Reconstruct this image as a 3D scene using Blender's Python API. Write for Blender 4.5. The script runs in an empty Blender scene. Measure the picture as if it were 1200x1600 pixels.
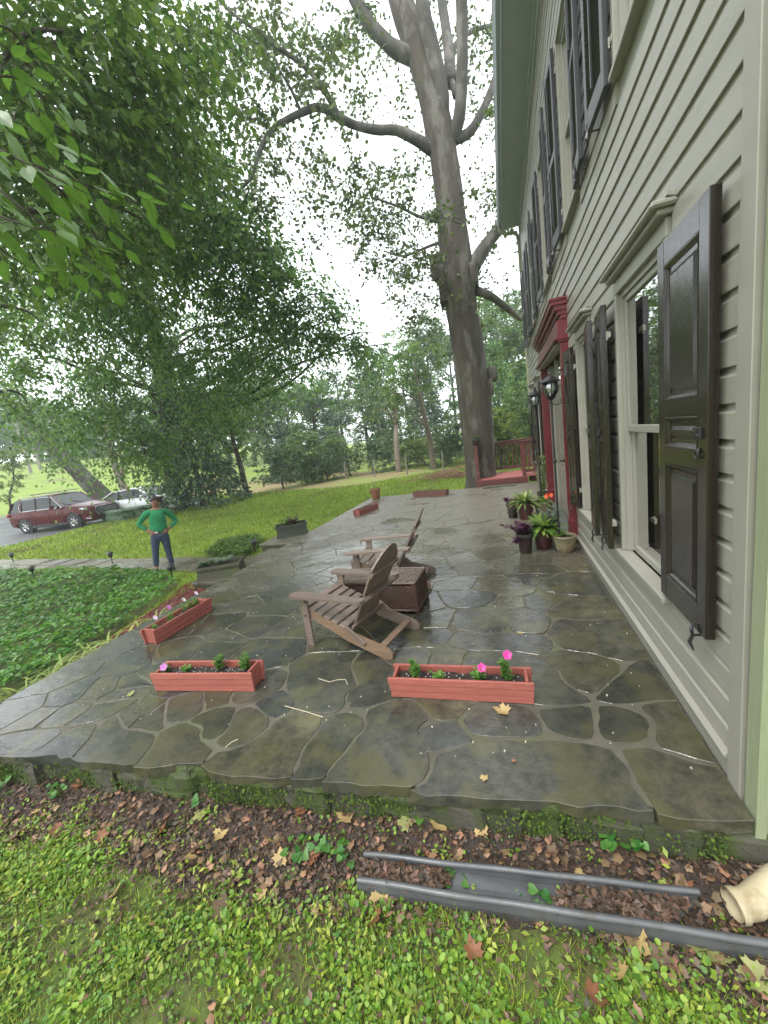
import bpy, bmesh, math, random
import numpy as np
from mathutils import Vector, Matrix, Euler
random.seed(7); rng = np.random.default_rng(11)
S = bpy.context.scene
COL = S.collection
# ---------------------------------------------------------------- camera
F = 601.0
RR = np.array([[0.948, -0.078, -0.308], [0.286, -0.209, 0.935], [-0.138, -0.975, -0.176]])
_u, _s, _v = np.linalg.svd(RR); RR = _u @ _v
EYE = np.array([0.0, 0.0, 1.7])
cam_d = bpy.data.cameras.new('camera'); cam = bpy.data.objects.new('camera', cam_d); COL.objects.link(cam)
cam_d.sensor_fit = 'VERTICAL'; cam_d.sensor_height = 24.0; cam_d.lens = 24.0 * F / 1600.0
cam_d.clip_start = 0.05; cam_d.clip_end = 2000
M = Matrix(((RR[0][0], -RR[0][1], -RR[0][2], EYE[0]), (RR[1][0], -RR[1][1], -RR[1][2], EYE[1]), (RR[2][0], -RR[2][1], -RR[2][2], EYE[2]), (0, 0, 0, 1)))
cam.matrix_world = M
S.camera = cam
# ---------------------------------------------------------------- world, sun, exposure
SUN_EL, SUN_AZ = 58.0, 205.0
w = bpy.data.worlds.new('World'); S.world = w; w.use_nodes = True
nt = w.node_tree; nt.nodes.clear()
sky = nt.nodes.new('ShaderNodeTexSky'); sky.sky_type = 'NISHITA'; sky.sun_disc = False
sky.sun_elevation = math.radians(SUN_EL); sky.sun_rotation = math.radians(SUN_AZ)
sky.air_density = 1.0; sky.dust_density = 6.0; sky.ozone_density = 1.0
hs = nt.nodes.new('ShaderNodeHueSaturation'); hs.inputs['Saturation'].default_value = 0.25
cl = nt.nodes.new('ShaderNodeMix'); cl.data_type = 'RGBA'; cl.inputs[0].default_value = 0.72
cl.inputs[7].default_value = (12.6, 13.2, 13.8, 1)        # the even white cloud deck over the blue sky
bg = nt.nodes.new('ShaderNodeBackground'); bg.inputs['Strength'].default_value = 0.13
wo = nt.nodes.new('ShaderNodeOutputWorld')
nt.links.new(sky.outputs[0], hs.inputs['Color']); nt.links.new(hs.outputs[0], cl.inputs[6])
nt.links.new(cl.outputs[2], bg.inputs[0]); nt.links.new(bg.outputs[0], wo.inputs[0])
sd = bpy.data.lights.new('sun', 'SUN'); sd.energy = 1.3; sd.angle = math.radians(16); sd.color = (1.0, 0.97, 0.92)
sun = bpy.data.objects.new('sun', sd); COL.objects.link(sun)
az = math.radians(SUN_AZ); el = math.radians(SUN_EL)
sdir = Vector((math.sin(az) * math.cos(el), math.cos(az) * math.cos(el), math.sin(el)))
sun.rotation_euler = sdir.to_track_quat('Z', 'Y').to_euler(); sun.location = sdir * 40
S.view_settings.view_transform = 'Standard'; S.view_settings.look = 'None'
S.view_settings.exposure = 1.0; S.view_settings.gamma = 1.0
S.render.engine = 'CYCLES'
cy = S.cycles
cy.max_bounces = 9; cy.diffuse_bounces = 6; cy.glossy_bounces = 3; cy.transmission_bounces = 4; cy.transparent_max_bounces = 8
cy.volume_bounces = 1; cy.use_denoising = True; cy.denoising_prefilter = 'NONE'; cy.sample_clamp_indirect = 8.0
try: cy.volume_step_rate = 4.0
except Exception: pass

# ---------------------------------------------------------------- measuring helpers (photo pixel -> place in the world)
def ray(px, py): return RR @ np.array([px - 600.0, py - 800.0, F])
def G(px, py, z=0.0):
    d = ray(px, py); return EYE + d * ((z - 1.7) / d[2])
def AY(px, py, Y):
    d = ray(px, py); return EYE + d * (Y / d[1])
def AD(px, py, D):
    d = ray(px, py); return EYE + d / np.linalg.norm(d) * D
def sm(a, b, x):
    t = np.clip((x - a) / (b - a), 0, 1); return t * t * (3 - 2 * t)
def gz(x, y):
    """ground height"""
    x = np.asarray(x, float); y = np.asarray(y, float)
    d = np.hypot(x, y)
    z = -0.30 + 0 * x
    left = sm(0.2, 1.1, -x / np.maximum(y, 0.1))
    z = z + sm(24, 75, d) * (1.2 + 3.4 * left) * np.minimum(d / 60, 2.0)
    z = z + 0.03 * np.sin(x * 0.7 + 1) * np.sin(y * 0.6) * sm(5, 9, d)
    return z

# ---------------------------------------------------------------- materials
def mat(name, c1, c2=None, rough=0.7, scale=6.0, bump=0.0, bscale=None, c3=None, s3=1.0, t3=(0.5, 0.65), island=0.0, trans=0.0,
        metal=0.0, stretch=None, detail=6.0, r2=None, objrand=0.0, spec=0.5, coat=0.0, world=False):
    m = bpy.data.materials.new(name); m.use_nodes = True
    n = m.node_tree; N = n.nodes; L = n.links; N.clear()
    out = N.new('ShaderNodeOutputMaterial'); b = N.new('ShaderNodeBsdfPrincipled')
    tc = N.new('ShaderNodeTexCoord'); co = tc.outputs['Object']
    if world:
        ge = N.new('ShaderNodeNewGeometry'); co = ge.outputs['Position']
    if stretch:
        mp = N.new('ShaderNodeMapping'); mp.inputs['Scale'].default_value = stretch; L.new(co, mp.inputs[0]); co = mp.outputs[0]
    def noise(sc, de=detail, ro=0.6):
        t = N.new('ShaderNodeTexNoise'); t.inputs['Scale'].default_value = sc; t.inputs['Detail'].default_value = de
        t.inputs['Roughness'].default_value = ro; L.new(co, t.inputs['Vector']); return t.outputs['Fac']
    def mr(v, a, b_, c=0, d=1):
        t = N.new('ShaderNodeMapRange'); L.new(v, t.inputs[0])
        for i, q in enumerate((a, b_, c, d)): t.inputs[i + 1].default_value = q
        return t.outputs[0]
    def mix(f, A, B):
        t = N.new('ShaderNodeMix'); t.data_type = 'RGBA'
        if isinstance(f, float): t.inputs[0].default_value = f
        else: L.new(f, t.inputs[0])
        for i, q in ((6, A), (7, B)):
            if isinstance(q, tuple): t.inputs[i].default_value = (*q, 1) if len(q) == 3 else q
            else: L.new(q, t.inputs[i])
        return t.outputs[2]
    c2 = c2 or tuple(v * 0.8 for v in c1)
    f = mr(noise(scale), 0.32, 0.68)
    col = mix(f, c1, c2)
    if c3:
        g = mr(noise(s3, 5.0), t3[0], t3[1]); col = mix(g, col, c3)
    if island:
        ge2 = N.new('ShaderNodeNewGeometry')
        v = mr(ge2.outputs['Random Per Island'], 0, 1, 1 - island, 1 + island)
        h = N.new('ShaderNodeHueSaturation'); L.new(v, h.inputs['Value']); L.new(col, h.inputs['Color'])
        hv = mr(ge2.outputs['Random Per Island'], 0, 1, 0.52, 0.475); L.new(hv, h.inputs['Hue']); col = h.outputs[0]
    if objrand:
        oi = N.new('ShaderNodeObjectInfo'); v = mr(oi.outputs['Random'], 0, 1, 1 - objrand, 1 + objrand)
        h = N.new('ShaderNodeHueSaturation'); L.new(v, h.inputs['Value']); L.new(col, h.inputs['Color']); col = h.outputs[0]
    L.new(col, b.inputs['Base Color'])
    b.inputs['Roughness'].default_value = rough; b.inputs['Metallic'].default_value = metal
    b.inputs['Specular IOR Level'].default_value = spec
    b.inputs['Coat Weight'].default_value = coat; b.inputs['Coat Roughness'].default_value = 0.08
    if r2 is not None: L.new(mr(noise(scale * 0.7), 0.35, 0.65, rough, r2), b.inputs['Roughness'])
    if bump:
        bp = N.new('ShaderNodeBump'); bp.inputs['Strength'].default_value = min(1, bump * 1.0); bp.inputs['Distance'].default_value = 0.012
        L.new(noise(bscale or scale * 3, 8.0, 0.65), bp.inputs['Height']); L.new(bp.outputs[0], b.inputs['Normal'])
    if trans:
        tr = N.new('ShaderNodeBsdfTranslucent'); L.new(col, tr.inputs[0])
        hh = N.new('ShaderNodeHueSaturation'); hh.inputs['Value'].default_value = 1.6; L.new(col, hh.inputs['Color']); L.new(hh.outputs[0], tr.inputs[0])
        ms = N.new('ShaderNodeMixShader'); ms.inputs[0].default_value = trans
        L.new(b.outputs[0], ms.inputs[1]); L.new(tr.outputs[0], ms.inputs[2]); L.new(ms.outputs[0], out.inputs[0])
    else: L.new(b.outputs[0], out.inputs[0])
    m['b'] = 1
    return m

# ---------------------------------------------------------------- mesh helpers
class MB:
    def __init__(s): s.v = []; s.f = []
    def add(s, vs, fs):
        o = len(s.v); s.v.extend([tuple(map(float, q)) for q in vs]); s.f.extend([tuple(i + o for i in q) for q in fs]); return s
    def box(s, c, size, rot=None, bev=0.0):
        hx, hy, hz = [q / 2 for q in size]
        if bev:
            b = bev; vs = []
            for z, i in ((-hz, b), (-hz + b, 0), (hz - b, 0), (hz, b)):
                for x, y in ((-hx + i, -hy + b), (-hx + b, -hy + i), (hx - b, -hy + i), (hx - i, -hy + b), (hx - i, hy - b), (hx - b, hy - i), (-hx + b, hy - i), (-hx + i, hy - b)): vs.append((x, y, z))
            fs = [tuple(range(7, -1, -1)), tuple(range(24, 32))]
            for k in range(3):
                for j in range(8): fs.append((k * 8 + j, k * 8 + (j + 1) % 8, k * 8 + 8 + (j + 1) % 8, k * 8 + 8 + j))
        else:
            vs = [(x, y, z) for z in (-hz, hz) for x, y in ((-hx, -hy), (hx, -hy), (hx, hy), (-hx, hy))]
            fs = [(3, 2, 1, 0), (4, 5, 6, 7), (0, 1, 5, 4), (1, 2, 6, 5), (2, 3, 7, 6), (3, 0, 4, 7)]
        R = Euler(rot).to_matrix() if rot is not None and not isinstance(rot, Matrix) else rot
        if R is not None: vs = [tuple(R @ Vector(q)) for q in vs]
        return s.add([(q[0] + c[0], q[1] + c[1], q[2] + c[2]) for q in vs], fs)
    def bar(s, a, b, w, h, up=(0, 0, 1), bev=0.0):
        a = Vector(a); b = Vector(b); d = b - a; L = d.length; d.normalize(); u = Vector(up)
        x = d.cross(u)
        if x.length < 1e-4: x = d.cross(Vector((1, 0, 0)))
        x.normalize(); u = x.cross(d)
        R = Matrix((x, d, u)).transposed()
        return s.box((a + b) / 2, (w, L, h), R, bev)
    def prism(s, poly, z0, z1, axis='z'):
        n = len(poly)
        def P(p, t):
            return (p[0], p[1], t) if axis == 'z' else ((p[0], t, p[1]) if axis == 'y' else (t, p[0], p[1]))
        vs = [P(p, z0) for p in poly] + [P(p, z1) for p in poly]
        fs = [tuple(range(n - 1, -1, -1)), tuple(range(n, 2 * n))] + [(i, (i + 1) % n, n + (i + 1) % n, n + i) for i in range(n)]
        return s.add(vs, fs)
    def lathe(s, prof, n=20, c=(0, 0, 0), cap=True, ax='z'):
        vs = []
        for r, z in prof:
            for k in range(n):
                a = 2 * math.pi * k / n; p = (r * math.cos(a), r * math.sin(a), z)
                if ax == 'y': p = (p[0], p[2], p[1])
                if ax == 'x': p = (p[2], p[0], p[1])
                vs.append((p[0] + c[0], p[1] + c[1], p[2] + c[2]))
        fs = []
        for i in range(len(prof) - 1):
            for k in range(n):
                k2 = (k + 1) % n; fs.append((i * n + k, i * n + k2, (i + 1) * n + k2, (i + 1) * n + k))
        if cap: fs.append(tuple(range(n - 1, -1, -1))); fs.append(tuple((len(prof) - 1) * n + k for k in range(n)))
        return s.add(vs, fs)
    def tube(s, pts, rad, n=8, cap=True, rough=0.0, seed=0):
        pts = [Vector(p) for p in pts]; r = rad if isinstance(rad, (list, tuple)) else [rad] * len(pts)
        rr = random.Random(seed); vs = []; ref = None
        for i, p in enumerate(pts):
            d = (pts[min(i + 1, len(pts) - 1)] - pts[max(i - 1, 0)]).normalized()
            if ref is None: ref = d.orthogonal().normalized()
            ref = (ref - d * ref.dot(d)); ref = ref.normalized() if ref.length > 1e-5 else d.orthogonal().normalized()
            y = d.cross(ref)
            for k in range(n):
                a = 2 * math.pi * k / n; q = r[i] * (1 + rough * (rr.random() - .5))
                vs.append(p + ref * (math.cos(a) * q) + y * (math.sin(a) * q))
        fs = [(i * n + k, i * n + (k + 1) % n, (i + 1) * n + (k + 1) % n, (i + 1) * n + k) for i in range(len(pts) - 1) for k in range(n)]
        if cap: fs.append(tuple(range(n - 1, -1, -1))); fs.append(tuple((len(pts) - 1) * n + k for k in range(n)))
        return s.add(vs, fs)
    def build(s, name, m, parent=None, off=None, smooth=False, kind=None):
        me = bpy.data.meshes.new(name); me.from_pydata(s.v, [], s.f); me.update()
        return link(name, me, m, parent, off, smooth, kind)
def link(name, me, m, parent=None, off=None, smooth=False, kind=None):
    if m is not None and not me.materials: me.materials.append(m)
    if smooth: me.shade_smooth()
    o = bpy.data.objects.new(name, me); COL.objects.link(o)
    if parent is not None: o.parent = parent
    if off is not None: o.location = off
    if kind: o['kind'] = kind
    return o
def smooth_by_angle(o, a=35):
    me = o.data; me.shade_smooth()
    try:
        bm = bmesh.new(); bm.from_mesh(me)
        for e in bm.edges:
            if len(e.link_faces) == 2 and e.calc_face_angle(0) > math.radians(a): e.smooth = False
        bm.to_mesh(me); bm.free()
    except Exception: pass
    return o
def tag(o, label=None, cat=None, group=None, kind=None):
    if label: o['label'] = label
    if cat: o['category'] = cat
    if group: o['group'] = group
    if kind: o['kind'] = kind
    return o
def thing(name, label, cat, loc=(0, 0, 0), rz=0.0, group=None):
    o = bpy.data.objects.new(name, None); COL.objects.link(o); o.empty_display_size = 0.1
    o.location = tuple(map(float, loc)); o.rotation_euler = (0, 0, rz)
    return tag(o, label, cat, group)
def copy_tree(o, parent=None):
    c = o.copy(); COL.objects.link(c); c.parent = parent
    for ch in list(o.children): copy_tree(ch, c)
    return c
def np_mesh(name, V, Fc, m, parent=None, off=None, kind=None, smooth=False):
    """V (n,3), Fc (f,k) all of one size"""
    me = bpy.data.meshes.new(name); k = Fc.shape[1]
    me.vertices.add(len(V)); me.vertices.foreach_set('co', V.astype(np.float32).ravel())
    me.loops.add(Fc.size); me.loops.foreach_set('vertex_index', Fc.astype(np.int32).ravel())
    me.polygons.add(len(Fc)); me.polygons.foreach_set('loop_start', np.arange(0, Fc.size, k, dtype=np.int32))
    try: me.polygons.foreach_set('loop_total', np.full(len(Fc), k, dtype=np.int32))
    except Exception: pass
    me.update(calc_edges=True)
    return link(name, me, m, parent, off, smooth, kind)
OVAL = (np.array([[0, 0, 0], [.30, .38, .07], [-.30, .38, .07], [0, 1, -.06], [0, .45, -.02]]), np.array([[0, 1, 4], [1, 3, 4], [3, 2, 4], [2, 0, 4]]))
ROUND = (np.array([[0, 0, 0], [.24, .12, .04], [.36, .45, .08], [.24, .80, .03], [0, 1, -.03], [-.24, .80, .03], [-.36, .45, .08], [-.24, .12, .04], [0, .5, -.03]]), np.array([[k, (k + 1) % 8, 8] for k in range(8)]))
DIAM = (np.array([[0, 0, 0], [.34, .45, .08], [0, 1, 0], [-.34, .45, .08]]), np.array([[0, 1, 2], [0, 2, 3]]))
NEED = (np.array([[0, 0, 0], [.16, .5, .03], [0, 1, -.05], [-.16, .5, .03]]), np.array([[0, 1, 2], [0, 2, 3]]))
BLADE = (np.array([[-.07, 0, 0], [.07, 0, 0], [-.05, .55, .1], [.05, .55, .1], [0, 1, .32]]), np.array([[0, 1, 3], [0, 3, 2], [2, 3, 4]]))
_mp = [(0, 0), (.16, .04), (.42, .02), (.46, .28), (.60, .58), (.38, .62), (.22, .80), (0, 1.0), (-.22, .80), (-.38, .62), (-.60, .58), (-.46, .28), (-.42, .02), (-.16, .04)]
MAPLE = (np.array([[0, .4, .06]] + [[x, y, -.05 * abs(x)] for x, y in _mp]), np.array([[0, i + 1, (i + 1) % 14 + 1] for i in range(14)]))
_hp = [(0, .1), (.25, -.08), (.48, .12), (.46, .42), (.25, .72), (0, .95), (-.25, .72), (-.46, .42), (-.48, .12), (-.25, -.08)]
HEART = (np.array([[0, .4, -.06]] + [[x, y, .05 * abs(x)] for x, y in _hp]), np.array([[0, i + 1, (i + 1) % 10 + 1] for i in range(10)]))
def scatter(P, fwd, up, size, tpl, wid=1.0):
    """place a template at each P: fwd (n,3) its length direction, up (n,3) roughly its normal"""
    f = fwd / np.maximum(np.linalg.norm(fwd, axis=1, keepdims=True), 1e-6)
    r = np.cross(f, up); r /= np.maximum(np.linalg.norm(r, axis=1, keepdims=True), 1e-6); n = np.cross(r, f)
    T, Fc = tpl; s = np.broadcast_to(np.asarray(size, float), (len(P),))[:, None, None]
    wd = np.broadcast_to(np.asarray(wid, float), (len(P),))[:, None, None]
    V = P[:, None, :] + s * (T[None, :, 0:1] * r[:, None, :] * wd + T[None, :, 1:2] * f[:, None, :] + T[None, :, 2:3] * n[:, None, :])
    Fa = Fc[None] + (np.arange(len(P)) * len(T))[:, None, None]
    return V.reshape(-1, 3), Fa.reshape(-1, Fc.shape[1])
def cat_scatter(parts):
    Vs, Fs, o = [], [], 0
    for V, Fc in parts: Vs.append(V); Fs.append(Fc + o); o += len(V)
    return np.concatenate(Vs), np.concatenate(Fs)
def unit(n):
    v = rng.normal(size=(n, 3)); return v / np.linalg.norm(v, axis=1, keepdims=True)
def in_poly(x, y, poly):
    c = np.zeros(len(x), bool); n = len(poly)
    for i in range(n):
        x1, y1 = poly[i][:2]; x2, y2 = poly[(i + 1) % n][:2]
        if y1 == y2: continue
        k = ((y1 > y) != (y2 > y)) & (x < (x2 - x1) * (y - y1) / (y2 - y1) + x1); c ^= k
    return c
def rand_in(poly, n):
    P = np.array([p[:2] for p in poly]); a = P.min(0); b = P.max(0); out = []
    tot = 0
    while tot < n:
        q = rng.uniform(a, b, (n * 2, 2)); q = q[in_poly(q[:, 0], q[:, 1], poly)]; out.append(q); tot += len(q)
        if len(q) == 0: break
    return np.concatenate(out)[:n]

# colours of the place
SIDING = mat('siding_paint', (.278, .268, .228), (.245, .236, .2), rough=.34, scale=3, bump=.16, bscale=25, stretch=(1, .35, 3), objrand=.045, c3=(.245, .238, .195), s3=1.3, t3=(.52, .75))
TRIM = mat('trim_paint', (.262, .253, .213), (.232, .224, .188), rough=.4, scale=4, bump=.06, bscale=30)
SOFFIT = mat('soffit_paint', (.40, .43, .50), (.35, .38, .45), rough=.5, scale=2)
BLACKP = mat('shutter_paint', (.014, .010, .008), (.020, .015, .012), rough=.13, scale=5, bump=.10, bscale=22, stretch=(1, 1, .25), spec=.5)
LOUV = mat('louver_paint', (.022, .022, .026), (.03, .03, .034), rough=.35, scale=5, bump=.05)
REDP = mat('door_red_paint', (.13, .013, .018), (.10, .011, .015), rough=.3, scale=5, bump=.05)
IRON = mat('black_iron', (.012, .012, .013), (.02, .02, .02), rough=.35, scale=20, bump=.1)
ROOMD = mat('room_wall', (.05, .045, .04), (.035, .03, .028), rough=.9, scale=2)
CURT = mat('curtain_cloth', (.16, .12, .09), (.12, .09, .06), rough=.9, scale=3, stretch=(1, 12, 1))
SOIL = mat('potting_soil', (.012, .008, .006), (.03, .02, .014), rough=.9, scale=60, bump=.8, bscale=120)
LEAFG = mat('leaf_green', (.055, .13, .02), (.035, .09, .014), rough=.5, scale=8, island=.35, trans=.35)
def glass_mat(name, tint=(.9, .95, .93), refl=0.0):
    m = bpy.data.materials.new(name); m.use_nodes = True; n = m.node_tree; N = n.nodes; L = n.links; N.clear()
    out = N.new('ShaderNodeOutputMaterial'); g = N.new('ShaderNodeBsdfGlossy'); g.inputs['Roughness'].default_value = .015
    t = N.new('ShaderNodeBsdfTransparent'); t.inputs[0].default_value = (*tint, 1)
    lw = N.new('ShaderNodeFresnel'); lw.inputs['IOR'].default_value = 1.55
    a = N.new('ShaderNodeMath'); a.operation = 'MULTIPLY_ADD'; a.inputs[1].default_value = 2.4; a.inputs[2].default_value = refl; a.use_clamp = True
    ms = N.new('ShaderNodeMixShader'); L.new(lw.outputs[0], a.inputs[0]); L.new(a.outputs[0], ms.inputs[0]); L.new(t.outputs[0], ms.inputs[1]); L.new(g.outputs[0], ms.inputs[2]); L.new(ms.outputs[0], out.inputs[0])
    return m
GLASS = glass_mat('window_glass', (.75, .8, .78), .22)
HAZE_D = 0.0020
# ================================================================ GROUND
def polar_sheet(name, m, radii, nang=220, dz=0.0):
    vs = [(0, 0, float(gz(0, 0)) + dz)]
    for r in radii:
        for k in range(nang):
            a = 2 * math.pi * k / nang; x, y = r * math.cos(a), r * math.sin(a); vs.append((x, y, float(gz(x, y)) + dz))
    fs = [(0, 1 + k, 1 + (k + 1) % nang) for k in range(nang)]
    for i in range(len(radii) - 1):
        for k in range(nang):
            a = 1 + i * nang + k; b = 1 + i * nang + (k + 1) % nang; fs.append((a, a + nang, b + nang, b))
    me = bpy.data.meshes.new(name); me.from_pydata(vs, [], fs); return link(name, me, m, kind='structure', smooth=True)
LAWN = mat('lawn_turf', (.17, .24, .024), (.125, .185, .019), rough=.9, scale=1.3, bump=.5, bscale=40, c3=(.10, .085, .03), s3=.55, t3=(.52, .72), world=True)
polar_sheet('lawn_ground', LAWN, [0.4 * 1.075 ** k for k in range(97)])

def strip_sheet(name, poly, m, dz, step=0.5, kind='structure', jit=0.0, parent=None, zf=None):
    """a thin sheet following the terrain, from a polygon"""
    P = np.array([p[:2] for p in poly], float)
    # refine outline, triangulate with inner points
    from mathutils.geometry import delaunay_2d_cdt
    out = []
    for i in range(len(P)):
        a, b = P[i], P[(i + 1) % len(P)]; n = max(1, int(np.linalg.norm(b - a) / step))
        for k in range(n):
            q = a + (b - a) * k / n
            out.append((q[0] + rng.normal() * jit, q[1] + rng.normal() * jit))
    n0 = len(out); a = P.min(0); b = P.max(0)
    gx, gy = np.meshgrid(np.arange(a[0], b[0], step), np.arange(a[1], b[1], step)); gx = gx.ravel() + rng.normal(size=gx.size) * step * .1; gy = gy.ravel()
    k = in_poly(gx, gy, out); pts = [Vector(q) for q in out] + [Vector((x, y)) for x, y in zip(gx[k], gy[k])]
    r = delaunay_2d_cdt(pts, [], [list(range(n0))], 1, 1e-5)
    vs = [(v.x, v.y, float((zf or gz)(v.x, v.y)) + dz) for v in r[0]]
    me = bpy.data.meshes.new(name); me.from_pydata(vs, [], [tuple(f) for f in r[2]]); return link(name, me, m, parent, kind=kind, smooth=True)

ASPH = mat('asphalt_wet', (.045, .046, .05), (.07, .07, .072), rough=.35, scale=2, bump=.3, bscale=120, r2=.6, world=True)
strip_sheet('driveway', [(-70, 4), (-30, 6.4), (-19.6, 8.8), (-19.0, 11.6), (-19.8, 14.3), (-18.2, 16.2), (-16.6, 18.2), (-22, 22), (-30, 20), (-48, 15), (-80, 12)], ASPH, .012, 1.0)
STRAW = mat('straw_litter', (.24, .17, .085), (.17, .12, .055), rough=.95, scale=3, bump=.8, bscale=30, c3=(.15, .20, .03), s3=.35, t3=(.42, .58), world=True)
BK0 = [G(228, 790, -.3), G(330, 776, -.3), G(430, 769, -.3), G(500, 764, -.3), G(565, 757, -.3)]
BK1 = [np.array([-2, 22.5, 0]), np.array([-13, 30, 0]), np.array([-36, 34, 0])]
strip_sheet('leaf_litter_bank', [tuple(q[:2]) for q in BK0] + [tuple(q[:2]) for q in BK1], STRAW, .012, 1.0)

# ---- wire fence line of the far field comes later; stone path on the left
FLAG = bpy.data.materials.new('flagstone')
def flag_material():
    m = FLAG; m.use_nodes = True; n = m.node_tree; N = n.nodes; L = n.links; N.clear()
    out = N.new('ShaderNodeOutputMaterial'); b = N.new('ShaderNodeBsdfPrincipled'); L.new(b.outputs[0], out.inputs[0])
    ge = N.new('ShaderNodeNewGeometry'); P = ge.outputs['Position']; oi = N.new('ShaderNodeObjectInfo'); R = oi.outputs['Random']
    def noise(sc, de=6, ro=.6, st=None):
        t = N.new('ShaderNodeTexNoise'); t.noise_dimensions = '4D'; t.inputs['Scale'].default_value = sc; t.inputs['Detail'].default_value = de; t.inputs['Roughness'].default_value = ro
        v = P
        if st:
            mp = N.new('ShaderNodeMapping'); mp.inputs['Scale'].default_value = st; L.new(P, mp.inputs[0]); v = mp.outputs[0]
        L.new(v, t.inputs['Vector']); return t
    def mr(v, a, b_, c=0., d=1.):
        t = N.new('ShaderNodeMapRange'); L.new(v, t.inputs[0])
        for i, q in enumerate((a, b_, c, d)): t.inputs[i + 1].default_value = q
        return t.outputs[0]
    def math_(op, a, b_):
        t = N.new('ShaderNodeMath'); t.operation = op
        for i, q in enumerate((a, b_)):
            if isinstance(q, float): t.inputs[i].default_value = q
            else: L.new(q, t.inputs[i])
        return t.outputs[0]
    def mix(f, A, B):
        t = N.new('ShaderNodeMix'); t.data_type = 'RGBA'; L.new(f, t.inputs[0])
        for i, q in ((6, A), (7, B)):
            if isinstance(q, tuple): t.inputs[i].default_value = (*q, 1)
            else: L.new(q, t.inputs[i])
        return t.outputs[2]
    cr = N.new('ShaderNodeValToRGB'); L.new(R, cr.inputs[0]); e = cr.color_ramp.elements; e[0].position = 0; e[0].color = (.066, .066, .050, 1); e[1].position = 1; e[1].color = (.090, .082, .048, 1)
    for p, c in ((.2, (.100, .097, .074)), (.4, (.056, .060, .055)), (.55, (.112, .104, .066)), (.7, (.076, .078, .058)), (.85, (.092, .092, .078))):
        k = e.new(p); k.color = (*c, 1)
    cr.color_ramp.interpolation = 'CONSTANT'
    fine = noise(11, 9, .75); col = mix(mr(fine.outputs[0], .42, .60, 0, .75), math_col(N, L, cr.outputs[0], 1.05), (.030, .032, .028))
    # slate streaks
    # olive lichen film, its amount differs from stone to stone
    li = noise(3.2, 4, .55); w_ = N.new('ShaderNodeMath'); w_.operation = 'MULTIPLY'; L.new(R, w_.inputs[0]); w_.inputs[1].default_value = 37.0
    L.new(w_.outputs[0], li.inputs['W'])
    f1 = math_('MULTIPLY', mr(li.outputs[0], .48, .57), mr(noise(.55, 2).outputs[0], .35, .6, .12, .72))
    col = mix(f1, col, (.120, .115, .050))
    pale = noise(14, 5, .7); f2 = math_('MULTIPLY', mr(pale.outputs[0], .62, .72), .5); col = mix(f2, col, (.16, .16, .13))
    # standing damp: one big film, drier towards the far end of the terrace
    sx = N.new('ShaderNodeSeparateXYZ'); L.new(P, sx.inputs[0])
    wet = noise(1.1, 4, .55, (1, 1.0, 1)); far = mr(sx.outputs[1], 4.5, 7.5, .10, -.10)
    wv = math_('ADD', wet.outputs[0], far)
    wf = mr(wv, .42, .56); col2 = mix(wf, col, math_col(N, L, col, .60))
    dry = mr(sx.outputs[1], 3.8, 8.0, 0., .75); col2 = mix(dry, col2, (.185, .165, .125))
    dark2 = mr(noise(.8, 3).outputs[0], .4, .7, 0., .35); col2 = mix(dark2, col2, math_col(N, L, col2, .6))
    L.new(col2, b.inputs['Base Color'])
    rg = mr(wf, 0., 1., .40, .07); L.new(math_('ADD', rg, mr(fine.outputs[0], .3, .7, -.04, .10)), b.inputs['Roughness'])
    bp = N.new('ShaderNodeBump'); bp.inputs['Distance'].default_value = .010
    L.new(mr(wf, 0, 1, 1.0, .55), bp.inputs['Strength'])
    sl = noise(5, 9, .62, (1, 2.2, 1)); sl2 = noise(2.0, 2, .5)
    hsum = math_('ADD', sl.outputs[0], math_('MULTIPLY', sl2.outputs[0], 2.0)); L.new(hsum, bp.inputs['Height']); L.new(bp.outputs[0], b.inputs['Normal'])
def math_col(N, L, col, k):
    h = N.new('ShaderNodeHueSaturation'); h.inputs['Value'].default_value = k; L.new(col, h.inputs['Color']); return h.outputs[0]
flag_material()
MORTAR = mat('mortar_aggregate', (.115, .103, .075), (.065, .058, .043), rough=.55, scale=5, bump=.9, bscale=160, c3=(.09, .10, .045), s3=2.0, t3=(.48, .64), world=True)
MOSSWALL = mat('mossy_stone', (.030, .028, .020), (.06, .052, .04), rough=.8, scale=5, bump=1.0, bscale=30, c3=(.034, .052, .006), s3=6.0, t3=(.40, .56), world=True)
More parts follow.
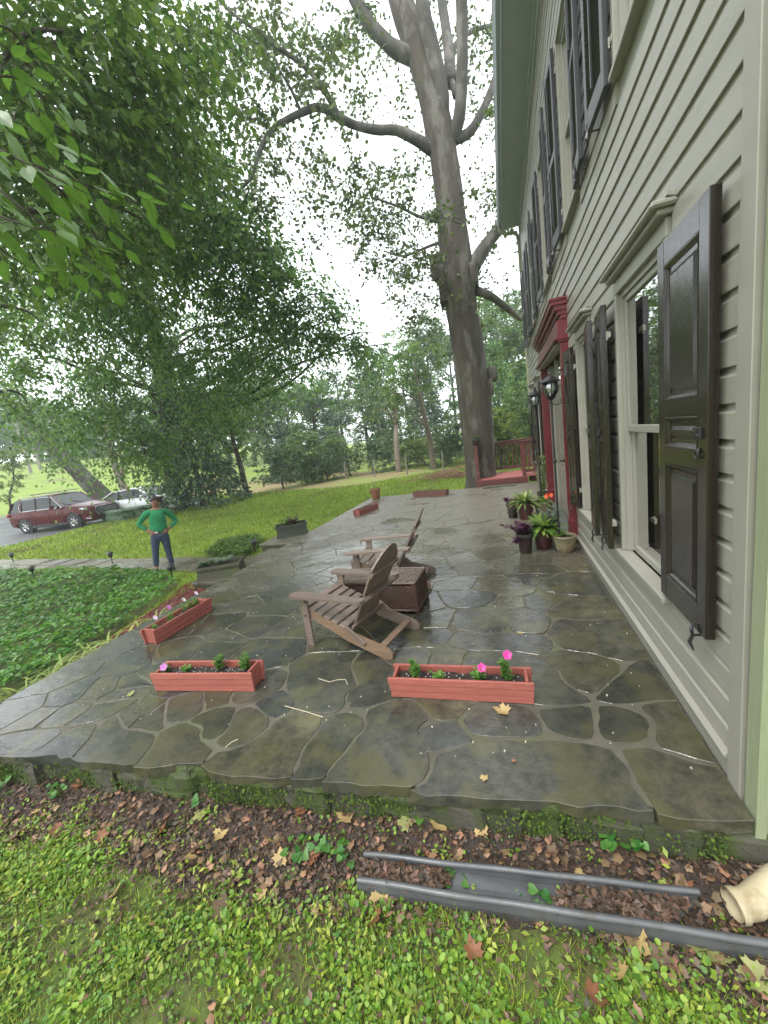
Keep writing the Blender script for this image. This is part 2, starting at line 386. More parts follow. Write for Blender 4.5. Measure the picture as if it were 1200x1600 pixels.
# ---- front edge of the terrace (world), left to right
FE = np.array([G(*p)[:2] for p in ((0, 1180), (45, 1183), (85, 1177), (120, 1186), (200, 1194), (245, 1201), (270, 1190), (318, 1193), (330, 1207), (460, 1215), (560, 1223), (636, 1228), (650, 1238), (815, 1247), (960, 1258), (1015, 1263), (1035, 1275), (1155, 1282))])
FE = np.vstack([[-4.6, FE[0, 1] + .02], FE, [1.2, FE[-1, 1] + .05]])
def front(x): return float(np.interp(x, FE[:, 0], FE[:, 1]))
XL, XR, YB = -4.22, .845, 11.75
def unwarp(x, y):
    f = front(x); return (x, y) if y > 2.4 else (x, 1.25 + (y - f) * (2.4 - 1.25) / (2.4 - f))
def warp(x, y):
    f = front(x); return (x, y) if y > 2.4 else (x, f + (y - 1.25) * (2.4 - f) / (2.4 - 1.25))
groups = [[(10, 1165), (45, 1158)], [(95, 1172), (125, 1150)], [(150, 1180), (190, 1160), (200, 1182), (165, 1142)], [(250, 1182), (285, 1152), (298, 1178)],
 [(350, 1195), (420, 1172), (440, 1203), (395, 1192), (470, 1130), (450, 1155)], [(484, 1203), (512, 1165), (535, 1132)], [(545, 1208), (600, 1208), (578, 1168), (628, 1165), (605, 1118), (640, 1118), (640, 1200)],
 [(690, 1232), (760, 1235), (830, 1240), (900, 1245), (970, 1250), (720, 1190), (790, 1180), (860, 1182), (925, 1200)], [(1045, 1200), (1100, 1250), (1050, 1250), (1125, 1262), (1085, 1215)],
 [(1035, 1110), (1085, 1165), (1060, 1137)], [(962, 1130), (985, 1122)], [(885, 1128), (900, 1122)], [(760, 1130), (812, 1130)], [(692, 1148)], [(688, 1106)],
 [(1000, 1072), (975, 1084), (1010, 1050)], [(895, 1032), (915, 1062), (942, 1040)], [(890, 987), (950, 990), (905, 1004), (965, 1018)], [(890, 950), (935, 950)],
 [(750, 1034), (800, 1034), (845, 1060), (868, 1084), (800, 1065), (740, 1065)], [(725, 1001), (780, 1003), (830, 1004)], [(725, 970), (765, 976)], [(798, 960), (828, 978)], [(688, 968)],
 [(645, 1000), (682, 996)], [(645, 1024)], [(702, 1026)], [(716, 934), (752, 933)], [(716, 911)], [(740, 889), (790, 884), (832, 890)], [(768, 914), (802, 920)], [(830, 903)], [(872, 912), (912, 914)],
 [(790, 942)], [(850, 940)], [(480, 1075), (520, 1095), (488, 1100), (535, 1065), (505, 1050)], [(575, 1055), (590, 1080), (560, 1090)], [(432, 1098)], [(388, 1084), (405, 1078)],
 [(360, 1148), (385, 1124)], [(334, 1120), (341, 1142)], [(335, 1092)], [(280, 1108), (302, 1102)], [(215, 1118)], [(236, 1122)], [(152, 1112), (165, 1105)], [(182, 1088)], [(95, 1120), (112, 1112)], [(55, 1122)],
 [(30, 1112)], [(205, 1066)], [(160, 1078)], [(240, 1050)], [(215, 1036)], [(262, 1022), (290, 1016)], [(330, 1010)], [(105, 1088)], [(410, 885)], [(440, 890)], [(395, 922)], [(470, 905), (490, 908)], [(350, 935)],
 [(430, 950), (450, 940)], [(400, 975), (380, 980)], [(460, 980)], [(350, 995)], [(425, 1015)]]
seeds = []; gid = []
for i, gq in enumerate(groups):
    for p in gq:
        q = G(*p)
        if q[0] < XL + .03 or q[0] > XR - .02: continue
        seeds.append(unwarp(q[0], q[1])); gid.append(i)
ng = len(groups); tries = 0
base = list(seeds)
while tries < 9000 and ng < 292:
    tries += 1; x = rng.uniform(XL, XR); y = rng.uniform(1.3, YB)
    mind = .33 + .12 * rng.random() if y < 6 else .38 + .16 * rng.random()
    sx_ = np.array(seeds); d = np.hypot(sx_[:, 0] - x, sx_[:, 1] - y)
    if y < 3.6 and d.min() < .40: continue
    if d.min() > mind: seeds.append((x, y)); gid.append(ng); ng += 1
SP = np.array(seeds)
def cell(i):
    poly = [(XL, 1.25, 'L'), (XR, 1.25, 'F0'), (XR, YB, 'F0'), (XL, YB, 'L')]
    poly = [((XL, 1.25), 'F'), ((XR, 1.25), 'R'), ((XR, YB), 'B'), ((XL, YB), 'L')]   # (vertex, tag of edge that starts here)
    d = np.hypot(SP[:, 0] - SP[i, 0], SP[:, 1] - SP[i, 1]); order = np.argsort(d)[1:40]
    for j in order:
        mx, my = (SP[i] + SP[j]) / 2; nx, ny = SP[j] - SP[i]
        val = [(v[0] - mx) * nx + (v[1] - my) * ny for v, t in poly]
        if max(val) <= 0: continue
        out = []; n = len(poly)
        for k in range(n):
            (v, t), (v2, _), a, b = poly[k], poly[(k + 1) % n], val[k], val[(k + 1) % n]
            if a <= 0: out.append((v, t))
            if (a <= 0) != (b <= 0):
                s = a / (a - b); q = (v[0] + (v2[0] - v[0]) * s, v[1] + (v2[1] - v[1]) * s)
                out.append((q, int(j)) if a <= 0 else (q, t))
        poly = out
        if len(poly) < 3: return []
    return poly
from collections import defaultdict
ed = defaultdict(list)
for i in range(len(SP)):
    c = cell(i)
    for k in range(len(c)):
        v, t = c[k]; v2 = c[(k + 1) % len(c)][0]
        if isinstance(t, int) and gid[t] == gid[i]: continue
        ed[gid[i]].append((v, v2, t if not isinstance(t, int) else 'N'))
def key(v): return (round(v[0] * 2000), round(v[1] * 2000))
patio = MB()
# mortar bed sheet under the flags, outline = terrace outline
outl = []
for x in np.linspace(XL, XR, 60): outl.append((x, front(x) + .03))
outl += [(XR, YB), (XL, YB)]
patio.prism(outl, -.30, -.0045)
pat = patio.build('terrace', MORTAR, kind='structure')
nstones = 0
for g_, es in ed.items():
    nx = {}
    for a, b, t in es: nx.setdefault(key(a), []).append((a, b, t))
    loops = []
    left = dict((k, list(v)) for k, v in nx.items())
    while any(left.values()):
        k0 = next(k for k, v in left.items() if v); k = k0; lp = []
        while left.get(k):
            a, b, t = left[k].pop(); lp.append((a, t)); k = key(b)
            if k == k0: break
        loops.append(lp)
    lp = max(loops, key=len)
    if len(lp) < 3: continue
    # subdivide
    P = []; tg = []
    for k in range(len(lp)):
        a, t = lp[k]; b = lp[(k + 1) % len(lp)][0]; L_ = math.dist(a, b)
        if L_ < 1e-4: continue
        n = max(1, int(L_ / .07))
        for q in range(n): P.append((a[0] + (b[0] - a[0]) * q / n, a[1] + (b[1] - a[1]) * q / n)); tg.append(t)
    P = np.array(P); n = len(P)
    if n < 4: continue
    P = np.array([warp(*q) for q in P])
    cy_ = P[:, 1].mean()
    # smooth free corners
    for it in range(1 if g_ < len(groups) and len(groups[g_]) > 1 else 0):
        Q = (np.roll(P, 1, 0) + np.roll(P, -1, 0)) / 2
        for k in range(n):
            if tg[k] in ('F', 'L', 'R', 'B') or tg[k - 1] in ('F', 'L', 'R', 'B'): continue
            P[k] = P[k] * .45 + Q[k] * .55
    T_ = np.roll(P, -1, 0) - np.roll(P, 1, 0); T_ /= np.maximum(np.linalg.norm(T_, axis=1, keepdims=True), 1e-6)
    Nn = np.stack([-T_[:, 1], T_[:, 0]], 1)
    gap = .005 + .005 * rng.random() + (.010 if (cy_ < 2.4 and P[:, 0].mean() > -.3) else (.002 if cy_ < 2.2 else 0))
    ph = rng.uniform(0, 6, 4); sarr = np.cumsum(np.linalg.norm(P - np.roll(P, 1, 0), axis=1))
    jag = .004 * np.sin(sarr * 21 + ph[0]) + .003 * np.sin(sarr * 47 + ph[1]) + rng.normal(size=n) * .0022
    g2 = np.array([(-.004 - abs(j) * 1.5) if tg[k] == 'F' else (.002 if tg[k] in 'LRB' and tg[k] != 'N' else gap) for k, j in enumerate(jag)])
    O = P + Nn * (g2 + jag)[:, None]
    I = O + Nn * .002
    z = rng.normal() * .0012; c = O.mean(0); tx, ty = rng.normal(size=2) * .002
    zz = lambda q: z + (q[0] - c[0]) * tx + (q[1] - c[1]) * ty
    vs = [(q[0], q[1], zz(q)) for q in I] + [(q[0], q[1], zz(q) - .002) for q in O] + [(q[0] + .004 * rng.normal(), q[1] + .004 * rng.normal(), -.062 + .004 * rng.normal()) for q in O]
    fs = [tuple(range(n))] + [(k + n, (k + 1) % n + n, (k + 1) % n, k) for k in range(n)] + [(k + 2 * n, (k + 1) % n + 2 * n, (k + 1) % n + n, k + n) for k in range(n)]
    me = bpy.data.meshes.new('flagstone'); me.from_pydata(vs, [], fs); me.update()
    link('flagstone', me, FLAG, pat); nstones += 1
# rubble face of the terrace, mossy, below the flags
def rock(mb, c, s, seed):
    r = random.Random(seed); ph = [r.uniform(0, 6) for _ in range(6)]
    vs = []; nu, nv = 18, 9
    for i in range(nv + 1):
        t = math.pi * i / nv
        for k in range(nu):
            a = 2 * math.pi * k / nu; d = Vector((math.sin(t) * math.cos(a), math.sin(t) * math.sin(a), math.cos(t)))
            p = Vector([math.copysign(abs(q) ** .42, q) for q in d])
            q = 1 + .08 * math.sin(3 * d.x + ph[0]) + .08 * math.sin(5 * d.y + ph[1]) + .07 * math.sin(6 * d.z + ph[2]) + .16 * (r.random() - .5)
            vs.append((c[0] + p.x * s[0] / 2 * q, c[1] + p.y * s[1] / 2 * q, c[2] + p.z * s[2] / 2 * q))
    fs = [(i * nu + k, (i + 1) * nu + k, (i + 1) * nu + (k + 1) % nu, i * nu + (k + 1) % nu) for i in range(nv) for k in range(nu)]
    return mb.add(vs, fs)
x = XL; k = 0
while x < XR - .05:
    wd = rng.uniform(.16, .42); xc = x + wd / 2
    if rng.random() < .45:
        for zc, hh in ((-.115, .11), (-.225, .13)): rock(MB(), (xc, front(min(xc, XR)) + .075, zc), (wd * 1.1, .17, hh * 1.1), k).build('wall_stone', MOSSWALL, pat); k += 1
    else: rock(MB(), (xc, front(min(xc, XR)) + .08, -.17), (wd * 1.1, .17, .27), k).build('wall_stone', MOSSWALL, pat); k += 1
    x += wd * .96
for yy in np.arange(1.6, 11.6, .5): rock(MB(), (XL + .09, yy + .2, -.17), (.17, .5, .23), int(yy * 10)).build('wall_stone', MOSSWALL, pat, smooth=True)
rock(MB(), tuple(G(294, 1216, -.10) + np.array([0, .02, 0])), (.15, .12, .15), 99).build('wall_stone', MOSSWALL, pat)

# steps at the left side, between the two stone cheek blocks
for (cx, cy_, sx_, sy_, zt) in ((-4.55, 6.05, .6, 1.3, -.14),):
    pts = [(cx + math.copysign(sx_ / 2, a) + rng.normal() * .01, cy_ + b * sy_ / 2 + rng.normal() * .01) for a, b in ((-1, -1), (-.5, -1.0), (1, -1), (1, 1), (-.5, 1.0), (-1, 1))]
    tag(MB().prism([(cx - .3, cy_ - .65), (cx + .32, cy_ - .63), (cx + .32, cy_ + .63), (cx - .28, cy_ + .66)], -.34, zt).build('stone_step', FLAG), kind='structure')
# flagged path to the left
path_poly = [(-4.9, 5.55), (-6.2, 5.85), (-7.6, 6.15), (-9.5, 6.4), (-12, 6.45), (-15, 6.6), (-18.8, 7.2), (-18.8, 8.3), (-15, 7.6), (-12, 7.25), (-9.5, 7.1), (-7.6, 6.95), (-6.2, 6.7), (-4.9, 6.6)]
pth = strip_sheet('path', path_poly, MORTAR, .016, .4)
FE_path = [(i) for i in range(16)]
for i in range(17):
    x0 = -4.95 - i * .82; x1 = x0 - .79
    def edge(x):
        lo = np.interp(-x, [4.9, 6.2, 7.6, 9.5, 12, 15, 18.8], [5.55, 5.85, 6.15, 6.4, 6.45, 6.6, 7.2]); hi = np.interp(-x, [4.9, 6.2, 7.6, 9.5, 12, 15, 18.8], [6.6, 6.7, 6.95, 7.1, 7.25, 7.6, 8.3]); return lo, hi
    s0 = rng.normal() * .07; s1 = rng.normal() * .07; (l0, h0), (l1, h1) = edge(x0), edge(x1); k = .35 + .3 * rng.random()
    m0 = l0 + (h0 - l0) * k; m1 = l1 + (h1 - l1) * k + rng.normal() * .05
    for (a, b, c, d) in ((l0, l1, m1 - .015, m0 - .015), (m0 + .015, m1 + .015, h1, h0)):
        q = [(x0 + rng.normal() * .02, a), (x1 + s0, b), (x1 + s1, c), (x0 + s1, d)]
        zt = float(gz(x0, (a + c) / 2))
        MB().prism(q[::-1] if False else q, zt - .02, zt + .032 + rng.normal() * .003).build('paving_stone', FLAG, pth)

# mulch beds (thin sheets over the ground)
MULCH = mat('dark_mulch', (.040, .025, .017), (.020, .013, .010), rough=.75, scale=14, bump=1.0, bscale=60, c3=(.085, .05, .03), s3=25, t3=(.55, .65), world=True)
REDM = mat('red_mulch', (.11, .022, .014), (.05, .013, .010), rough=.8, scale=16, bump=1.0, bscale=60, world=True)
def fy(x, d): return (x, front(x) + d)
WB = np.array([G(px, py, -.28)[:2] for px, py in ((-300, 1255), (0, 1285), (150, 1322), (300, 1370), (450, 1410), (560, 1415), (700, 1400), (850, 1425), (1000, 1480), (1200, 1560))])
def mz(x, y):
    """ground with the mulch heaped against the terrace"""
    dF = np.interp(x, FE[:, 0], FE[:, 1]) - np.asarray(y, float)
    return gz(x, y) + .085 * (1 - sm(.0, .17, dF)) * (np.asarray(x) < .9)
def wby(x): return np.interp(x, WB[:, 0], WB[:, 1])
mb_poly = [(-4.4, front(-4.4) - .02)] + [(x, float(wby(x)) - .05 + .02 * math.sin(x * 9)) for x in np.linspace(-4.3, .95, 30)] + [(1.6, .9), (1.6, 1.9), (.84, 1.9), (.84, front(.84) + .06)] + [(x, front(x) + .06) for x in np.linspace(.7, -4.4, 14)]
strip_sheet('mulch_bed', mb_poly, MULCH, .012, .06, jit=.008, zf=mz)
lb_poly = [(-4.2, 1.35), (-4.55, 1.5), (-4.85, 2.3), (-5.05, 3.4), (-5.3, 4.4), (-5.6, 5.2), (-5.1, 5.45), (-4.2, 5.4)]
strip_sheet('red_mulch_bed', lb_poly, REDM, .016, .2, jit=.02)
SOILG = mat('damp_soil', (.075, .080, .018), (.045, .042, .016), rough=.85, scale=7, bump=.9, bscale=50, c3=(.085, .13, .014), s3=3.5, t3=(.42, .58), world=True)
sp = [(-4.6, .1), (1.8, .1), (1.8, 1.12)] + [(x, float(wby(x)) + .1) for x in np.linspace(.95, -4.6, 30)]
strip_sheet('near_ground', sp, SOILG, .006, .15)
# ================================================================ HOUSE
XS = .885                    # wall sheathing plane
HY0, HY1 = 1.735, 12.35       # near and far corner
ZT = 6.93                    # soffit
house = thing('house', 'two storey house clad in sage clapboard with dark shutters along the terrace', 'house', (XS, HY0, 0))
HO = (-XS, -HY0, 0)
def hb(mb, name, m, **k): return mb.build(name, m, house, HO, **k)
# openings: (y0,y1,z0,z1)
LOW = [(2.50, 3.36, .60, 2.50), (4.32, 4.95, .60, 2.50), (9.28, 9.98, .60, 2.50), (11.0, 11.6, .60, 2.50)]
UPP = [(2.46, 3.24, 3.78, 5.52), (4.55, 5.30, 3.78, 5.52), (6.70, 7.42, 3.78, 5.52), (9.20, 9.92, 3.78, 5.52), (11.0, 11.6, 3.78, 5.52)]
DOOR = (5.54, 8.25, .05, 3.22)
allop = LOW + UPP + [DOOR]
# clapboards, each a board of its own, cut at the openings
cw = .140; z = .122; k = 0
while z < ZT - .02:
    zt = min(z + cw, ZT)
    segs = [(HY0 + .098, HY1 - .12)]
    for (a, b, c, d) in allop:
        pad = .06 if (a, b, c, d) != DOOR else -.02
        if zt > c - pad + .02 and z < d + pad - .02:
            ns = []
            for s in segs:
                if b + pad <= s[0] or a - pad >= s[1]: ns.append(s)
                else:
                    if a - pad > s[0] + .02: ns.append((s[0], a - pad))
                    if b + pad < s[1] - .02: ns.append((b + pad, s[1]))
            segs = ns
    for s in segs:
        cuts = [s[0]]
        if s[1] - s[0] > 4.5: cuts.append(s[0] + rng.uniform(1.8, s[1] - s[0] - 1.8))
        cuts.append(s[1])
        for q in range(len(cuts) - 1):
            y0, y1 = cuts[q] + (.0012 if q else 0), cuts[q + 1] - .0012; wob = rng.normal() * .0012
            # section: lower edge thick and proud, upper edge thin, tucked in
            q_ = (zt - z) / cw; sec = [(XS, z + .0), (XS - .025 + wob, z), (XS - .026 + wob, z + .003), (XS - .025 + wob, z + .102 * q_), (XS - .018, z + .112 * q_), (XS - .013, z + .124 * q_), (XS - .011, zt + .004), (XS, zt + .004)]
            vs = [(p[0], y0, p[1]) for p in sec] + [(p[0], y1, p[1]) for p in sec]; n = 8
            fs = [tuple(range(n)), tuple(range(2 * n - 1, n - 1, -1))] + [(i, i + n, (i + 1) % n + n, (i + 1) % n) for i in range(n)]
            hb(MB().add(vs, fs), 'clapboard', SIDING)
    z += cw
# sheathing: room box with real openings (wall as strips between openings)
wall = MB()
ys = sorted(set([HY0 + .02, HY1 - .02] + [v for o in allop for v in o[:2]])); zs = sorted(set([-.3, ZT + .05] + [v for o in allop for v in o[2:]]))
for i in range(len(ys) - 1):
    for j in range(len(zs) - 1):
        yc = (ys[i] + ys[i + 1]) / 2; zc = (zs[j] + zs[j + 1]) / 2
        if any(a < yc < b and c < zc < d for a, b, c, d in allop): continue
        wall.add([(XS, ys[i], zs[j]), (XS, ys[i + 1], zs[j]), (XS, ys[i + 1], zs[j + 1]), (XS, ys[i], zs[j + 1])], [(0, 3, 2, 1)])
hb(wall, 'wall', TRIM)
gab = MB(); gab.box((3.9, HY0 + .06, 3.5), (6.0, .08, 7.6)); gab.box((3.9, HY1 - .06, 3.5), (6.0, .08, 7.6)); hb(gab, 'gable_wall', SIDING)
# gable side boards by the near corner (seen beside the downspout)
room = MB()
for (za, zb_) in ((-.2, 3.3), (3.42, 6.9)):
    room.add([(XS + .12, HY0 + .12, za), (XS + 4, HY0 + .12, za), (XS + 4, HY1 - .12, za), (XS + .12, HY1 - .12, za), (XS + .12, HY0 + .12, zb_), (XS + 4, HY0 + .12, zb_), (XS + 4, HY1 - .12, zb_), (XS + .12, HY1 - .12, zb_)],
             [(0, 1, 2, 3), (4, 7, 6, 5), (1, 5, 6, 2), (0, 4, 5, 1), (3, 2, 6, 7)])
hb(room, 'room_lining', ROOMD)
# corner boards, skirt, water table
cb = MB(); cb.box((XS - .019, HY0 + .048, 3.32), (.04, .096, 7.25), bev=.003); cb.box((XS + .075, HY0 - .0, 3.32), (.148, .02, 7.25), bev=.003); hb(cb, 'corner_board', TRIM)
cb = MB(); cb.box((XS - .019, HY1 - .06, 3.5), (.04, .12, 6.88), bev=.003); hb(cb, 'corner_board', TRIM)
hb(MB().box((XS - .012, (HY0 + .098 + DOOR[0]) / 2, -.08), (.03, DOOR[0] - HY0 - .098, .36), bev=.003), 'skirt_board', TRIM)
hb(MB().box((XS - .012, (DOOR[1] + HY1 - .12) / 2, -.08), (.03, HY1 - .12 - DOOR[1], .36), bev=.003), 'skirt_board', TRIM)
for (a, b) in ((HY0 + .100, DOOR[0]), (DOOR[1], HY1 - .125)):
    sec = [(XS, .10), (XS - .048, .098), (XS - .050, .108), (XS - .03, .128), (XS, .135)]
    hb(MB().add([(p[0], a, p[1]) for p in sec] + [(p[0], b, p[1]) for p in sec], [tuple(range(5)), (9, 8, 7, 6, 5)] + [(i, i + 5, (i + 1) % 5 + 5, (i + 1) % 5) for i in range(5)]), 'water_table', TRIM)
# soffit, fascia, gutter, roof edge
XO = .43
hb(MB().box(((XS + XO) / 2, (HY0 + HY1) / 2 + .03, ZT + .02), (XS - XO, HY1 - HY0 + .16, .03)), 'soffit', SOFFIT)
hb(MB().box((XS - .03, (HY0 + HY1) / 2, ZT - .09), (.03, HY1 - HY0, .17), bev=.004).box((XS - .055, (HY0 + HY1) / 2, ZT - .02), (.05, HY1 - HY0, .045), bev=.01), 'frieze_board', SOFFIT)
for yy in np.arange(HY0 + .4, HY1, 1.2): pass
hb(MB().box((XO - .012, (HY0 + HY1) / 2 + .03, ZT + .09), (.022, HY1 - HY0 + .2, .19)), 'fascia', SOFFIT)
gsec = [(XO - .025, ZT + .06), (XO - .085, ZT + .06), (XO - .105, ZT + .10), (XO - .105, ZT + .135), (XO - .125, ZT + .165), (XO - .125, ZT + .185), (XO - .115, ZT + .185), (XO - .095, ZT + .14), (XO - .075, ZT + .07), (XO - .025, ZT + .07)]
a, b = HY0 - .05, HY1 + .12; n = len(gsec)
hb(MB().add([(p[0], a, p[1]) for p in gsec] + [(p[0], b, p[1]) for p in gsec], [(i, i + n, (i + 1) % n + n, (i + 1) % n) for i in range(n)] + [tuple(range(n)), tuple(range(2 * n - 1, n - 1, -1))]), 'gutter', SOFFIT)
ROOFM = mat('roof_shingle', (.05, .05, .052), (.035, .035, .036), rough=.9, scale=12, bump=.6)
rf = MB(); rf.add([(XO - .05, HY0 - .1, ZT + .2), (XO - .05, HY1 + .14, ZT + .2), (3.9, HY1 + .14, ZT + 2.6), (3.9, HY0 - .1, ZT + 2.6), (7.3, HY0 - .1, ZT + .2), (7.3, HY1 + .14, ZT + .2)], [(0, 1, 2, 3), (3, 2, 5, 4)]); hb(rf, 'roof', ROOFM)

# ---- windows
def window(o, low=True):
    y0, y1, z0, z1 = o; yc = (y0 + y1) / 2; W_ = y1 - y0; H_ = z1 - z0; cwid = .045 if low else .05
    fr = MB()
    fr.box((XS - .022, y0 - cwid / 2, (z0 + z1) / 2), (.045, cwid, H_), bev=.004).box((XS - .022, y1 + cwid / 2, (z0 + z1) / 2), (.045, cwid, H_), bev=.004)
    fr.box((XS - .022, yc, z1 + .045), (.045, W_ + 2 * cwid, .09), bev=.004)
    # inner stops, jambs
    for yy, s in ((y0 + .012, 1), (y1 - .012, -1)): fr.box((XS + .03, yy, (z0 + z1) / 2), (.09, .024, H_))
    fr.box((XS + .03, yc, z1 - .018), (.09, W_ - .072, .036))
    if low:  # crown cap with return
        fr.box((XS - .045, yc, z1 + .105), (.09, W_ + 2 * cwid + .06, .028), bev=.006).box((XS - .062, yc, z1 + .135), (.125, W_ + 2 * cwid + .12, .032), bev=.01)
        fr.box((XS - .03, yc, z1 + .16), (.06, W_ + 2 * cwid + .12, .02), rot=(0, .25, 0))
    f = hb(fr, 'window', TRIM)
    MB().box((XS - .03, yc, z0 - .02), (.10 if low else .075, W_ + 2 * cwid + (.03 if low else .0), .035), bev=.005).build('sill', TRIM, f)
    mid = z0 + H_ * .5
    for (a, b, dx) in ((mid - .02, z1 - .036, .018), (z0, mid + .02, .045)):
        sh = MB(); x = XS + dx; st = .04
        sh.box((x, y0 + .024 + st / 2, (a + b) / 2), (.028, st, b - a), bev=.003).box((x, y1 - .024 - st / 2, (a + b) / 2), (.028, st, b - a), bev=.003)
        sh.box((x, yc, b - st / 2), (.035, W_ - .048 - 2 * st, st), bev=.003).box((x, yc, a + st * .6), (.035, W_ - .048 - 2 * st, st * 1.2), bev=.003)
        sh.build('sash', TRIM, f)
        MB().add([(x, y0 + .08, a + .04), (x, y1 - .08, a + .04), (x, y1 - .08, b - .04), (x, y0 + .08, b - .04)], [(0, 3, 2, 1)]).build('pane', GLASS, f)
    if low:   # curtain inside
        cu = MB(); n = 24; vs = []
        for i in range(n + 1):
            t = i / n; yy = y0 + .05 + (W_ * .26) * t; xx = XS + .22 + .018 * math.sin(t * 34)
            vs += [(xx, yy, z0), (xx, yy, z1)]
        cu.add(vs, [(2 * i, 2 * i + 1, 2 * i + 3, 2 * i + 2) for i in range(n)])
        vs = []
        for i in range(n + 1):
            t = i / n; yy = y1 - .04 - (W_ * .30) * t; xx = XS + .22 + .018 * math.sin(t * 34)
            vs += [(xx, yy, z0), (xx, yy, z1)]
        cu.add(vs, [(2 * i, 2 * i + 1, 2 * i + 3, 2 * i + 2) for i in range(n)])
        cu.build('curtain', CURT, f)
    return f
for o in LOW: window(o)
for o in UPP: window(o, False)

# ---- shutters (local: hinge at y=0, free edge at y=+w, thickness in x, outward = -x)
def part_mesh(mb, name, m):
    me = bpy.data.meshes.new(name); me.from_pydata(mb.v, [], mb.f); me.update(); me.materials.append(m); return me
def panel_shutter(w_, h):
    P = []; th = .04; st = .085
    P.append(('stile', MB().box((0, st / 2, h / 2), (th, st, h), bev=.003), BLACKP)); P.append(('stile', MB().box((0, w_ - st / 2, h / 2), (th, st, h), bev=.003), BLACKP))
    zr = [(0, .13), (h * .415, h * .415 + .085), (h * .535 + .02, h * .535 + .10), (h - .115, h)]
    for a, b in zr: P.append(('rail', MB().box((0, w_ / 2, (a + b) / 2), (th - .002, w_ - 2 * st, b - a), bev=.003), BLACKP))
    for i in range(3):
        a, b = zr[i][1], zr[i + 1][0]; y0, y1 = st, w_ - st; m = MB()
        # sunk field, moulding lip, raised centre
        for sx in (-1, 1):
            def R4(i_, x): return [(sx * x, y0 + i_, a + i_), (sx * x, y1 - i_, a + i_), (sx * x, y1 - i_, b - i_), (sx * x, y0 + i_, b - i_)]
            rings = [R4(0, .019), R4(.008, .022), R4(.02, .014), R4(.028, .006), R4(.048, .006), R4(.066, .015), R4(.070, .015)]
            vs = [v for r_ in rings for v in r_]; fs = [(k * 4 + j, k * 4 + (j + 1) % 4, k * 4 + 4 + (j + 1) % 4, k * 4 + 4 + j) for k in range(6) for j in range(4)] + [(24, 25, 26, 27)]
            if sx < 0: pass
            else: fs = [f[::-1] for f in fs]
            m.add(vs, fs)
        P.append(('panel', m, BLACKP))
    lt = MB().box((-.026, w_ - .075, h * .505), (.012, .07, .05), bev=.002).box((-.034, w_ - .085, h * .505 + .008), (.012, .03, .014), bev=.002).box((-.034, w_ - .055, h * .505 - .008), (.012, .026, .014), bev=.002)
    P.append(('latch', lt, IRON))
    rg = MB(); n = 14; rg.tube([(-.03, w_ - .07 + .017 * math.cos(2 * math.pi * k / n), h * .455 + .017 * math.sin(2 * math.pi * k / n)) for k in range(n + 1)], .0035, 6); rg.lathe([(.008, -.005), (.012, 0), (.004, .006)], 10, (-.024, w_ - .07, h * .455 + .017), ax='x')
    P.append(('ring_pull', rg, IRON))
    return P
def louver_shutter(w_, h):
    P = []; th = .034; st = .06
    P.append(('stile', MB().box((0, st / 2, h / 2), (th, st, h), bev=.003), LOUV)); P.append(('stile', MB().box((0, w_ - st / 2, h / 2), (th, st, h), bev=.003), LOUV))
    zr = [(0, .13), (h * .46, h * .46 + .075), (h - .09, h)]
    for a, b in zr: P.append(('rail', MB().box((0, w_ / 2, (a + b) / 2), (th - .002, w_ - 2 * st, b - a), bev=.003), LOUV))
    m = MB()
    for i in range(2):
        z = zr[i][1] + .02
        while z < zr[i + 1][0] - .015: m.box((0, w_ / 2, z), (.042, w_ - 2 * st, .007), rot=(0, .75, 0)); z += .034
    P.append(('louvers', m, LOUV))
    rod = MB()
    for i in range(2): rod.box((-.026, w_ / 2, (zr[i][1] + zr[i + 1][0]) / 2), (.012, .018, zr[i + 1][0] - zr[i][1] - .05))
    P.append(('tilt_rod', rod, LOUV))
    return P
cache = {}
def shutter(kind, w_, h, x, y, z, side, ang, hold=True):
    """side=-1: opens towards the camera (free edge at smaller y); ang: standing off the wall at the free edge"""
    key_ = (kind, w_, h)
    if key_ not in cache: cache[key_] = [(n, part_mesh(mb, n, m)) for n, mb, m in (panel_shutter(w_, h) if kind == 'p' else louver_shutter(w_, h))]
    e = bpy.data.objects.new('shutter', None); COL.objects.link(e); e.parent = house; e.empty_display_size = .1
    e.location = (x - XS, y - HY0, z)
    # local +y runs from the hinge to the free edge, local -x faces away from the wall
    if side > 0: e.rotation_euler = (0, 0, ang)
    else: e.rotation_euler = (0, 0, -ang); e.scale = (1, -1, 1)
    for n, me in cache[key_]:
        o = bpy.data.objects.new(n, me); COL.objects.link(o); o.parent = e
        if n == 'louvers': o['kind'] = 'stuff'
    # strap hinges
    for zz in (.22, h - .22):
        hg = MB().box((.028, -.01, zz), (.02, .07, .04), bev=.003); hg.lathe([(.008, -.03), (.008, .03)], 8, (.02, -.004, zz)); hg.build('hinge', TRIM, e)
    if hold:   # iron holdback under the free edge
        hb_ = MB(); yq = w_ - .10
        hb_.tube([(.05, yq, -.03), (-.03, yq, -.03)], .006, 6); hb_.tube([(-.03, yq, .03), (-.038, yq + .006, 0), (-.03, yq, -.03), (-.04, yq - .008, -.07), (-.03, yq + .01, -.105)], [.004, .009, .008, .010, .004], 6)
        hb_.build('holdback', IRON, e)
    return e
shutter('p', .55, 1.83, XS - .058, 2.47, .63, -1, .02)
shutter('p', .38, 1.86, XS - .115, 3.40, .60, 1, -.10)
shutter('p', .41, 1.86, XS - .075, 4.245, .60, -1, .12)
shutter('p', .40, 1.86, XS - .075, 5.03, .60, 1, .05)
shutter('p', .42, 1.86, XS - .075, 9.17, .62, -1, .05); shutter('p', .42, 1.86, XS - .075, 10.09, .62, 1, .05)
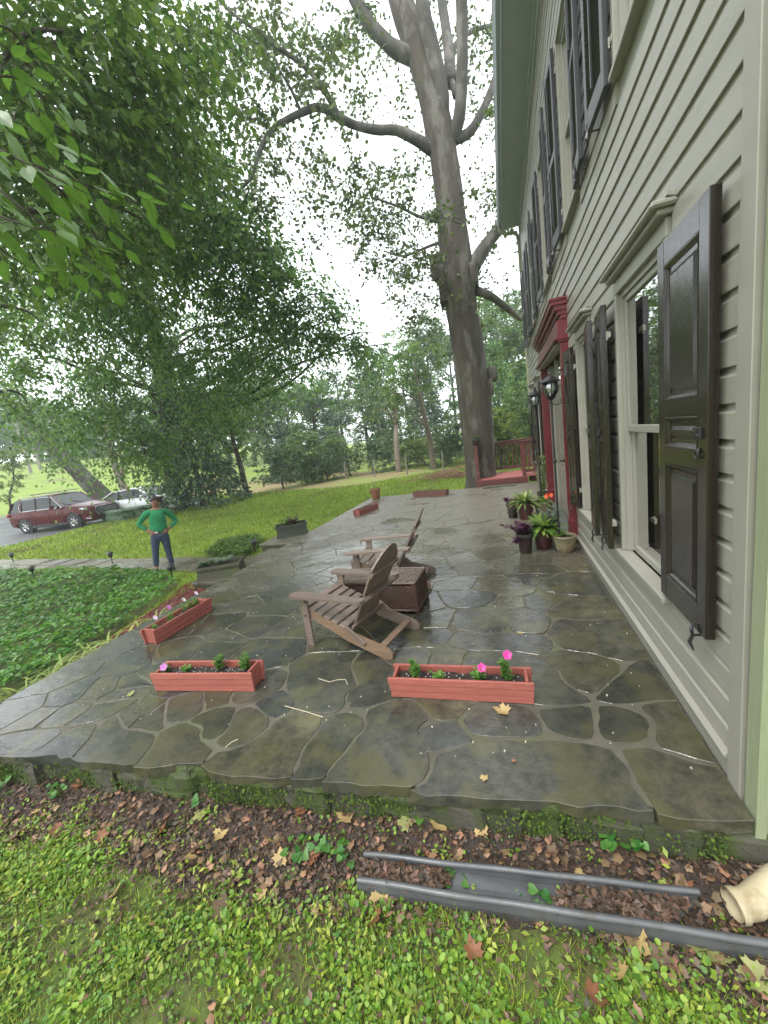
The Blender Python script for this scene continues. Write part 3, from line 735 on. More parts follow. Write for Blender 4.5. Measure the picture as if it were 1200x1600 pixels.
shutter('p', .42, 1.86, XS - .075, 10.93, .62, -1, .05); shutter('p', .42, 1.86, XS - .075, 11.7, .62, 1, .05)
for (a, b, c, d) in UPP:
    if a > 2.5: shutter('l', .46, 1.80, XS - .07, a - .07, c - .03, -1, .06)
    shutter('l', .46, 1.80, XS - .07, b + .07, c - .03, 1, .05)

# ---- door surround
DX = XS - .14
sr = MB()
y0, y1 = DOOR[0], DOOR[1]
post = []
for yc in (y0 + .06, y1 - .06):
    p = MB(); p.box((XS - .05, yc, 1.36), (.12, .10, 2.5), bev=.004); p.box((XS - .055, yc, .20), (.15, .13, .26), bev=.01); p.box((XS - .055, yc, .345), (.14, .12, .03), bev=.008)
    p.box((XS - .055, yc, 2.30), (.15, .12, .03), bev=.008); p.box((XS - .055, yc, 2.63), (.16, .13, .035), bev=.01)
    p.box((XS - .116, yc - .0, 1.35), (.014, .05, 1.75), bev=.004)
    post.append(hb(p, 'door_post', REDP))
PINKP = REDP
fz = MB(); yc = (y0 + y1) / 2; L_ = y1 - y0
fz.box((XS - .06, yc, 2.76), (.17, L_, .23), bev=.004).box((XS - .085, yc, 2.66), (.20, L_ + .02, .035), bev=.008)
hb(fz, 'frieze', REDP)
cr = MB()
for dx, zz, hh, ex in ((.10, 2.905, .05, .02), (.13, 2.955, .05, .04), (.17, 3.01, .06, .07), (.21, 3.065, .05, .10), (.225, 3.105, .03, .12)):
    cr.box((XS - dx / 2, yc, zz), (dx, L_ + ex, hh + .003), bev=.006)
hb(cr, 'cornice', REDP)
MB_ = MB(); MB_.box((XS - .10, yc, 2.655 - .035), (.10, L_ - .4, .02)); hb(MB_, 'transom_trim', TRIM)
# recess, sidelight panels, storm door
rec = MB(); rec.box((XS + .02, yc, 2.22), (.03, L_ - .36, .06)); rec.box((XS + .02, y0 + .28, 1.35), (.05, .18, 2.5)); rec.box((XS + .02, y1 - .28, 1.35), (.05, .18, 2.5)); rec.box((XS + .05, y0 + .6, .6), (.04, .5, 1.1)); rec.box((XS + .05, y1 - .6, .6), (.04, .5, 1.1)); hb(rec, 'door_jamb', TRIM)
DOORM = mat('door_grey', (.20, .18, .15), (.16, .14, .12), rough=.4, scale=2)
dr = MB(); dr.box((XS + .03, yc, 1.15), (.045, 1.0, 2.05), bev=.005)
for zz, hh in ((.55, .7), (1.55, .9)):
    for yy in (-.23, .23): dr.box((XS + .004, yc + yy, zz), (.015, .34, hh), bev=.006)
d_ = hb(dr, 'door', DOORM); MB().lathe([(.012, 0), (.012, .04), (.03, .05), (.03, .075), (.01, .085)], 12, (XS - .08, yc - .4, 1.05), ax='x').build('door_handle', IRON, d_)
tg_ = MB()
for i in range(4): tg_.box((XS + .03, y0 + .4 + i * (L_ - .8) / 3, 2.44), (.04, .03, .38))
tw = hb(tg_, 'transom_window', TRIM)
MB().add([(XS + .04, y0 + .2, 2.25), (XS + .04, y1 - .2, 2.25), (XS + .04, y1 - .2, 2.64), (XS + .04, y0 + .2, 2.64)], [(0, 3, 2, 1)]).build('pane', GLASS, tw)
for yy in (y0 + .6, y1 - .6):
    sl = hb(MB().box((XS + .04, yy - .26, 1.66), (.035, .03, 1.0)).box((XS + .04, yy + .26, 1.66), (.035, .03, 1.0)), 'sidelight', TRIM)
    MB().add([(XS + .045, yy - .25, 1.17), (XS + .045, yy + .25, 1.17), (XS + .045, yy + .25, 2.2), (XS + .045, yy - .25, 2.2)], [(0, 3, 2, 1)]).build('pane', GLASS, sl)
STEP = mat('door_step_stone', (.10, .105, .09), (.07, .075, .065), rough=.45, scale=4, bump=.5)
hb(MB().box((XS - .13, yc, .045), (.34, L_ - .3, .09), bev=.01), 'door_step', STEP)

# ---- downspouts (fixed to the house)
def rect_spout(path, w_, d_, name, m):
    mb = MB(); R_ = []
    for p in path:
        for k, (a, b) in enumerate(((-1, -1), (-.33, -1), (-.2, -.82), (.2, -.82), (.33, -1), (1, -1), (1, 1), (-1, 1))): R_.append((p[0] + a * w_ / 2, p[1] + b * d_ / 2, p[2]))
    n = 8; fs = [(i * n + k, i * n + (k + 1) % n, (i + 1) * n + (k + 1) % n, (i + 1) * n + k) for i in range(len(path) - 1) for k in range(n)]
    mb.add(R_, fs); return hb(mb, name, m)
GRN_SP = mat('algae_downspout', (.27, .29, .19), (.20, .23, .13), rough=.5, scale=6, bump=.4, bscale=30, stretch=(30, 30, .5))
ds = rect_spout([(.915, HY0 - .065, 6.9), (.915, HY0 - .065, 3.0), (.910, HY0 - .066, 1.0), (.903, HY0 - .068, -.275)], .105, .08, 'downspout', GRN_SP)
MB().box((.915, HY0 - .108, 1.55), (.115, .006, .03)).box((.99, HY0 - .06, 1.55), (.04, .1, .03)).build('strap', TRIM, ds)
ELB = mat('cream_drain_plastic', (.46, .40, .27), (.34, .28, .17), rough=.4, scale=6, bump=.1, c3=(.26, .20, .11), s3=9)
eb = MB(); pts = []; ctr = G(1146, 1412, -.205)
end = Vector((ctr[0], ctr[1], -.215)); top = Vector((.975, 1.63, -.12))
curve = [top, top + Vector((.0, -.004, -.05)), Vector((.955, 1.600, -.205)), Vector((.90, 1.578, -.218)), end + Vector((.06, .018, .004)), end]
rads = [.048, .048, .050, .050, .051, .051]
eb.tube(curve, rads, 22, cap=False); eb.tube(curve[::-1], [r - .005 for r in rads[::-1]], 22, cap=False)
# rim joining the two walls
n = 22; o = len(eb.v); base_out = 5 * n; 
eb.tube([end + Vector((.022, .006, 0)), end + Vector((-.003, -.001, 0))], [.056, .056], 22, cap=False); eb.tube([end + Vector((-.003, -.001, 0)), end + Vector((.022, .006, 0))], [.047, .047], 22, cap=False)
elb = eb.build('drain_elbow', ELB, ds, smooth=True)
E_ = MB(); E_.tube([(.903, HY0 - .07, -.205), (.91, HY0 - .075, -.235), (.94, HY0 - .10, -.27)], [.078, .074, .06], 16); E_.build('adaptor', ELB, ds, smooth=True)
fs_ = MB(); xo = XO - .07; 
fs_.tube([(xo, HY1 + .04, ZT + .07), (xo + .01, HY1 + .05, ZT - .03), (xo + .14, HY1 + .05, ZT - .12), (XS - .10, HY1 + .04, ZT - .16), (XS - .06, HY1 + .03, ZT - .34), (XS - .05, HY1 + .03, ZT - .6), (XS - .05, HY1 + .03, .02)], .045, 10)
hb(fs_, 'downspout', GRN_SP)

# ================================================================ WALL LANTERNS
def lantern(x, y, zc, label):
    t = thing('lantern', label, 'lantern', (x, y, zc), 0, 'black lanterns beside the red doorway'); LS = .70
    def sc(mb): mb.v = [(v[0] * LS, v[1] * LS, v[2] * LS) for v in mb.v]; return mb
    glob = [(.055, -.125), (.095, -.08), (.125, -.02), (.13, .04), (.118, .09), (.10, .125)]
    sc(MB().lathe([(a * .93, b) for a, b in glob], 20, cap=False)).build('glass_globe', GLASS, t, smooth=True)
    for k in range(8):
        a = 2 * math.pi * k / 8; sc(MB().tube([(q * math.cos(a), q * math.sin(a), b) for q, b in glob], .007, 5)).build('rib', IRON, t)
    cap = MB().lathe([(.10, .125), (.17, .13), (.175, .14), (.13, .165), (.12, .17), (.09, .20), (.045, .225), (.02, .235), (.014, .25), (.024, .265), (.012, .285), (.006, .32), (.001, .36)], 20); cap = sc(cap); smooth_by_angle(cap.build('cap', IRON, t))
    bt = MB().lathe([(.02, -.30), (.026, -.28), (.016, -.26), (.022, -.24), (.03, -.22), (.018, -.20), (.03, -.17), (.075, -.14), (.085, -.128), (.06, -.12)], 16); bt = sc(bt); smooth_by_angle(bt.build('bowl', IRON, t))
    BULB = mat('candle_bulb', (.75, .72, .62), rough=.25, scale=3)
    cd = MB()
    for a in (0, 2.1, 4.2): cd.lathe([(.011, -.09), (.011, -.02), (.016, 0), (.014, .03), (.003, .06)], 10, (.035 * math.cos(a), .035 * math.sin(a), 0))
    sc(cd).build('candle_bulbs', BULB, t, smooth=True)
    ar = MB(); dx = (XS - .03 - x) / LS
    ar.tube([(0, 0, -.25), (dx * .3, 0, -.27), (dx * .55, 0, -.235), (dx * .75, 0, -.26), (dx, 0, -.25)], .009, 6)
    for (cx, cz, r_, s0) in ((dx * .45, -.20, .035, 0), (dx * .7, -.30, .03, 2), (dx * .8, -.19, .035, 1), (-.05, -.27, .03, 3)):
        ar.tube([(cx + r_ * (1 - k / 16) * math.cos(s0 + k * .5), 0, cz + r_ * (1 - k / 16) * math.sin(s0 + k * .5)) for k in range(13)], .006, 5)
    sc(ar).build('scroll_arm', IRON, t)
    bp = MB().box((dx - .005, 0, -.25), (.02, .09, .24), bev=.006); sc(bp).build('wall_plate', IRON, t)
    tl = MB().tube([(0, 0, -.19), (0, 0, -zc + .0)], .0125, 8); tl.lathe([(.02, -.9), (.024, -.88), (.02, -.86)], 10); tl.lathe([(.07, -zc), (.06, -zc + .02), (.02, -zc + .05)], 14); tl.build('pole', IRON, t)
    return t
lantern(.60, 5.30, 2.05, 'black lantern with glass globe on a pole by the near red door post')
lantern(.58, 7.45, 2.05, 'black lantern with glass globe on a pole beyond the far red door post')
# ================================================================ TERRACE FURNITURE
WOOD = mat('weathered_brown_stain', (.185, .138, .110), (.115, .084, .066), rough=.38, scale=3, bump=.35, bscale=26, stretch=(1, 8, 8), c3=(.17, .13, .10), s3=3, t3=(.55, .72), objrand=.16)
WOODR = mat('bare_damp_wood', (.21, .135, .085), (.14, .09, .055), rough=.5, scale=3, bump=.35, bscale=26, stretch=(1, 8, 8))
def rounded_board(L_, w_, t_, r0=0.5, r1=0.5, n=7, taper=1.0):
    """board along +x from 0 to L_, width in y, rounded ends"""
    P = []
    for k in range(n + 1):
        a = math.pi / 2 - math.pi * k / n; P.append((L_ - w_ / 2 * r1 + math.cos(a) * w_ / 2 * r1 * 1.0, math.sin(a) * w_ / 2))
    for k in range(n + 1):
        a = -math.pi / 2 - math.pi * k / n; P.append((w_ / 2 * r0 * taper + math.cos(a) * w_ / 2 * r0 * taper, math.sin(a) * w_ / 2 * taper))
    return [(p[0], p[1]) for p in P][::-1]
def xform(mb, R, t):
    mb.v = [tuple(R @ Vector(v) + Vector(t)) for v in mb.v]; return mb
def adirondack(label, x, y, rz):
    t = thing('adirondack_chair', label, 'chair', (x, y, 0), rz, 'wooden adirondack chairs on the terrace')
    B = lambda mb, n, m=WOOD: mb.build(n, m, t)
    for s in (-1, 1):
        B(MB().box((.36, s * .275, .245), (.075, .024, .49), bev=.004), 'leg')
        # stringer: profile in xz, rounded tail
        pr = [(.43, .30), (.43, .365), (.40, .375), (.10, .262), (-.10, .185), (-.40, .105), (-.455, .08), (-.48, .045), (-.475, .01), (-.45, .0), (-.38, .0), (-.05, .10), (.15, .19), (.38, .285)]
        pr = [(a, b) for a, b in pr][::-1]
        B(MB().prism(pr, s * .25 - .011, s * .25 + .011, 'y'), 'stringer', WOODR if s > 0 else WOOD)
        # arm
        a = MB().prism(rounded_board(.78, .125, .022, .8, .9, taper=.72), -.011, .011); a.v = [(v[0] - .30, v[1] + s * .30, v[2] + .50 - .012 * (v[0])) for v in a.v]
        B(a, 'arm')
        B(MB().box((.36, s * .298, .455), (.06, .02, .07), bev=.004), 'arm_bracket')
        B(MB().bar((-.05, s * .268, .235), (-.23, s * .268, .10), .018, .045, bev=.004), 'link_bar')
        B(MB().lathe([(.011, s * .262), (.011, s * .292), (.004, s * .296)], 8, (.36, 0, .30), ax='y'), 'bolt', IRON)
    for k in range(6):
        xx = .375 - k * .078; zz = .375 - (.40 - xx) * .375 + .006
        B(MB().box((xx, 0, zz + .004), (.064, .53, .018), rot=(0, -.355, 0), bev=.004), 'seat_slat')
    B(MB().box((.432, 0, .325), (.02, .53, .07), rot=(0, .2, 0), bev=.004), 'front_rail')
    # back: fan of slats between (x0,z0) and the curved top
    p0 = Vector((-.055, 0, .16)); d = Vector((-.40, 0, .74)).normalized(); nrm = Vector((d.z, 0, -d.x)); L0 = .83
    ns = 6
    for k in range(ns):
        u = (k - (ns - 1) / 2) / ((ns - 1) / 2); yb = u * .150; yt = u * .178; hw0 = .0295; hw1 = .0345
        def H(uu): return L0 - .125 * abs(uu) ** 2.1
        u0 = u - .19; u1 = u + .19
        pts = [(yb - hw0, 0), (yb + hw0, 0), (yt + hw1, H(u1) - .0), (yt, (H(u0) + H(u1)) / 2 + .006), (yt - hw1, H(u0))]
        vs = []
        for off in (-.009, .009): vs += [tuple(p0 + d * b + Vector((0, a, 0)) + nrm * off) for a, b in pts]
        B(MB().add(vs, [(4, 3, 2, 1, 0), (5, 6, 7, 8, 9)] + [(i, (i + 1) % 5, (i + 1) % 5 + 5, i + 5) for i in range(5)]), 'back_slat')
    def back_rail(h, w_, hh, n='back_rail', dep=.022, m=WOOD, rr=0):
        c = p0 + d * h - nrm * (.009 + dep / 2); R = Matrix((nrm, Vector((0, 1, 0)), d)).transposed()
        B(MB().box(c, (dep, w_, hh), R, bev=.004), n, m)
    back_rail(.06, .50, .08); back_rail(.60, .44, .045)
    B(MB().box((-.27, 0, .478), (.05, .64, .024), rot=(0, -.3, 0), bev=.004), 'arm_rail')
    B(MB().box((-.235, 0, .455), (.022, .58, .05), rot=(0, -.45, 0), bev=.004), 'arm_rail')
    B(MB().box((-.37, 0, .085), (.055, .48, .02), rot=(0, -.25, 0), bev=.003), 'stretcher', WOODR)
    return t
adirondack('nearer brown wooden adirondack chair seen from behind in front of the wicker table', -1.369, 3.0, math.atan2(.23, -.97))
adirondack('farther brown wooden adirondack chair, its back seen edge-on beyond the wicker table', -1.40, 4.32, math.pi + .05)

# wicker table
WICK = mat('dark_wicker', (.050, .024, .016), (.085, .042, .028), rough=.3, scale=40, r2=.5, island=.25)
wt = thing('wicker_table', 'low dark brown wicker table with woven top between the two wooden chairs', 'table', (-1.34, 3.66, 0), -.04)
def weave(L_, H_, nu, nv, amp=.004, wv=.75):
    """over-under straps on an LxH sheet in the local xz plane, facing -y"""
    m = MB(); du = L_ / nu; dv = H_ / nv; n = nu
    for j in range(nv):
        z0 = j * dv + dv * (1 - wv) / 2; z1 = z0 + dv * wv; vs = []
        for i in range(n + 1):
            yy = -amp * (1 if (i + j) % 2 else -1); xx = i * du
            vs += [(xx, yy, z0), (xx, yy - .0015, (z0 + z1) / 2), (xx, yy, z1)]
        m.add(vs, [(3 * i + q, 3 * i + 3 + q, 3 * i + 4 + q, 3 * i + 1 + q) for i in range(n) for q in (0, 1)])
    for i in range(nu):
        x0 = i * du + du * .18; x1 = (i + 1) * du - du * .18; vs = []
        for j in range(nv + 1):
            yy = -amp * (1 if (i + j) % 2 == 0 else -1) * .8; vs += [(x0, yy, j * dv), (x1, yy, j * dv)]
        m.add(vs, [(2 * j, 2 * j + 1, 2 * j + 3, 2 * j + 2) for j in range(nv)])
    return m
TL, TW, TH = .86, .44, .34
body = MB().box((0, 0, .17), (TL - .03, TW - .03, .27)); body.build('inner_frame', BLACKP, wt)
for (L_, rz_, cx, cy_) in ((TL, 0, 0, -TW / 2), (TL, math.pi, 0, TW / 2), (TW, math.pi / 2, TL / 2, 0), (TW, -math.pi / 2, -TL / 2, 0)):
    m = weave(L_, .26, int(L_ / .026), 14); R = Matrix.Rotation(rz_, 3, 'Z'); m.v = [tuple(R @ Vector((v[0] - L_ / 2, v[1], v[2] + .045)) + Vector((cx, cy_, 0))) for v in m.v]
    m.build('woven_side', WICK, wt)
WTOP = mat('sheen_wicker_top', (.10, .075, .062), (.14, .11, .09), rough=.2, scale=40, island=.25)  # same wicker as the sides, bright reflected sheen painted in as paler colour
m = weave(TL, TW, 30, 22, .003, .8); m.v = [(v[0] - TL / 2, v[2] - TW / 2, TH - .008 - v[1]) for v in m.v]; m.build('woven_top', WTOP, wt)
m = MB()
for a, b in (((-TL / 2, -TW / 2), (TL / 2, -TW / 2)), ((TL / 2, -TW / 2), (TL / 2, TW / 2)), ((TL / 2, TW / 2), (-TL / 2, TW / 2)), ((-TL / 2, TW / 2), (-TL / 2, -TW / 2))):
    for z in (TH - .012, .045): m.bar((a[0], a[1], z), (b[0], b[1], z), .022, .022, bev=.005)
m.build('rim', WICK, wt)
for sx in (-1, 1):
    for sy in (-1, 1): MB().box((sx * (TL / 2 - .01), sy * (TW / 2 - .01), TH / 2), (.03, .03, TH), bev=.006).build('leg', WICK, wt)

# ---- flower boxes
BOX = mat('red_cedar_stain', (.33, .095, .070), (.24, .066, .048), rough=.42, scale=4, bump=.5, bscale=24, stretch=(2, 14, 14), c3=(.24, .06, .04), s3=7, t3=(.6, .75), objrand=.06)
LEAFB = mat('petunia_leaf', (.10, .22, .035), (.07, .16, .025), rough=.5, scale=9, island=.3, trans=.35)
PINK = mat('magenta_petal', (.75, .06, .33), (.62, .04, .28), rough=.5, scale=20, trans=.3)
MAUVE = mat('mauve_petal', (.55, .22, .52), (.42, .12, .42), rough=.5, scale=20, trans=.3)
PALE = mat('pale_petal', (.75, .62, .74), (.7, .5, .66), rough=.5, scale=20, trans=.3)
WHITEP = mat('perlite_white', (.6, .6, .56), rough=.8)
def plant_mesh(n, h, spread, size, tpl=OVAL, lean=(0, 0), stalks=5):
    """stalks with leaves all round; returns V,F arrays"""
    P, Fd, U, Sz = [], [], [], []; m = MB()
    for s in range(stalks):
        a = rng.uniform(0, 6.28); tip = np.array([math.cos(a) * spread * rng.uniform(.2, 1) + lean[0], math.sin(a) * spread * rng.uniform(.2, 1) + lean[1], h * rng.uniform(.6, 1)])
        m.tube([(0, 0, 0), tuple(tip * .5 + np.array([0, 0, h * .08])), tuple(tip)], .0018, 4)
        for k in range(n // stalks):
            t_ = rng.uniform(.15, 1.0); p = tip * t_; b = rng.uniform(0, 6.28)
            f = np.array([math.cos(b), math.sin(b), rng.uniform(-.1, .8)]); P.append(p); Fd.append(f); U.append([-f[0] * .4, -f[1] * .4, 1]); Sz.append(size * rng.uniform(.6, 1.15) * (1.15 - .4 * t_))
    return scatter(np.array(P), np.array(Fd), np.array(U), np.array(Sz), tpl), m
def add_plant(root, x, y, z, n, h, spread, size, m=LEAFB, name='foliage', tpl=OVAL, lean=(0, 0), stalks=5, wid=1):
    (V, Fc), st = plant_mesh(n, h, spread, size, tpl, lean, stalks)
    o = np_mesh(name, V, Fc, m, root, (x, y, z)); st.build('stems', m, o); return o
def petunia(root, x, y, z, r, m, face=(0.3, -1, .7)):
    f = Vector(face).normalized(); a = f.orthogonal().normalized(); b = f.cross(a); mb = MB(); n = 20; vs = [(0, 0, 0)]
    for rr_, zz in ((.25, .10), (.6, .36), (1.0, .40)):
        for k in range(n):
            q = 2 * math.pi * k / n; w_ = rr_ * (1 + .12 * math.cos(5 * q) * (rr_ > .5)); zq = zz + .08 * math.sin(10 * q) * (rr_ > .9)
            vs.append(tuple(a * (w_ * math.cos(q) * r) + b * (w_ * math.sin(q) * r) + f * (zq * r)))
    fs = [(0, 1 + k, 1 + (k + 1) % n) for k in range(n)] + [(1 + i * n + k, 1 + (i + 1) * n + k, 1 + (i + 1) * n + (k + 1) % n, 1 + i * n + (k + 1) % n) for i in range(2) for k in range(n)]
    o = mb.add(vs, fs).build('flower', m, root, (x, y, z), smooth=True); return o
def flower_box(label, a, b, h=.165, wd=.19, flip=1, m=BOX, group='red wooden flower boxes', nb=3, plants=(), soil=True):
    """a,b: the two ends of its near bottom edge"""
    a = Vector((a[0], a[1], 0)); b = Vector((b[0], b[1], 0)); L_ = (b - a).length; ang = math.atan2(b.y - a.y, b.x - a.x)
    t = thing('flower_box', label, 'planter', a, ang, group)
    bh = h / nb; fl = .012
    for k in range(nb):
        z = bh * (k + .5); o = fl * k / nb
        for (y, s) in ((.009 - o, 1), (wd - .009 + o, -1)):
            MB().box((L_ / 2, y, z), (L_ + 2 * o, .018, bh - .0025), bev=.003).build('board', m, t)
    for s in (0, 1):
        xx = .035 if s == 0 else L_ - .035
        for k in range(nb): MB().box((xx + (-.4 + .8 * s) * fl * k / nb, wd / 2, bh * (k + .5)), (.018, wd - .038, bh - .0025), bev=.002).build('end_board', m, t)
    if soil:
        g_ = MB(); nx = 24; ny = 6; vs = []
        for i in range(nx + 1):
            for j in range(ny + 1): vs.append((.046 + (L_ - .092) * i / nx, .02 + (wd - .04) * j / ny, h * .70 + rng.normal() * .005))
        g_.add(vs, [(i * (ny + 1) + j, (i + 1) * (ny + 1) + j, (i + 1) * (ny + 1) + j + 1, i * (ny + 1) + j + 1) for i in range(nx) for j in range(ny)])
        g_.build('soil', SOIL, t)
        pm = MB()
        for k in range(70):
            p = (rng.uniform(.06, L_ - .06), rng.uniform(.03, wd - .03), h * .70 + .006); pm.box(p, (.005, .005, .004), rot=(rng.uniform(0, 3), rng.uniform(0, 3), 0))
        tag(pm.build('perlite', WHITEP, t), kind='stuff')
    for (u, v, n, hh, sp_, fm, fh) in plants:
        add_plant(t, u * L_, v * wd, h * .7, int(n * 1.3), hh * 1.1, sp_ * 1.2, .042, wid=.75)
        if fm: petunia(t, u * L_ + .01, v * wd - .01, h * .7 + fh, .028, fm)
    return t
A, Bq = G(612, 1089), G(835, 1101)
bx = flower_box('red wooden flower box with two magenta petunias, nearest the house wall', A[:2], Bq[:2], h=.150, wd=.16, plants=((.18, .5, 110, .12, .045, None, 0), (.36, .5, 34, .03, .06, None, 0), (.66, .4, 110, .09, .06, PINK, .10), (.84, .5, 90, .17, .035, PINK, .185)))
A, Bq = G(243, 1080), G(398, 1081)
flower_box('red wooden flower box set square with one pink bloom at its left end', A[:2], Bq[:2], h=.16, wd=.17, plants=((.08, .4, 90, .05, .05, MAUVE, .065), (.28, .5, 40, .04, .05, None, 0), (.62, .6, 100, .13, .035, None, 0), (.88, .6, 120, .13, .045, None, 0)))
A, Bq = G(245, 1008), G(333, 953)
t = flower_box('red wooden flower box set along the red mulch bed with mauve and white petunias', A[:2], Bq[:2], h=.16, wd=.17, plants=((.12, .5, 30, .08, .05, PALE, .13), (.35, .5, 40, .10, .05, MAUVE, .16), (.62, .6, 30, .12, .06, WHITEP, .15), (.85, .6, 40, .10, .06, PALE, .15), (.75, .6, 30, .10, .06, None, 0)))
A, Bq = G(571, 805), G(583, 797)
flower_box('small red wooden flower box at the far left edge of the terrace', (-3.52, 8.75), (-3.30, 9.62), h=.15, wd=.18, plants=((.3, .5, 40, .07, .05, None, 0), (.7, .5, 40, .07, .05, None, 0)))
A, Bq = G(646, 777), G(697, 775)
OLDB = mat('old_brown_wood', (.17, .07, .05), (.11, .05, .035), rough=.6, scale=3, bump=.3, stretch=(2, 14, 14))
flower_box('low brown wooden trough of seedlings at the far edge of the terrace', A[:2], Bq[:2], h=.165, wd=.2, m=OLDB, group=None, plants=((.2, .5, 30, .10, .06, None, 0), (.5, .5, 30, .12, .06, None, 0), (.8, .5, 30, .08, .06, None, 0)))

# ---- pots
CLAYD = mat('dark_clay', (.034, .020, .017), (.024, .015, .013), rough=.5, scale=8, bump=.2)
CLAYR = mat('oxblood_glaze', (.065, .016, .017), (.045, .012, .013), rough=.3, scale=8, bump=.1)
CREAM = mat('cream_basket_glaze', (.21, .185, .105), (.15, .13, .075), rough=.45, scale=10, bump=.5, bscale=60, c3=(.16, .10, .06), s3=6)
TERR = mat('terracotta', (.30, .12, .07), (.22, .09, .05), rough=.8, scale=8, bump=.2)
PURP = mat('purple_leaf', (.085, .022, .055), (.05, .014, .035), rough=.35, scale=9, island=.4, trans=.2)
HOSTA = mat('variegated_leaf', (.13, .24, .035), (.09, .18, .025), rough=.4, scale=9, island=.35, trans=.3)
SPIDER = mat('striped_leaf', (.26, .34, .10), (.16, .25, .05), rough=.45, scale=9, island=.35, trans=.3)
GREYL = mat('grey_green_leaf', (.13, .18, .12), (.09, .13, .08), rough=.6, scale=9, island=.3, trans=.25)
def pot(label, x, y, r, h, m, lip=.06, z=0, group='potted plants by the doorstep', basket=False, name='potted_plant', cat='potted plant'):
    t = thing(name, label, cat, (x, y, z), 0, group)
    prof = [(r * .68, 0), (r * .70, .004), (r * .93, h * .80), (r * .94, h * .82), (r * 1.03, h * .83), (r * 1.04, h * .985), (r * 1.01, h), (r * .94, h), (r * .92, h * .86), (r * .88, h * .80)]
    if basket: prof = [(r * .62, 0), (r * .66, .006), (r * .80, h * .25), (r * .94, h * .55), (r * 1.0, h * .86), (r * 1.05, h * .90), (r * 1.06, h * .97), (r * 1.02, h), (r * .96, h), (r * .93, h * .88)]
    p = MB().lathe(prof, 28, cap=False); p.lathe([(r * .9, h * .84), (.001, h * .85)], 28, cap=False); p.lathe([(.001, .002), (r * .66, .002)], 28, cap=False)
    smooth_by_angle(p.build('pot', m, t), 40)
    MB().lathe([(r * .91, h * .86), (r * .5, h * .875), (.002, h * .87)], 24, cap=False).build('soil', SOIL, t)
    if basket:
        cr_ = MB()
        for k in range(14):
            for s in (-1, 1):
                cr_.tube([((np.interp(q, [0, 1], [r * .74, r * 1.0]) + .003) * math.cos(k * 2 * math.pi / 14 + s * q * .9), (np.interp(q, [0, 1], [r * .74, r * 1.0]) + .003) * math.sin(k * 2 * math.pi / 14 + s * q * .9), h * (.16 + .68 * q)) for q in np.linspace(0, 1, 7)], .004, 4)
        cr_.build('lattice_relief', m, t)
    return t
def blades(root, x, y, z, n, L_, m, name='foliage', wid=.5, up=.9, tpl=BLADE):
    a = rng.uniform(0, 6.28, n); e = rng.uniform(.25, 1.3, n) * up
    f = np.stack([np.cos(a) * np.cos(e), np.sin(a) * np.cos(e), np.sin(e)], 1); u = np.stack([-np.cos(a) * np.sin(e), -np.sin(a) * np.sin(e), np.cos(e)], 1)
    # arching strap: chain of 4 segments
    V = []; Fc = []
    for i in range(n):
        L2 = L_ * rng.uniform(.6, 1.1); p = np.array([rng.normal() * .01, rng.normal() * .01, 0.]); d = f[i].copy(); side = np.cross(d, [0, 0, 1]); side /= np.linalg.norm(side) + 1e-6; b = len(V)
        for k in range(6):
            w_ = wid * .05 * math.sin(math.pi * (.12 + .88 * k / 5.0)) * (L2 / .3) if k < 5 else .0005
            V.append(p - side * w_); V.append(p + side * w_); p = p + d * L2 / 5; d = d + np.array([0, 0, -.28]); d /= np.linalg.norm(d)
        Fc += [[b + 2 * k, b + 2 * k + 1, b + 2 * k + 3, b + 2 * k + 2] for k in range(5)]
    return np_mesh(name, np.array(V), np.array(Fc), m, root, (x, y, z), smooth=True)
t = pot('dark clay pot with drooping purple leaves, nearest the camera of the door pots', .175, 5.26, .105, .27, CLAYD); add_plant(t, 0, 0, .25, 300, .17, .21, .095, PURP, lean=(-.07, -.03), stalks=14); add_plant(t, -.04, -.03, .24, 90, -.10, .18, .09, PURP, name='drooping_foliage', stalks=8)
t = pot('oxblood pot overflowing with broad green hosta leaves beside the purple plant', .415, 5.42, .14, .25, CLAYR); blades(t, 0, 0, .22, 110, .36, HOSTA, wid=.62, up=.9); blades(t, .02, .02, .24, 60, .30, SPIDER, wid=.5, up=1.1); add_plant(t, .14, .05, .22, 220, .34, .2, .09, GREYL, name='filler_foliage', stalks=9)
t = pot('cream basket-weave pot of bare soil against the red post and wall', .655, 5.22, .135, .225, CREAM, basket=True); add_plant(t, -.03, .03, .19, 20, .09, .06, .04, LEAFB, stalks=3)
t = pot('small dark clay pot with purple leaves in the farther row of door pots', .07, 7.40, .11, .28, CLAYD); add_plant(t, 0, 0, .25, 220, .14, .20, .095, PURP, lean=(-.04, 0), stalks=8)
t = pot('dark red pot with a striped spider plant between purple and tan pots', .29, 7.22, .15, .30, CLAYR); blades(t, 0, 0, .27, 150, .38, SPIDER, wid=.28, up=1.0)
t = pot('tan basket pot with green spiky plant nearest the far red post', .60, 7.38, .15, .27, CREAM, basket=True); blades(t, 0, 0, .24, 60, .24, HOSTA, wid=.4)
t = pot('tall lily stalk with narrow whorled leaves growing beside the far post', .72, 8.55, .13, .24, CLAYD, name='potted_plant')
mb = MB()
for (ax_, ay_, hh) in ((0, 0, .78), (.06, -.05, .66), (-.06, .04, .55)):
    mb.tube([(ax_ * .3, ay_ * .3, 0), (ax_, ay_, hh)], .006, 5)
    n = 110; zz = rng.uniform(.05, hh, n); a = rng.uniform(0, 6.28, n); f = np.stack([np.cos(a), np.sin(a), np.full(n, .35)], 1)
    V, Fc = scatter(np.stack([ax_ * zz / hh, ay_ * zz / hh, zz], 1), f, np.tile([0, 0, 1.], (n, 1)), .11, NEED, 1.0)
    np_mesh('foliage', V, Fc, SPIDER, t, (0, 0, .21))
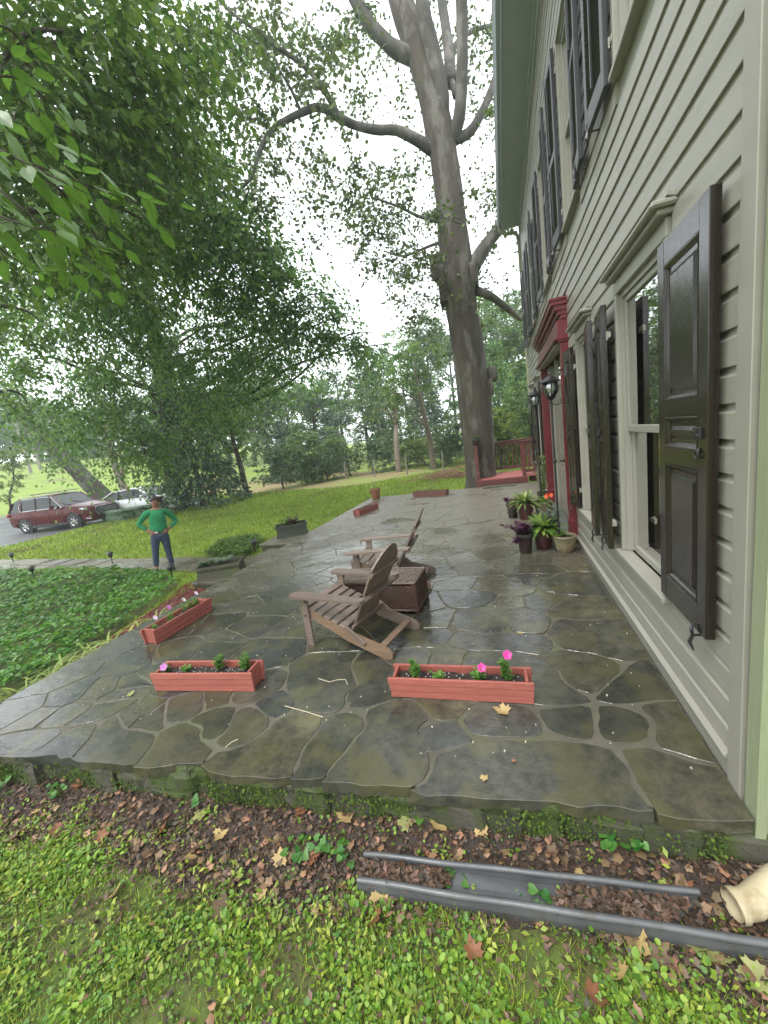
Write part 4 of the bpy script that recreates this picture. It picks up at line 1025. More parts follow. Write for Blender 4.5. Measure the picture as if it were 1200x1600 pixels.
mb.build('stem', LEAFB, t, (0, 0, .21))
# orange flower stalk by the near post
ORG = mat('orange_petal', (.85, .16, .05), (.75, .10, .03), rough=.5, scale=10, trans=.3)
t = pot('slender stalk with one orange bloom leaning against the near red post', .52, 5.98, .09, .17, CLAYD, name='potted_plant')
MB().tube([(0, 0, .14), (.03, -.02, .40), (.02, -.06, .60)], .004, 5).build('stem', LEAFB, t); petunia(t, .02, -.07, .62, .036, ORG, (-.8, -.5, .2)); petunia(t, .07, -.05, .63, .030, ORG, (.2, -.9, .3)); add_plant(t, 0, 0, .15, 90, .30, .12, .07, GREYL, stalks=6)
t = pot('terracotta pot with thin seedlings at the far left corner of the terrace', -3.93, 11.35, .165, .34, TERR, group=None, cat='potted plant'); blades(t, 0, 0, .3, 26, .42, SPIDER, wid=.18, up=1.1)

# ---- stone troughs on the cheek blocks by the side steps
CONC = mat('mossy_cast_stone', (.055, .050, .030), (.032, .032, .018), rough=.75, scale=7, bump=.8, bscale=40, c3=(.05, .065, .018), s3=5)
CONC2 = mat('green_painted_trough', (.034, .042, .024), (.025, .031, .018), rough=.6, scale=7, bump=.4)
def trough(label, x, y, z, L_, wd, h, rz, m):
    t = thing('stone_trough', label, 'planter', (x, y, z), rz)
    f = .035; o = [(-L_ / 2, -wd / 2), (L_ / 2, -wd / 2), (L_ / 2, wd / 2), (-L_ / 2, wd / 2)]; T = .035
    def ring(e, zz): return [(px + math.copysign(e, px), py + math.copysign(e, py), zz) for px, py in o]
    rg = [ring(-f * 1.2, 0), ring(-f * .9, .02), ring(-.008, h * .82), ring(.012, h * .84), ring(.014, h), ring(-T, h), ring(-T - .004, h * .8)]
    vs = [v for r_ in rg for v in r_]; MB().add(vs, [(k * 4 + j, k * 4 + (j + 1) % 4, k * 4 + 4 + (j + 1) % 4, k * 4 + 4 + j) for k in range(6) for j in range(4)] + [(3, 2, 1, 0)]).build('trough', m, t)
    MB().box((0, 0, h * .80), (L_ - 2 * T, wd - 2 * T, .01)).build('soil', SOIL, t)
    return t
RED_L = mat('bronze_leaf', (.09, .05, .03), (.05, .03, .02), rough=.4, scale=9, island=.5, trans=.2)
def block(label, x0, x1, y0, y1, z1):
    t = thing('stone_block', label, 'stone block', ((x0 + x1) / 2, (y0 + y1) / 2, -.32), 0, 'stone blocks flanking the side steps')
    MB().box((0, 0, (z1 + .32 - .05) / 2 - .02), (x1 - x0 - .05, y1 - y0 - .05, z1 + .32 - .05 + .04), bev=.01).build('riser', MOSSWALL, t)
    MB().box((0, 0, z1 + .32 - .025), (x1 - x0, y1 - y0, .05), bev=.008).build('cap_slab', FLAG, t)
block('low stone block carrying the mossy trough beside the path', -5.2, -4.26, 4.9, 5.55, -.17)
t = trough('mossy cast stone trough with trailing grey leaves beside the stone path', -4.80, 5.22, -.17, .66, .34, .24, .42, CONC); add_plant(t, 0, 0, .2, 130, .16, .30, .09, GREYL, stalks=12); add_plant(t, -.2, 0, .2, 110, .12, .2, .08, LEAFG, name='filler_foliage', stalks=6)
block('dark stone block carrying the green trough at the lawn edge', -5.1, -4.26, 6.75, 7.75, -.05)
t = trough('dark green trough of bronze leaved plants at the lawn edge', -4.66, 7.42, -.05, .62, .34, .27, .55, CONC2); add_plant(t, .08, 0, .22, 200, .22, .22, .085, RED_L, stalks=12); add_plant(t, -.12, 0, .22, 120, .2, .18, .08, LEAFG, name='filler_foliage', stalks=8)

# ================================================================ RED DECK
DECK = mat('barn_red_stain', (.36, .10, .09), (.27, .07, .06), rough=.4, scale=4, bump=.2, bscale=30, stretch=(1, 10, 1), objrand=.06)
RAILM = mat('dark_red_stain', (.12, .03, .026), (.085, .022, .02), rough=.45, scale=4, bump=.2)
dk = thing('red_deck', 'small red wooden deck with railing beyond the terrace by the sycamore', 'deck', (-.1, 11.9, 0))
x0, x1, y0, y1, zt = -.85, 1.75, 11.85, 13.5, .20
def D(mb, n, m=DECK): return mb.build(n, m, dk, (.1, -11.9, 0))
yy = y0 + .02
while yy < y1 - .1: D(MB().box(((x0 + x1) / 2, yy + .068, zt - .014), (x1 - x0, .134, .028), bev=.004), 'deck_board'); yy += .14
D(MB().box(((x0 + .6) / 2 + .0, y0 - .012, zt - .12), (.6 - x0, .035, .20), bev=.004), 'rim_board', RAILM); D(MB().box((x0 - .005, (y0 + y1) / 2, zt - .12), (.035, y1 - y0, .20), bev=.004), 'rim_board', RAILM); D(MB().box((1.2, y0 + .3, zt - .12), (1.1, .035, .2), bev=.004), 'rim_board', RAILM)
D(MB().box((-.2, y0 - .35, .02), (.9, .28, .03), bev=.004), 'step_board', mat('mossy_plank', (.07, .08, .035), rough=.8))
posts = [(x0 + .06, y0 + .06), (.52, y0 + .06), (x0 + .06, y1 - .08), (.55, y1 - .08), (1.7, y1 - .08)]
for (px, py) in posts:
    p = MB().box((px, py, zt + .49), (.10, .10, 1.0), bev=.006); p.box((px, py, zt + .20), (.118, .118, .08), bev=.01); p.box((px, py, zt + 1.0), (.15, .15, .035), bev=.008); D(p, 'post', RAILM)
def rail(a, b):
    a = Vector((*a, 0)); b = Vector((*b, 0)); L_ = (b - a).length
    D(MB().bar((a.x, a.y, zt + 1.0), (b.x, b.y, zt + 1.0), .13, .032, bev=.005), 'hand_rail', RAILM)
    D(MB().bar((a.x, a.y, zt + .93), (b.x, b.y, zt + .93), .04, .085, bev=.004), 'top_rail', RAILM)
    D(MB().bar((a.x, a.y, zt + .13), (b.x, b.y, zt + .13), .04, .085, bev=.004), 'bottom_rail', RAILM)
    n = int(L_ / .125)
    for k in range(1, n):
        q = a.lerp(b, k / n); D(MB().box((q.x, q.y, zt + .53), (.036, .036, .76), bev=.003), 'baluster', RAILM)
rail((x0 + .06, y0 + .06), (x0 + .06, y1 - .08)); rail((x0 + .06, y1 - .08), (1.7, y1 - .08)); rail((.52, y0 + .06), (1.2, y0 + .06))
t = pot('dark pot of small flowers on the corner of the red deck railing', x0 + .07, 12.05, .12, .20, CLAYD, z=zt + 1.015, group=None); add_plant(t, 0, 0, .17, 120, .16, .12, .06, LEAFB, stalks=8)

# ================================================================ OLD GUTTER TROUGH ON THE MULCH
GUT = mat('grey_painted_metal', (.095, .098, .10), (.06, .062, .065), rough=.32, scale=6, bump=.15, metal=.2, c3=(.06, .055, .045), s3=9, t3=(.55, .7), r2=.5)
ga1, gb1 = G(569, 1334, -.21), G(1092, 1393, -.20); ga2, gb2 = G(559, 1375, -.225), G(1215, 1476, -.215)
gt = thing('gutter_trough', 'length of old grey metal gutter lying in the mulch below the terrace', 'gutter', (ga2[0], ga2[1], -.29))
def Gt(mb, n, m=GUT, **k): return mb.build(n, m, gt, (-ga2[0], -ga2[1], .29), **k)
def tubeline(a, b, r, n_, name):
    pts = [Vector(a).lerp(Vector(b), k / 14) + Vector((0, .002 * math.sin(k * 1.3), .002 * math.sin(k * .9))) for k in range(15)]
    o = Gt(MB().tube(pts, r, 14), name, smooth=True); smooth_by_angle(o, 50)
tubeline(ga1, gb1, .0125, 14, 'rolled_edge'); tubeline(ga2, gb2, .0145, 14, 'rolled_edge')
ga = Vector(ga1); gb = Vector(gb1); gc = Vector(ga2); gd = gc.lerp(Vector(gb2), .78)
tr_ = MB(); vs = []
for k in range(21):
    t_ = k / 20; p = ga.lerp(gb, t_); q = gc.lerp(gd, t_); w_ = .003 * math.sin(k)
    vs += [tuple(p), (p.x + (q.x - p.x) * .08, p.y + (q.y - p.y) * .08, -.246 + w_), (p.x + (q.x - p.x) * .5, p.y + (q.y - p.y) * .5, -.250), (p.x + (q.x - p.x) * .94, p.y + (q.y - p.y) * .94, -.246), tuple(q)]
tr_.add(vs, [(k * 5 + j, k * 5 + j + 1, k * 5 + 6 + j, k * 5 + 5 + j) for k in range(20) for j in range(4)]); Gt(tr_, 'channel')
oe = MB(); vs = []
for k in range(21):
    t_ = k / 20; q = Vector(ga2).lerp(Vector(gb2), t_); vs += [tuple(q + Vector((0, -.012, .004))), (q.x, q.y - .017, -.25), (q.x, q.y - .012, -.31)]
oe.add(vs, [(k * 3 + j, k * 3 + j + 1, k * 3 + 4 + j, k * 3 + 3 + j) for k in range(20) for j in range(2)]); Gt(oe, 'outer_wall')
# ================================================================ WOMAN ON THE PATH
def skin(name, J, E, R, m, parent, sub=2):
    me = bpy.data.meshes.new(name + '_src'); me.from_pydata(J, E, []); o = bpy.data.objects.new(name + '_src', me); COL.objects.link(o)
    md = o.modifiers.new('s', 'SKIN'); md.use_smooth_shade = True
    for i, r in enumerate(R):
        v = me.skin_vertices[0].data[i]; v.radius = (r, r) if not isinstance(r, tuple) else r; v.use_root = (i == 0)
    sb = o.modifiers.new('u', 'SUBSURF'); sb.levels = sub; sb.render_levels = sub
    dg = bpy.context.evaluated_depsgraph_get(); nm = bpy.data.meshes.new_from_object(o.evaluated_get(dg)); nm.name = name
    bpy.data.objects.remove(o); bpy.data.meshes.remove(me); nm.materials.clear()
    return link(name, nm, m, parent, smooth=True)
SKINM = mat('brown_skin', (.22, .10, .06), (.19, .085, .05), rough=.5, scale=8)
GREEN = mat('green_knit', (.012, .20, .075), (.010, .15, .055), rough=.8, scale=14, bump=.9, bscale=11)
JEAN = mat('dark_denim', (.016, .026, .055), (.03, .045, .085), rough=.8, scale=9, bump=.3, bscale=60)
HAIRB = mat('black_hair', (.010, .008, .008), (.02, .016, .015), rough=.5, scale=30, bump=.6)
SHOE = mat('dark_shoe', (.02, .018, .02), rough=.6)
px_, py_ = -6.86, 5.90
wm = thing('person', 'woman in green top and dark jeans standing hands on hips on the stone path', 'person', (px_, py_, float(gz(px_, py_)) + .045), math.atan2(5.85, 7.02) + math.pi / 2 - math.pi - .0)
# local: x to her left as seen = picture left..right, -y towards the camera
wm.rotation_euler = (0, math.radians(5.0), math.atan2(-5.85, 7.02) + math.pi / 2)
wm.scale = (1.05, 1.05, 1.04)
Z = 1.0
J = {'pel': (0, 0, .80), 'waist': (.0, .0, .94), 'chest': (0, .0, 1.10), 'sh': (0, .01, 1.20), 'neck': (0, .0, 1.265), 'head': (0, -.01, 1.34), 'crown': (0, .0, 1.445)}
for s, n in ((-1, 'a'), (1, 'b')):
    J['shl' + n] = (s * .155, .01, 1.19); J['elb' + n] = (s * .315, .07, .975); J['wri' + n] = (s * .185, -.015, .835); J['pal' + n] = (s * .135, -.055, .815)
    J['hip' + n] = (s * .085, 0, .76); J['kne' + n] = (s * .115, -.015, .43); J['ank' + n] = (s * .125 + (.02 if s > 0 else 0), .02, .075); J['toe' + n] = (s * .155, -.13, .03)
ks = list(J); ix = {k: i for i, k in enumerate(ks)}
E = [('pel', 'waist'), ('waist', 'chest'), ('chest', 'sh'), ('sh', 'neck'), ('neck', 'head'), ('head', 'crown')] + [e for n in 'ab' for e in (('sh', 'shl' + n), ('shl' + n, 'elb' + n), ('elb' + n, 'wri' + n), ('wri' + n, 'pal' + n), ('pel', 'hip' + n), ('hip' + n, 'kne' + n), ('kne' + n, 'ank' + n), ('ank' + n, 'toe' + n))]
Rr = dict(pel=(.13, .10), waist=(.11, .085), chest=(.13, .095), sh=.075, neck=.045, head=(.075, .085), crown=(.062, .07)); 
for n in 'ab': Rr.update({'shl' + n: .055, 'elb' + n: .038, 'wri' + n: .026, 'pal' + n: .028, 'hip' + n: .085, 'kne' + n: .052, 'ank' + n: .034, 'toe' + n: .032})
body = skin('body', [J[k] for k in ks], [(ix[a], ix[b]) for a, b in E], [Rr[k] for k in ks], SKINM, wm)
# hands: fingers and thumb on the hips
for s in (-1, 1):
    fg = MB()
    for k in range(4):
        z = .835 - k * .017; fg.tube([(s * .150, -.06, z), (s * .118, -.088 - .002 * k, z - .008), (s * .085, -.102, z - .014), (s * (.062 + .006 * abs(k - 1.4)), -.105, z - .018)], [.0095, .009, .008, .006], 7)
    fg.tube([(s * .160, -.03, .845), (s * .135, .005, .86), (s * .11, .03, .862)], [.011, .010, .007], 7); fg.build('hand', SKINM, wm, smooth=True)
# clothes
tk = ['hem', 'waist', 'chest', 'bust', 'sh', 'col']; Jt = [(0, 0, .74), (0, 0, .90), (0, -.005, 1.03), (0, -.015, 1.11), (0, .01, 1.195), (0, .0, 1.255)]; Rt = [(.172, .13), (.16, .122), (.155, .12), (.168, .14), (.09, .08), (.055, .055)]
Et = [(i, i + 1) for i in range(5)]
for s in (-1, 1):
    b = len(Jt); Jt += [(s * .155, .01, 1.185), (s * .245, .045, 1.075), (s * .322, .07, .97), (s * .25, .03, .90), (s * .195, -.008, .845)]; Rt += [.066, .058, .05, .044, .037]; Et += [(4, b), (b, b + 1), (b + 1, b + 2), (b + 2, b + 3), (b + 3, b + 4)]
skin('shirt', Jt, Et, Rt, GREEN, wm)
Jj = [(0, 0, .80), (0, 0, .72)]; Rj = [(.155, .115), (.145, .105)]; Ej = [(0, 1)]
for s in (-1, 1):
    b = len(Jj); Jj += [(s * .085, 0, .66), (s * .105, -.01, .44), (s * .120, .01, .26), (s * .128 + (.02 if s > 0 else 0), .018, .11)]; Rj += [.092, .066, .058, .050]; Ej += [(1, b), (b, b + 1), (b + 1, b + 2), (b + 2, b + 3)]
skin('jeans', Jj, Ej, Rj, JEAN, wm)
for s in (-1, 1):
    sh = MB().lathe([(.001, -.14), (.03, -.13), (.045, -.09), (.046, -.03), (.04, .03), (.036, .06), (.001, .065)], 12, ax='y'); sh.v = [(v[0] + s * .14, v[1] - .03 + .02, max(0.0, v[2] * (1.0 if v[2] < 0 else 1.1) + .035)) for v in sh.v]; sh.build('shoe', SHOE, wm, smooth=True)
# face
fc = MB(); hz_ = 1.355
fc.lathe([(.001, -.012), (.010, -.008), (.012, 0), (.008, .01), (.001, .022)], 8, (0, -.094, hz_ - .012)); nose = fc.build('nose', SKINM, wm, smooth=True)
for s in (-1, 1):
    MB().lathe([(.001, -.010), (.007, -.006), (.009, 0), (.007, .006), (.001, .010)], 8, (s * .028, -.083, hz_ + .018), ax='x').build('eye', mat('eye_dark', (.02, .015, .012), rough=.2), wm, smooth=True)
    MB().bar((s * .014, -.088, hz_ + .036), (s * .044, -.078, hz_ + .036), .006, .006, bev=.001).build('brow', HAIRB, wm)
    MB().lathe([(.001, -.02), (.010, -.012), (.012, 0), (.010, .014), (.001, .022)], 8, (s * .078, 0, hz_)).build('ear', SKINM, wm, smooth=True)
MB().bar((-.022, -.088, hz_ - .045), (.022, -.088, hz_ - .045), .010, .010, bev=.003).build('mouth', mat('lips', (.16, .05, .04), rough=.5), wm)
hr = MB(); nu, nv = 18, 10; vs = []
for i in range(nv + 1):
    th = math.pi * .62 * i / nv
    for k in range(nu):
        a = 2 * math.pi * k / nu; r_ = math.sin(th); front_ = max(0, -math.sin(a)); zz = math.cos(th) * .098
        vs.append((.093 * r_ * math.cos(a) * (1 + .03 * rng.normal()), .012 + .102 * r_ * math.sin(a) * (1 - .10 * front_) * (1 + .03 * rng.normal()), hz_ + .045 + max(zz, -.02 + .055 * front_ * 1.1)))
hr.add(vs, [(i * nu + k, (i + 1) * nu + k, (i + 1) * nu + (k + 1) % nu, i * nu + (k + 1) % nu) for i in range(nv) for k in range(nu)]); hair = hr.build('hair', HAIRB, wm, smooth=True)
bn = MB(); rock(bn, (.085, .055, hz_ + .07), (.11, .11, .12), 5); bn.build('hair_bun', HAIRB, hair, smooth=True)
MB().box((-.055, -.155, .80), (.05, .004, .028), bev=.001).build('shirt_tag', WHITEP, wm)

# ================================================================ CARS
CARG = bpy.data.materials.new('car_glass'); CARG.use_nodes = True
_b = CARG.node_tree.nodes['Principled BSDF']; _b.inputs['Base Color'].default_value = (.012, .014, .015, 1); _b.inputs['Roughness'].default_value = .04; _b.inputs['Specular IOR Level'].default_value = .4
CHROME = mat('chrome_trim', (.65, .66, .68), (.6, .6, .62), rough=.15, metal=1.0)
RUB = mat('tyre_rubber', (.012, .012, .012), (.02, .02, .02), rough=.8, scale=20)
PLAS = mat('black_plastic', (.014, .014, .015), rough=.6)
LAMPM = mat('headlamp_glass', (.55, .56, .58), (.35, .36, .38), rough=.08, scale=20, metal=.5)
def car(label, x, y, rz, L_, W_, H_, wb, belt, hood, paint, suv=True, name='parked_car', cat='car', oh=.95, wr=.37):
    """local: +x forward, origin at ground centre"""
    t = thing(name, label, cat, (x, y, float(gz(x, y)) + .015), rz, 'cars parked on the driveway')
    hx = L_ / 2; xf = hx - oh; xr = xf - wb; hw = W_ / 2
    # stations: x, halfwidth, z low, z belt
    if suv: st = [(-hx, .80, .50, belt - .06), (-hx + .10, .93, .36, belt - .01), (-hx + .5, .99, .28, belt), (xr, 1.0, .26, belt), (0, 1.0, .24, belt - .02), (xf - .55, 1.0, .24, belt - .04), (xf - .2, 1.0, .25, hood + .04), (xf, 1.0, .26, hood), (xf + .35, .97, .25, hood - .05), (hx - .22, .88, .24, hood - .12), (hx - .07, .78, .26, hood - .20), (hx, .66, .34, hood - .30)]
    else: st = [(-hx, .70, .42, belt - .10), (-hx + .12, .86, .30, belt + .02), (-hx + .55, .95, .24, belt + .05), (xr, 1.0, .22, belt + .03), (0, 1.0, .2, belt), (xf - .5, 1.0, .2, belt - .04), (xf, .99, .22, hood), (xf + .35, .95, .22, hood - .06), (hx - .2, .85, .2, hood - .14), (hx - .05, .72, .24, hood - .22), (hx, .58, .32, hood - .32)]
    # refine stations
    ST = []
    for i in range(len(st) - 1):
        for k in range(3): ST.append(tuple(a + (b - a) * k / 3 for a, b in zip(st[i], st[i + 1])))
    ST.append(st[-1]); vs = []; ns = 0
    for (xx, w_, zl, zb) in ST:
        w2 = w_ * hw; h = zb - zl
        half = [(0, zl), (w2 * .85, zl), (w2 * .955, zl + .05), (w2 * .985, zl + h * .28), (w2 * 1.0, zl + h * .52), (w2 * .985, zl + h * .72), (w2 * .965, zl + h * .80), (w2 * .93, zb - .03), (w2 * .86, zb), (w2 * .45, zb + .035), (0, zb + .045)]
        ring = half + [(-a, b) for a, b in half[-2:0:-1]]; ns = len(ring)
        # wheel arches: push the lower side up and in
        rg = []
        for a, b in ring:
            for xc in (xf, xr):
                dd = wr + .07; dx = abs(xx - xc)
                if dx < dd and b < wr + math.sqrt(max(0, dd * dd - dx * dx)) * 1.0 and abs(a) > w2 * .8:
                    a = math.copysign(min(abs(a), w2 * .72) if b < wr + math.sqrt(dd * dd - dx * dx) - .12 else abs(a), a); b = min(wr + math.sqrt(dd * dd - dx * dx), zb - .1) if abs(a) > w2 * .74 else b
            rg.append((xx, a, b))
        vs += rg
    m = MB(); n = len(ST)
    m.add(vs, [(i * ns + k, (i + 1) * ns + k, (i + 1) * ns + (k + 1) % ns, i * ns + (k + 1) % ns) for i in range(n - 1) for k in range(ns)] + [tuple(range(ns)), tuple(range((n - 1) * ns + ns - 1, (n - 1) * ns - 1, -1))])
    body = m.build('body', paint, t); smooth_by_angle(body, 32)
    # dark sill cladding and wheel wells
    for s in (-1, 1):
        MB().box(((xf + xr) / 2, s * (hw - .035), .30), (wb - 2 * wr - .1, .05, .13), bev=.02).build('sill', PLAS, t)
        for xc in (xf, xr):
            MB().lathe([(wr + .045, -.12), (wr + .045, .12), (.05, .12)], 24, (xc, s * (hw - .15), wr), ax='y').build('wheel_well', PLAS, t)
            w_ = MB(); w_.lathe([(wr * .62, -.10), (wr * .94, -.11), (wr, -.075), (wr, .075), (wr * .94, .11), (wr * .62, .10)], 28, (0, 0, 0), cap=False, ax='y')
            tyre = w_.build('tyre', RUB, t, (xc, s * (hw - .115), wr), smooth=True)
            r = MB(); r.lathe([(wr * .66, s * .085), (wr * .64, s * .10), (wr * .60, s * .085), (wr * .58, s * .02)], 24, cap=False, ax='y'); r.lathe([(.06, s * .06), (.055, s * .10), (.001, s * .105)], 14, cap=False, ax='y')
            for k in range(6):
                a = math.pi * 2 * k / 6 + .3; r.bar((.04 * math.cos(a), s * .085, .04 * math.sin(a)), (wr * .62 * math.cos(a), s * .09, wr * .62 * math.sin(a)), .055, .018, up=(0, s, 0), bev=.004)
            r.build('rim', CHROME if suv else mat('silver_rim', (.4, .4, .42), rough=.3, metal=.8), tyre)
            MB().lathe([(wr * .6, s * .0), (.001, s * .0)], 20, cap=False, ax='y').build('brake_disc', PLAS, tyre)
    # greenhouse: roof skin + pillars (paint), glass inside
    if suv: prof = [(-hx + .16, belt - .02, .93), (-hx + .36, H_ - .16, .76), (-hx + .75, H_ - .03, .74), (0, H_, .76), (xf - 1.25, H_ - .05, .75), (xf - .42, belt - .02, .86)]
    else: prof = [(-hx + .30, belt + .04, .86), (-hx + 1.15, H_ - .05, .68), (-.3, H_, .70), (.25, H_ - .03, .69), (xf - .35, belt - .02, .84)]
    def gh(sc, inset):
        vs = []
        for xx, zz, w_ in prof: vs += [(xx * 1.0, s_ * hw * w_ * sc, zz - inset) for s_ in (-1, 1)]
        return vs
    np_ = len(prof)
    # glass block
    g = MB(); vs = []
    for xx, zz, w_ in prof: vs += [(xx, -hw * w_ + .0, zz), (xx, hw * w_, zz)]
    # base line verts at belt
    bs = [(xx, -hw * .925, belt - .04) for xx, zz, w_ in prof], [(xx, hw * .925, belt - .04) for xx, zz, w_ in prof]
    vs2 = vs + bs[0] + bs[1]; o1 = 2 * np_; o2 = 3 * np_
    top = [(2 * i, 2 * i + 1, 2 * i + 3, 2 * i + 2) for i in range(np_ - 1)]
    sides = [(2 * i, 2 * i + 2, o1 + i + 1, o1 + i) for i in range(np_ - 1)] + [(2 * i + 3, 2 * i + 1, o2 + i, o2 + i + 1) for i in range(np_ - 1)]
    g.add(vs2, [f[::-1] for f in top] + sides); g.build('cabin_glass', CARG, t)
    rf_ = MB(); i0, i1 = (1, np_ - 2)
    for i in range(i0, i1):
        (xa, za, wa), (xb, zb2, wb2) = prof[i], prof[i + 1]
        rf_.add([(xa, -hw * wa - .008, za - .05), (xa, -hw * wa * .93, za + .012), (xa, 0, za + .03), (xa, hw * wa * .93, za + .012), (xa, hw * wa + .008, za - .05), (xb, -hw * wb2 - .008, zb2 - .05), (xb, -hw * wb2 * .93, zb2 + .012), (xb, 0, zb2 + .03), (xb, hw * wb2 * .93, zb2 + .012), (xb, hw * wb2 + .008, zb2 - .05)], [(k, k + 1, k + 6, k + 5)[::-1] for k in range(4)])
    roof = rf_.build('roof', paint, t); smooth_by_angle(roof, 50)
    for s in (-1, 1):
        def sp_(xx, u):   # point on the side glass plane between belt (u=0) and roof (u=1)
            zt_ = np.interp(xx, [p[0] for p in prof], [p[1] for p in prof]); w_ = np.interp(xx, [p[0] for p in prof], [p[2] for p in prof])
            return Vector((xx, s * hw * (.93 + (w_ - .93) * u + .008), belt - .03 + (zt_ - belt + .03) * u))
        pil = []
        # A, B, C, D pillars
        a0, a1 = Vector((prof[-1][0], s * hw * (prof[-1][2] + .02), prof[-1][1])), Vector((prof[-2][0], s * hw * (prof[-2][2] + .01), prof[-2][1]))
        MB().bar(a0, a1, .06, .05, bev=.01).build('pillar', paint, t)
        d0, d1 = Vector((prof[0][0], s * hw * (prof[0][2] + .0), prof[0][1])), Vector((prof[1][0], s * hw * (prof[1][2] + .01), prof[1][1]))
        MB().bar(d0, d1, .12, .05, bev=.01).build('pillar', paint, t)
        xs_ = [.30, -.62, -1.55] if suv else [.05, -.85]
        for q, xx in enumerate(xs_): MB().bar(sp_(xx, 0), sp_(xx - .06, .97), .07, .03, up=(0, 1, 0), bev=.004).build('pillar', PLAS if q < 2 and True else paint, t)
        # chrome window line
        x_a, x_b = (-1.62, prof[-1][0] - .15) if suv else (-hx + .6, prof[-1][0] - .15)
        cl_ = MB(); pts = [sp_(xx, .03) for xx in np.linspace(x_a, x_b, 8)]; cl_.tube(pts, .014, 5)
        x2 = prof[-2][0]; pts = [sp_(xx, .93) for xx in np.linspace(x_a + .1, x2, 8)]; cl_.tube(pts, .012, 5); cl_.tube([sp_(x2, .93), sp_(x_b, .05)], .012, 5); cl_.tube([sp_(x_a + .1, .93), sp_(x_a - .1, .45), sp_(x_a, .03)], .012, 5)
        cl_.build('window_trim', CHROME, t)
        # doors: seams + handles
        sm_ = MB()
        for xx in ((xf - wr - .18), .18, -.80): sm_.box((xx, s * (hw * 1.0 - .001), (belt + .3) / 2), (.008, .012, belt - .38))
        sm_.build('door_seam', PLAS, t)
        for xx in (-.02, -1.0): MB().box((xx - .1, s * (hw * .985 + .012), belt - .17), (.18, .025, .03), bev=.008).build('door_handle', paint, t)
        mr_ = MB().box((xf - .95 if suv else xf - .75, s * (hw + .09), belt + .06), (.12, .2, .15), bev=.035); mr_.build('mirror', paint, t)
        # lamps
        hl = MB(); zt_ = hood - .22
        hl.add([(hx - .10, s * hw * .56, zt_ - .055), (hx - .34, s * hw * .90, zt_ - .015), (hx - .48, s * hw * .965, zt_ + .06), (hx - .36, s * hw * .90, zt_ + .065), (hx - .12, s * hw * .56, zt_ + .02)] + [(hx - .02, s * hw * .56, zt_ - .06), (hx - .24, s * hw * .95, zt_ - .02), (hx - .46, s * hw * 1.01, zt_ + .06), (hx - .30, s * hw * .93, zt_ + .075), (hx - .07, s * hw * .56, zt_ + .02)], [(0, 1, 2, 3, 4), (9, 8, 7, 6, 5)] + [(k, (k + 1) % 5, (k + 1) % 5 + 5, k + 5) for k in range(5)]); hl.build('headlight', LAMPM, t)
        MB().lathe([(.05, -.02), (.05, .02), (.03, .03)], 12, (hx - .12, s * hw * .78, .48), ax='x').build('fog_lamp', LAMPM, t)
        cc = MB().tube([(hx - .02, s * hw * .55, .40), (hx - .12, s * hw * .78, .38), (hx - .28, s * hw * .90, .44)], .016, 6); cc.build('bumper_trim', CHROME, t)
        MB().box((-hx + .10, s * hw * .86, belt - .14), (.12, .26, .16), bev=.03).build('tail_light', mat('tail_lamp_red', (.3, .01, .01), rough=.15), t)
        if suv:
            rr_ = MB(); rr_.bar((-hx + .7, s * hw * .68, H_ + .075), (xf - 1.5, s * hw * .68, H_ + .055), .035, .03, bev=.008)
            for xx in (-hx + .75, -.4, xf - 1.55): rr_.box((xx, s * hw * .68, H_ + .03), (.06, .03, .07), bev=.006)
            rr_.build('roof_rail', CHROME, t)
    if suv:
        for xx in (-.9, .25): MB().bar((xx, -hw * .75, H_ + .115), (xx, hw * .75, H_ + .115), .05, .03, bev=.008).build('cross_bar', PLAS, t)
    # grille: dark field with chrome bars and surround
    gz0, gz1 = (.50, hood - .20) if suv else (.48, hood - .24)
    MB().box((hx - .045, 0, (gz0 + gz1) / 2), (.12, hw * 1.08, gz1 - gz0), bev=.03).build('grille', PLAS, t)
    gb_ = MB(); gw = hw * .54
    gb_.tube([(hx + .02, -gw, gz1), (hx + .035, 0, gz1 + .015), (hx + .02, gw, gz1), (hx - .0, gw + .05, (gz0 + gz1) / 2), (hx + .015, gw * .85, gz0), (hx + .03, 0, gz0 - .01), (hx + .015, -gw * .85, gz0), (hx - .0, -gw - .05, (gz0 + gz1) / 2), (hx + .02, -gw, gz1)], .018, 6)
    for k in range(1, 4): gb_.bar((hx + .022, -gw * .97, gz0 + (gz1 - gz0) * k / 4), (hx + .022, gw * .97, gz0 + (gz1 - gz0) * k / 4), .012, .014)
    gb_.build('grille_bars', CHROME, t)
    MB().box((hx - .05, 0, .33), (.14, hw * 1.15, .10), bev=.03).build('lower_intake', PLAS, t)
    MB().box((hx + .035, 0, (gz0 + gz1) / 2 - .14), (.012, .32, .1), bev=.002).build('number_plate', WHITEP, t) if not suv else None
    wp = MB()
    for s in (-.45, .25): wp.bar((prof[-1][0] - .02, s, prof[-1][1] + .035), (prof[-1][0] - .30, s - .45, prof[-1][1] + .235), .02, .015)
    wp.build('wiper', PLAS, t)
    return t
CARRED = mat('maroon_car_paint', (.062, .001, .003), (.055, .001, .003), rough=.2, spec=.22)
CARWH = mat('white_car_paint', (.62, .63, .64), (.60, .61, .62), rough=.2, coat=.8)
car('dark red suv with roof bars parked at the left on the driveway', -21.6, 13.8, math.radians(5), 5.1, 1.98, 1.74, 3.07, 1.12, 1.10, CARRED, True)
car('white saloon car parked beyond the dark red suv', -18.6, 15.9, math.radians(8), 4.75, 1.85, 1.45, 2.8, .95, .90, CARWH, False, oh=.9, wr=.33)

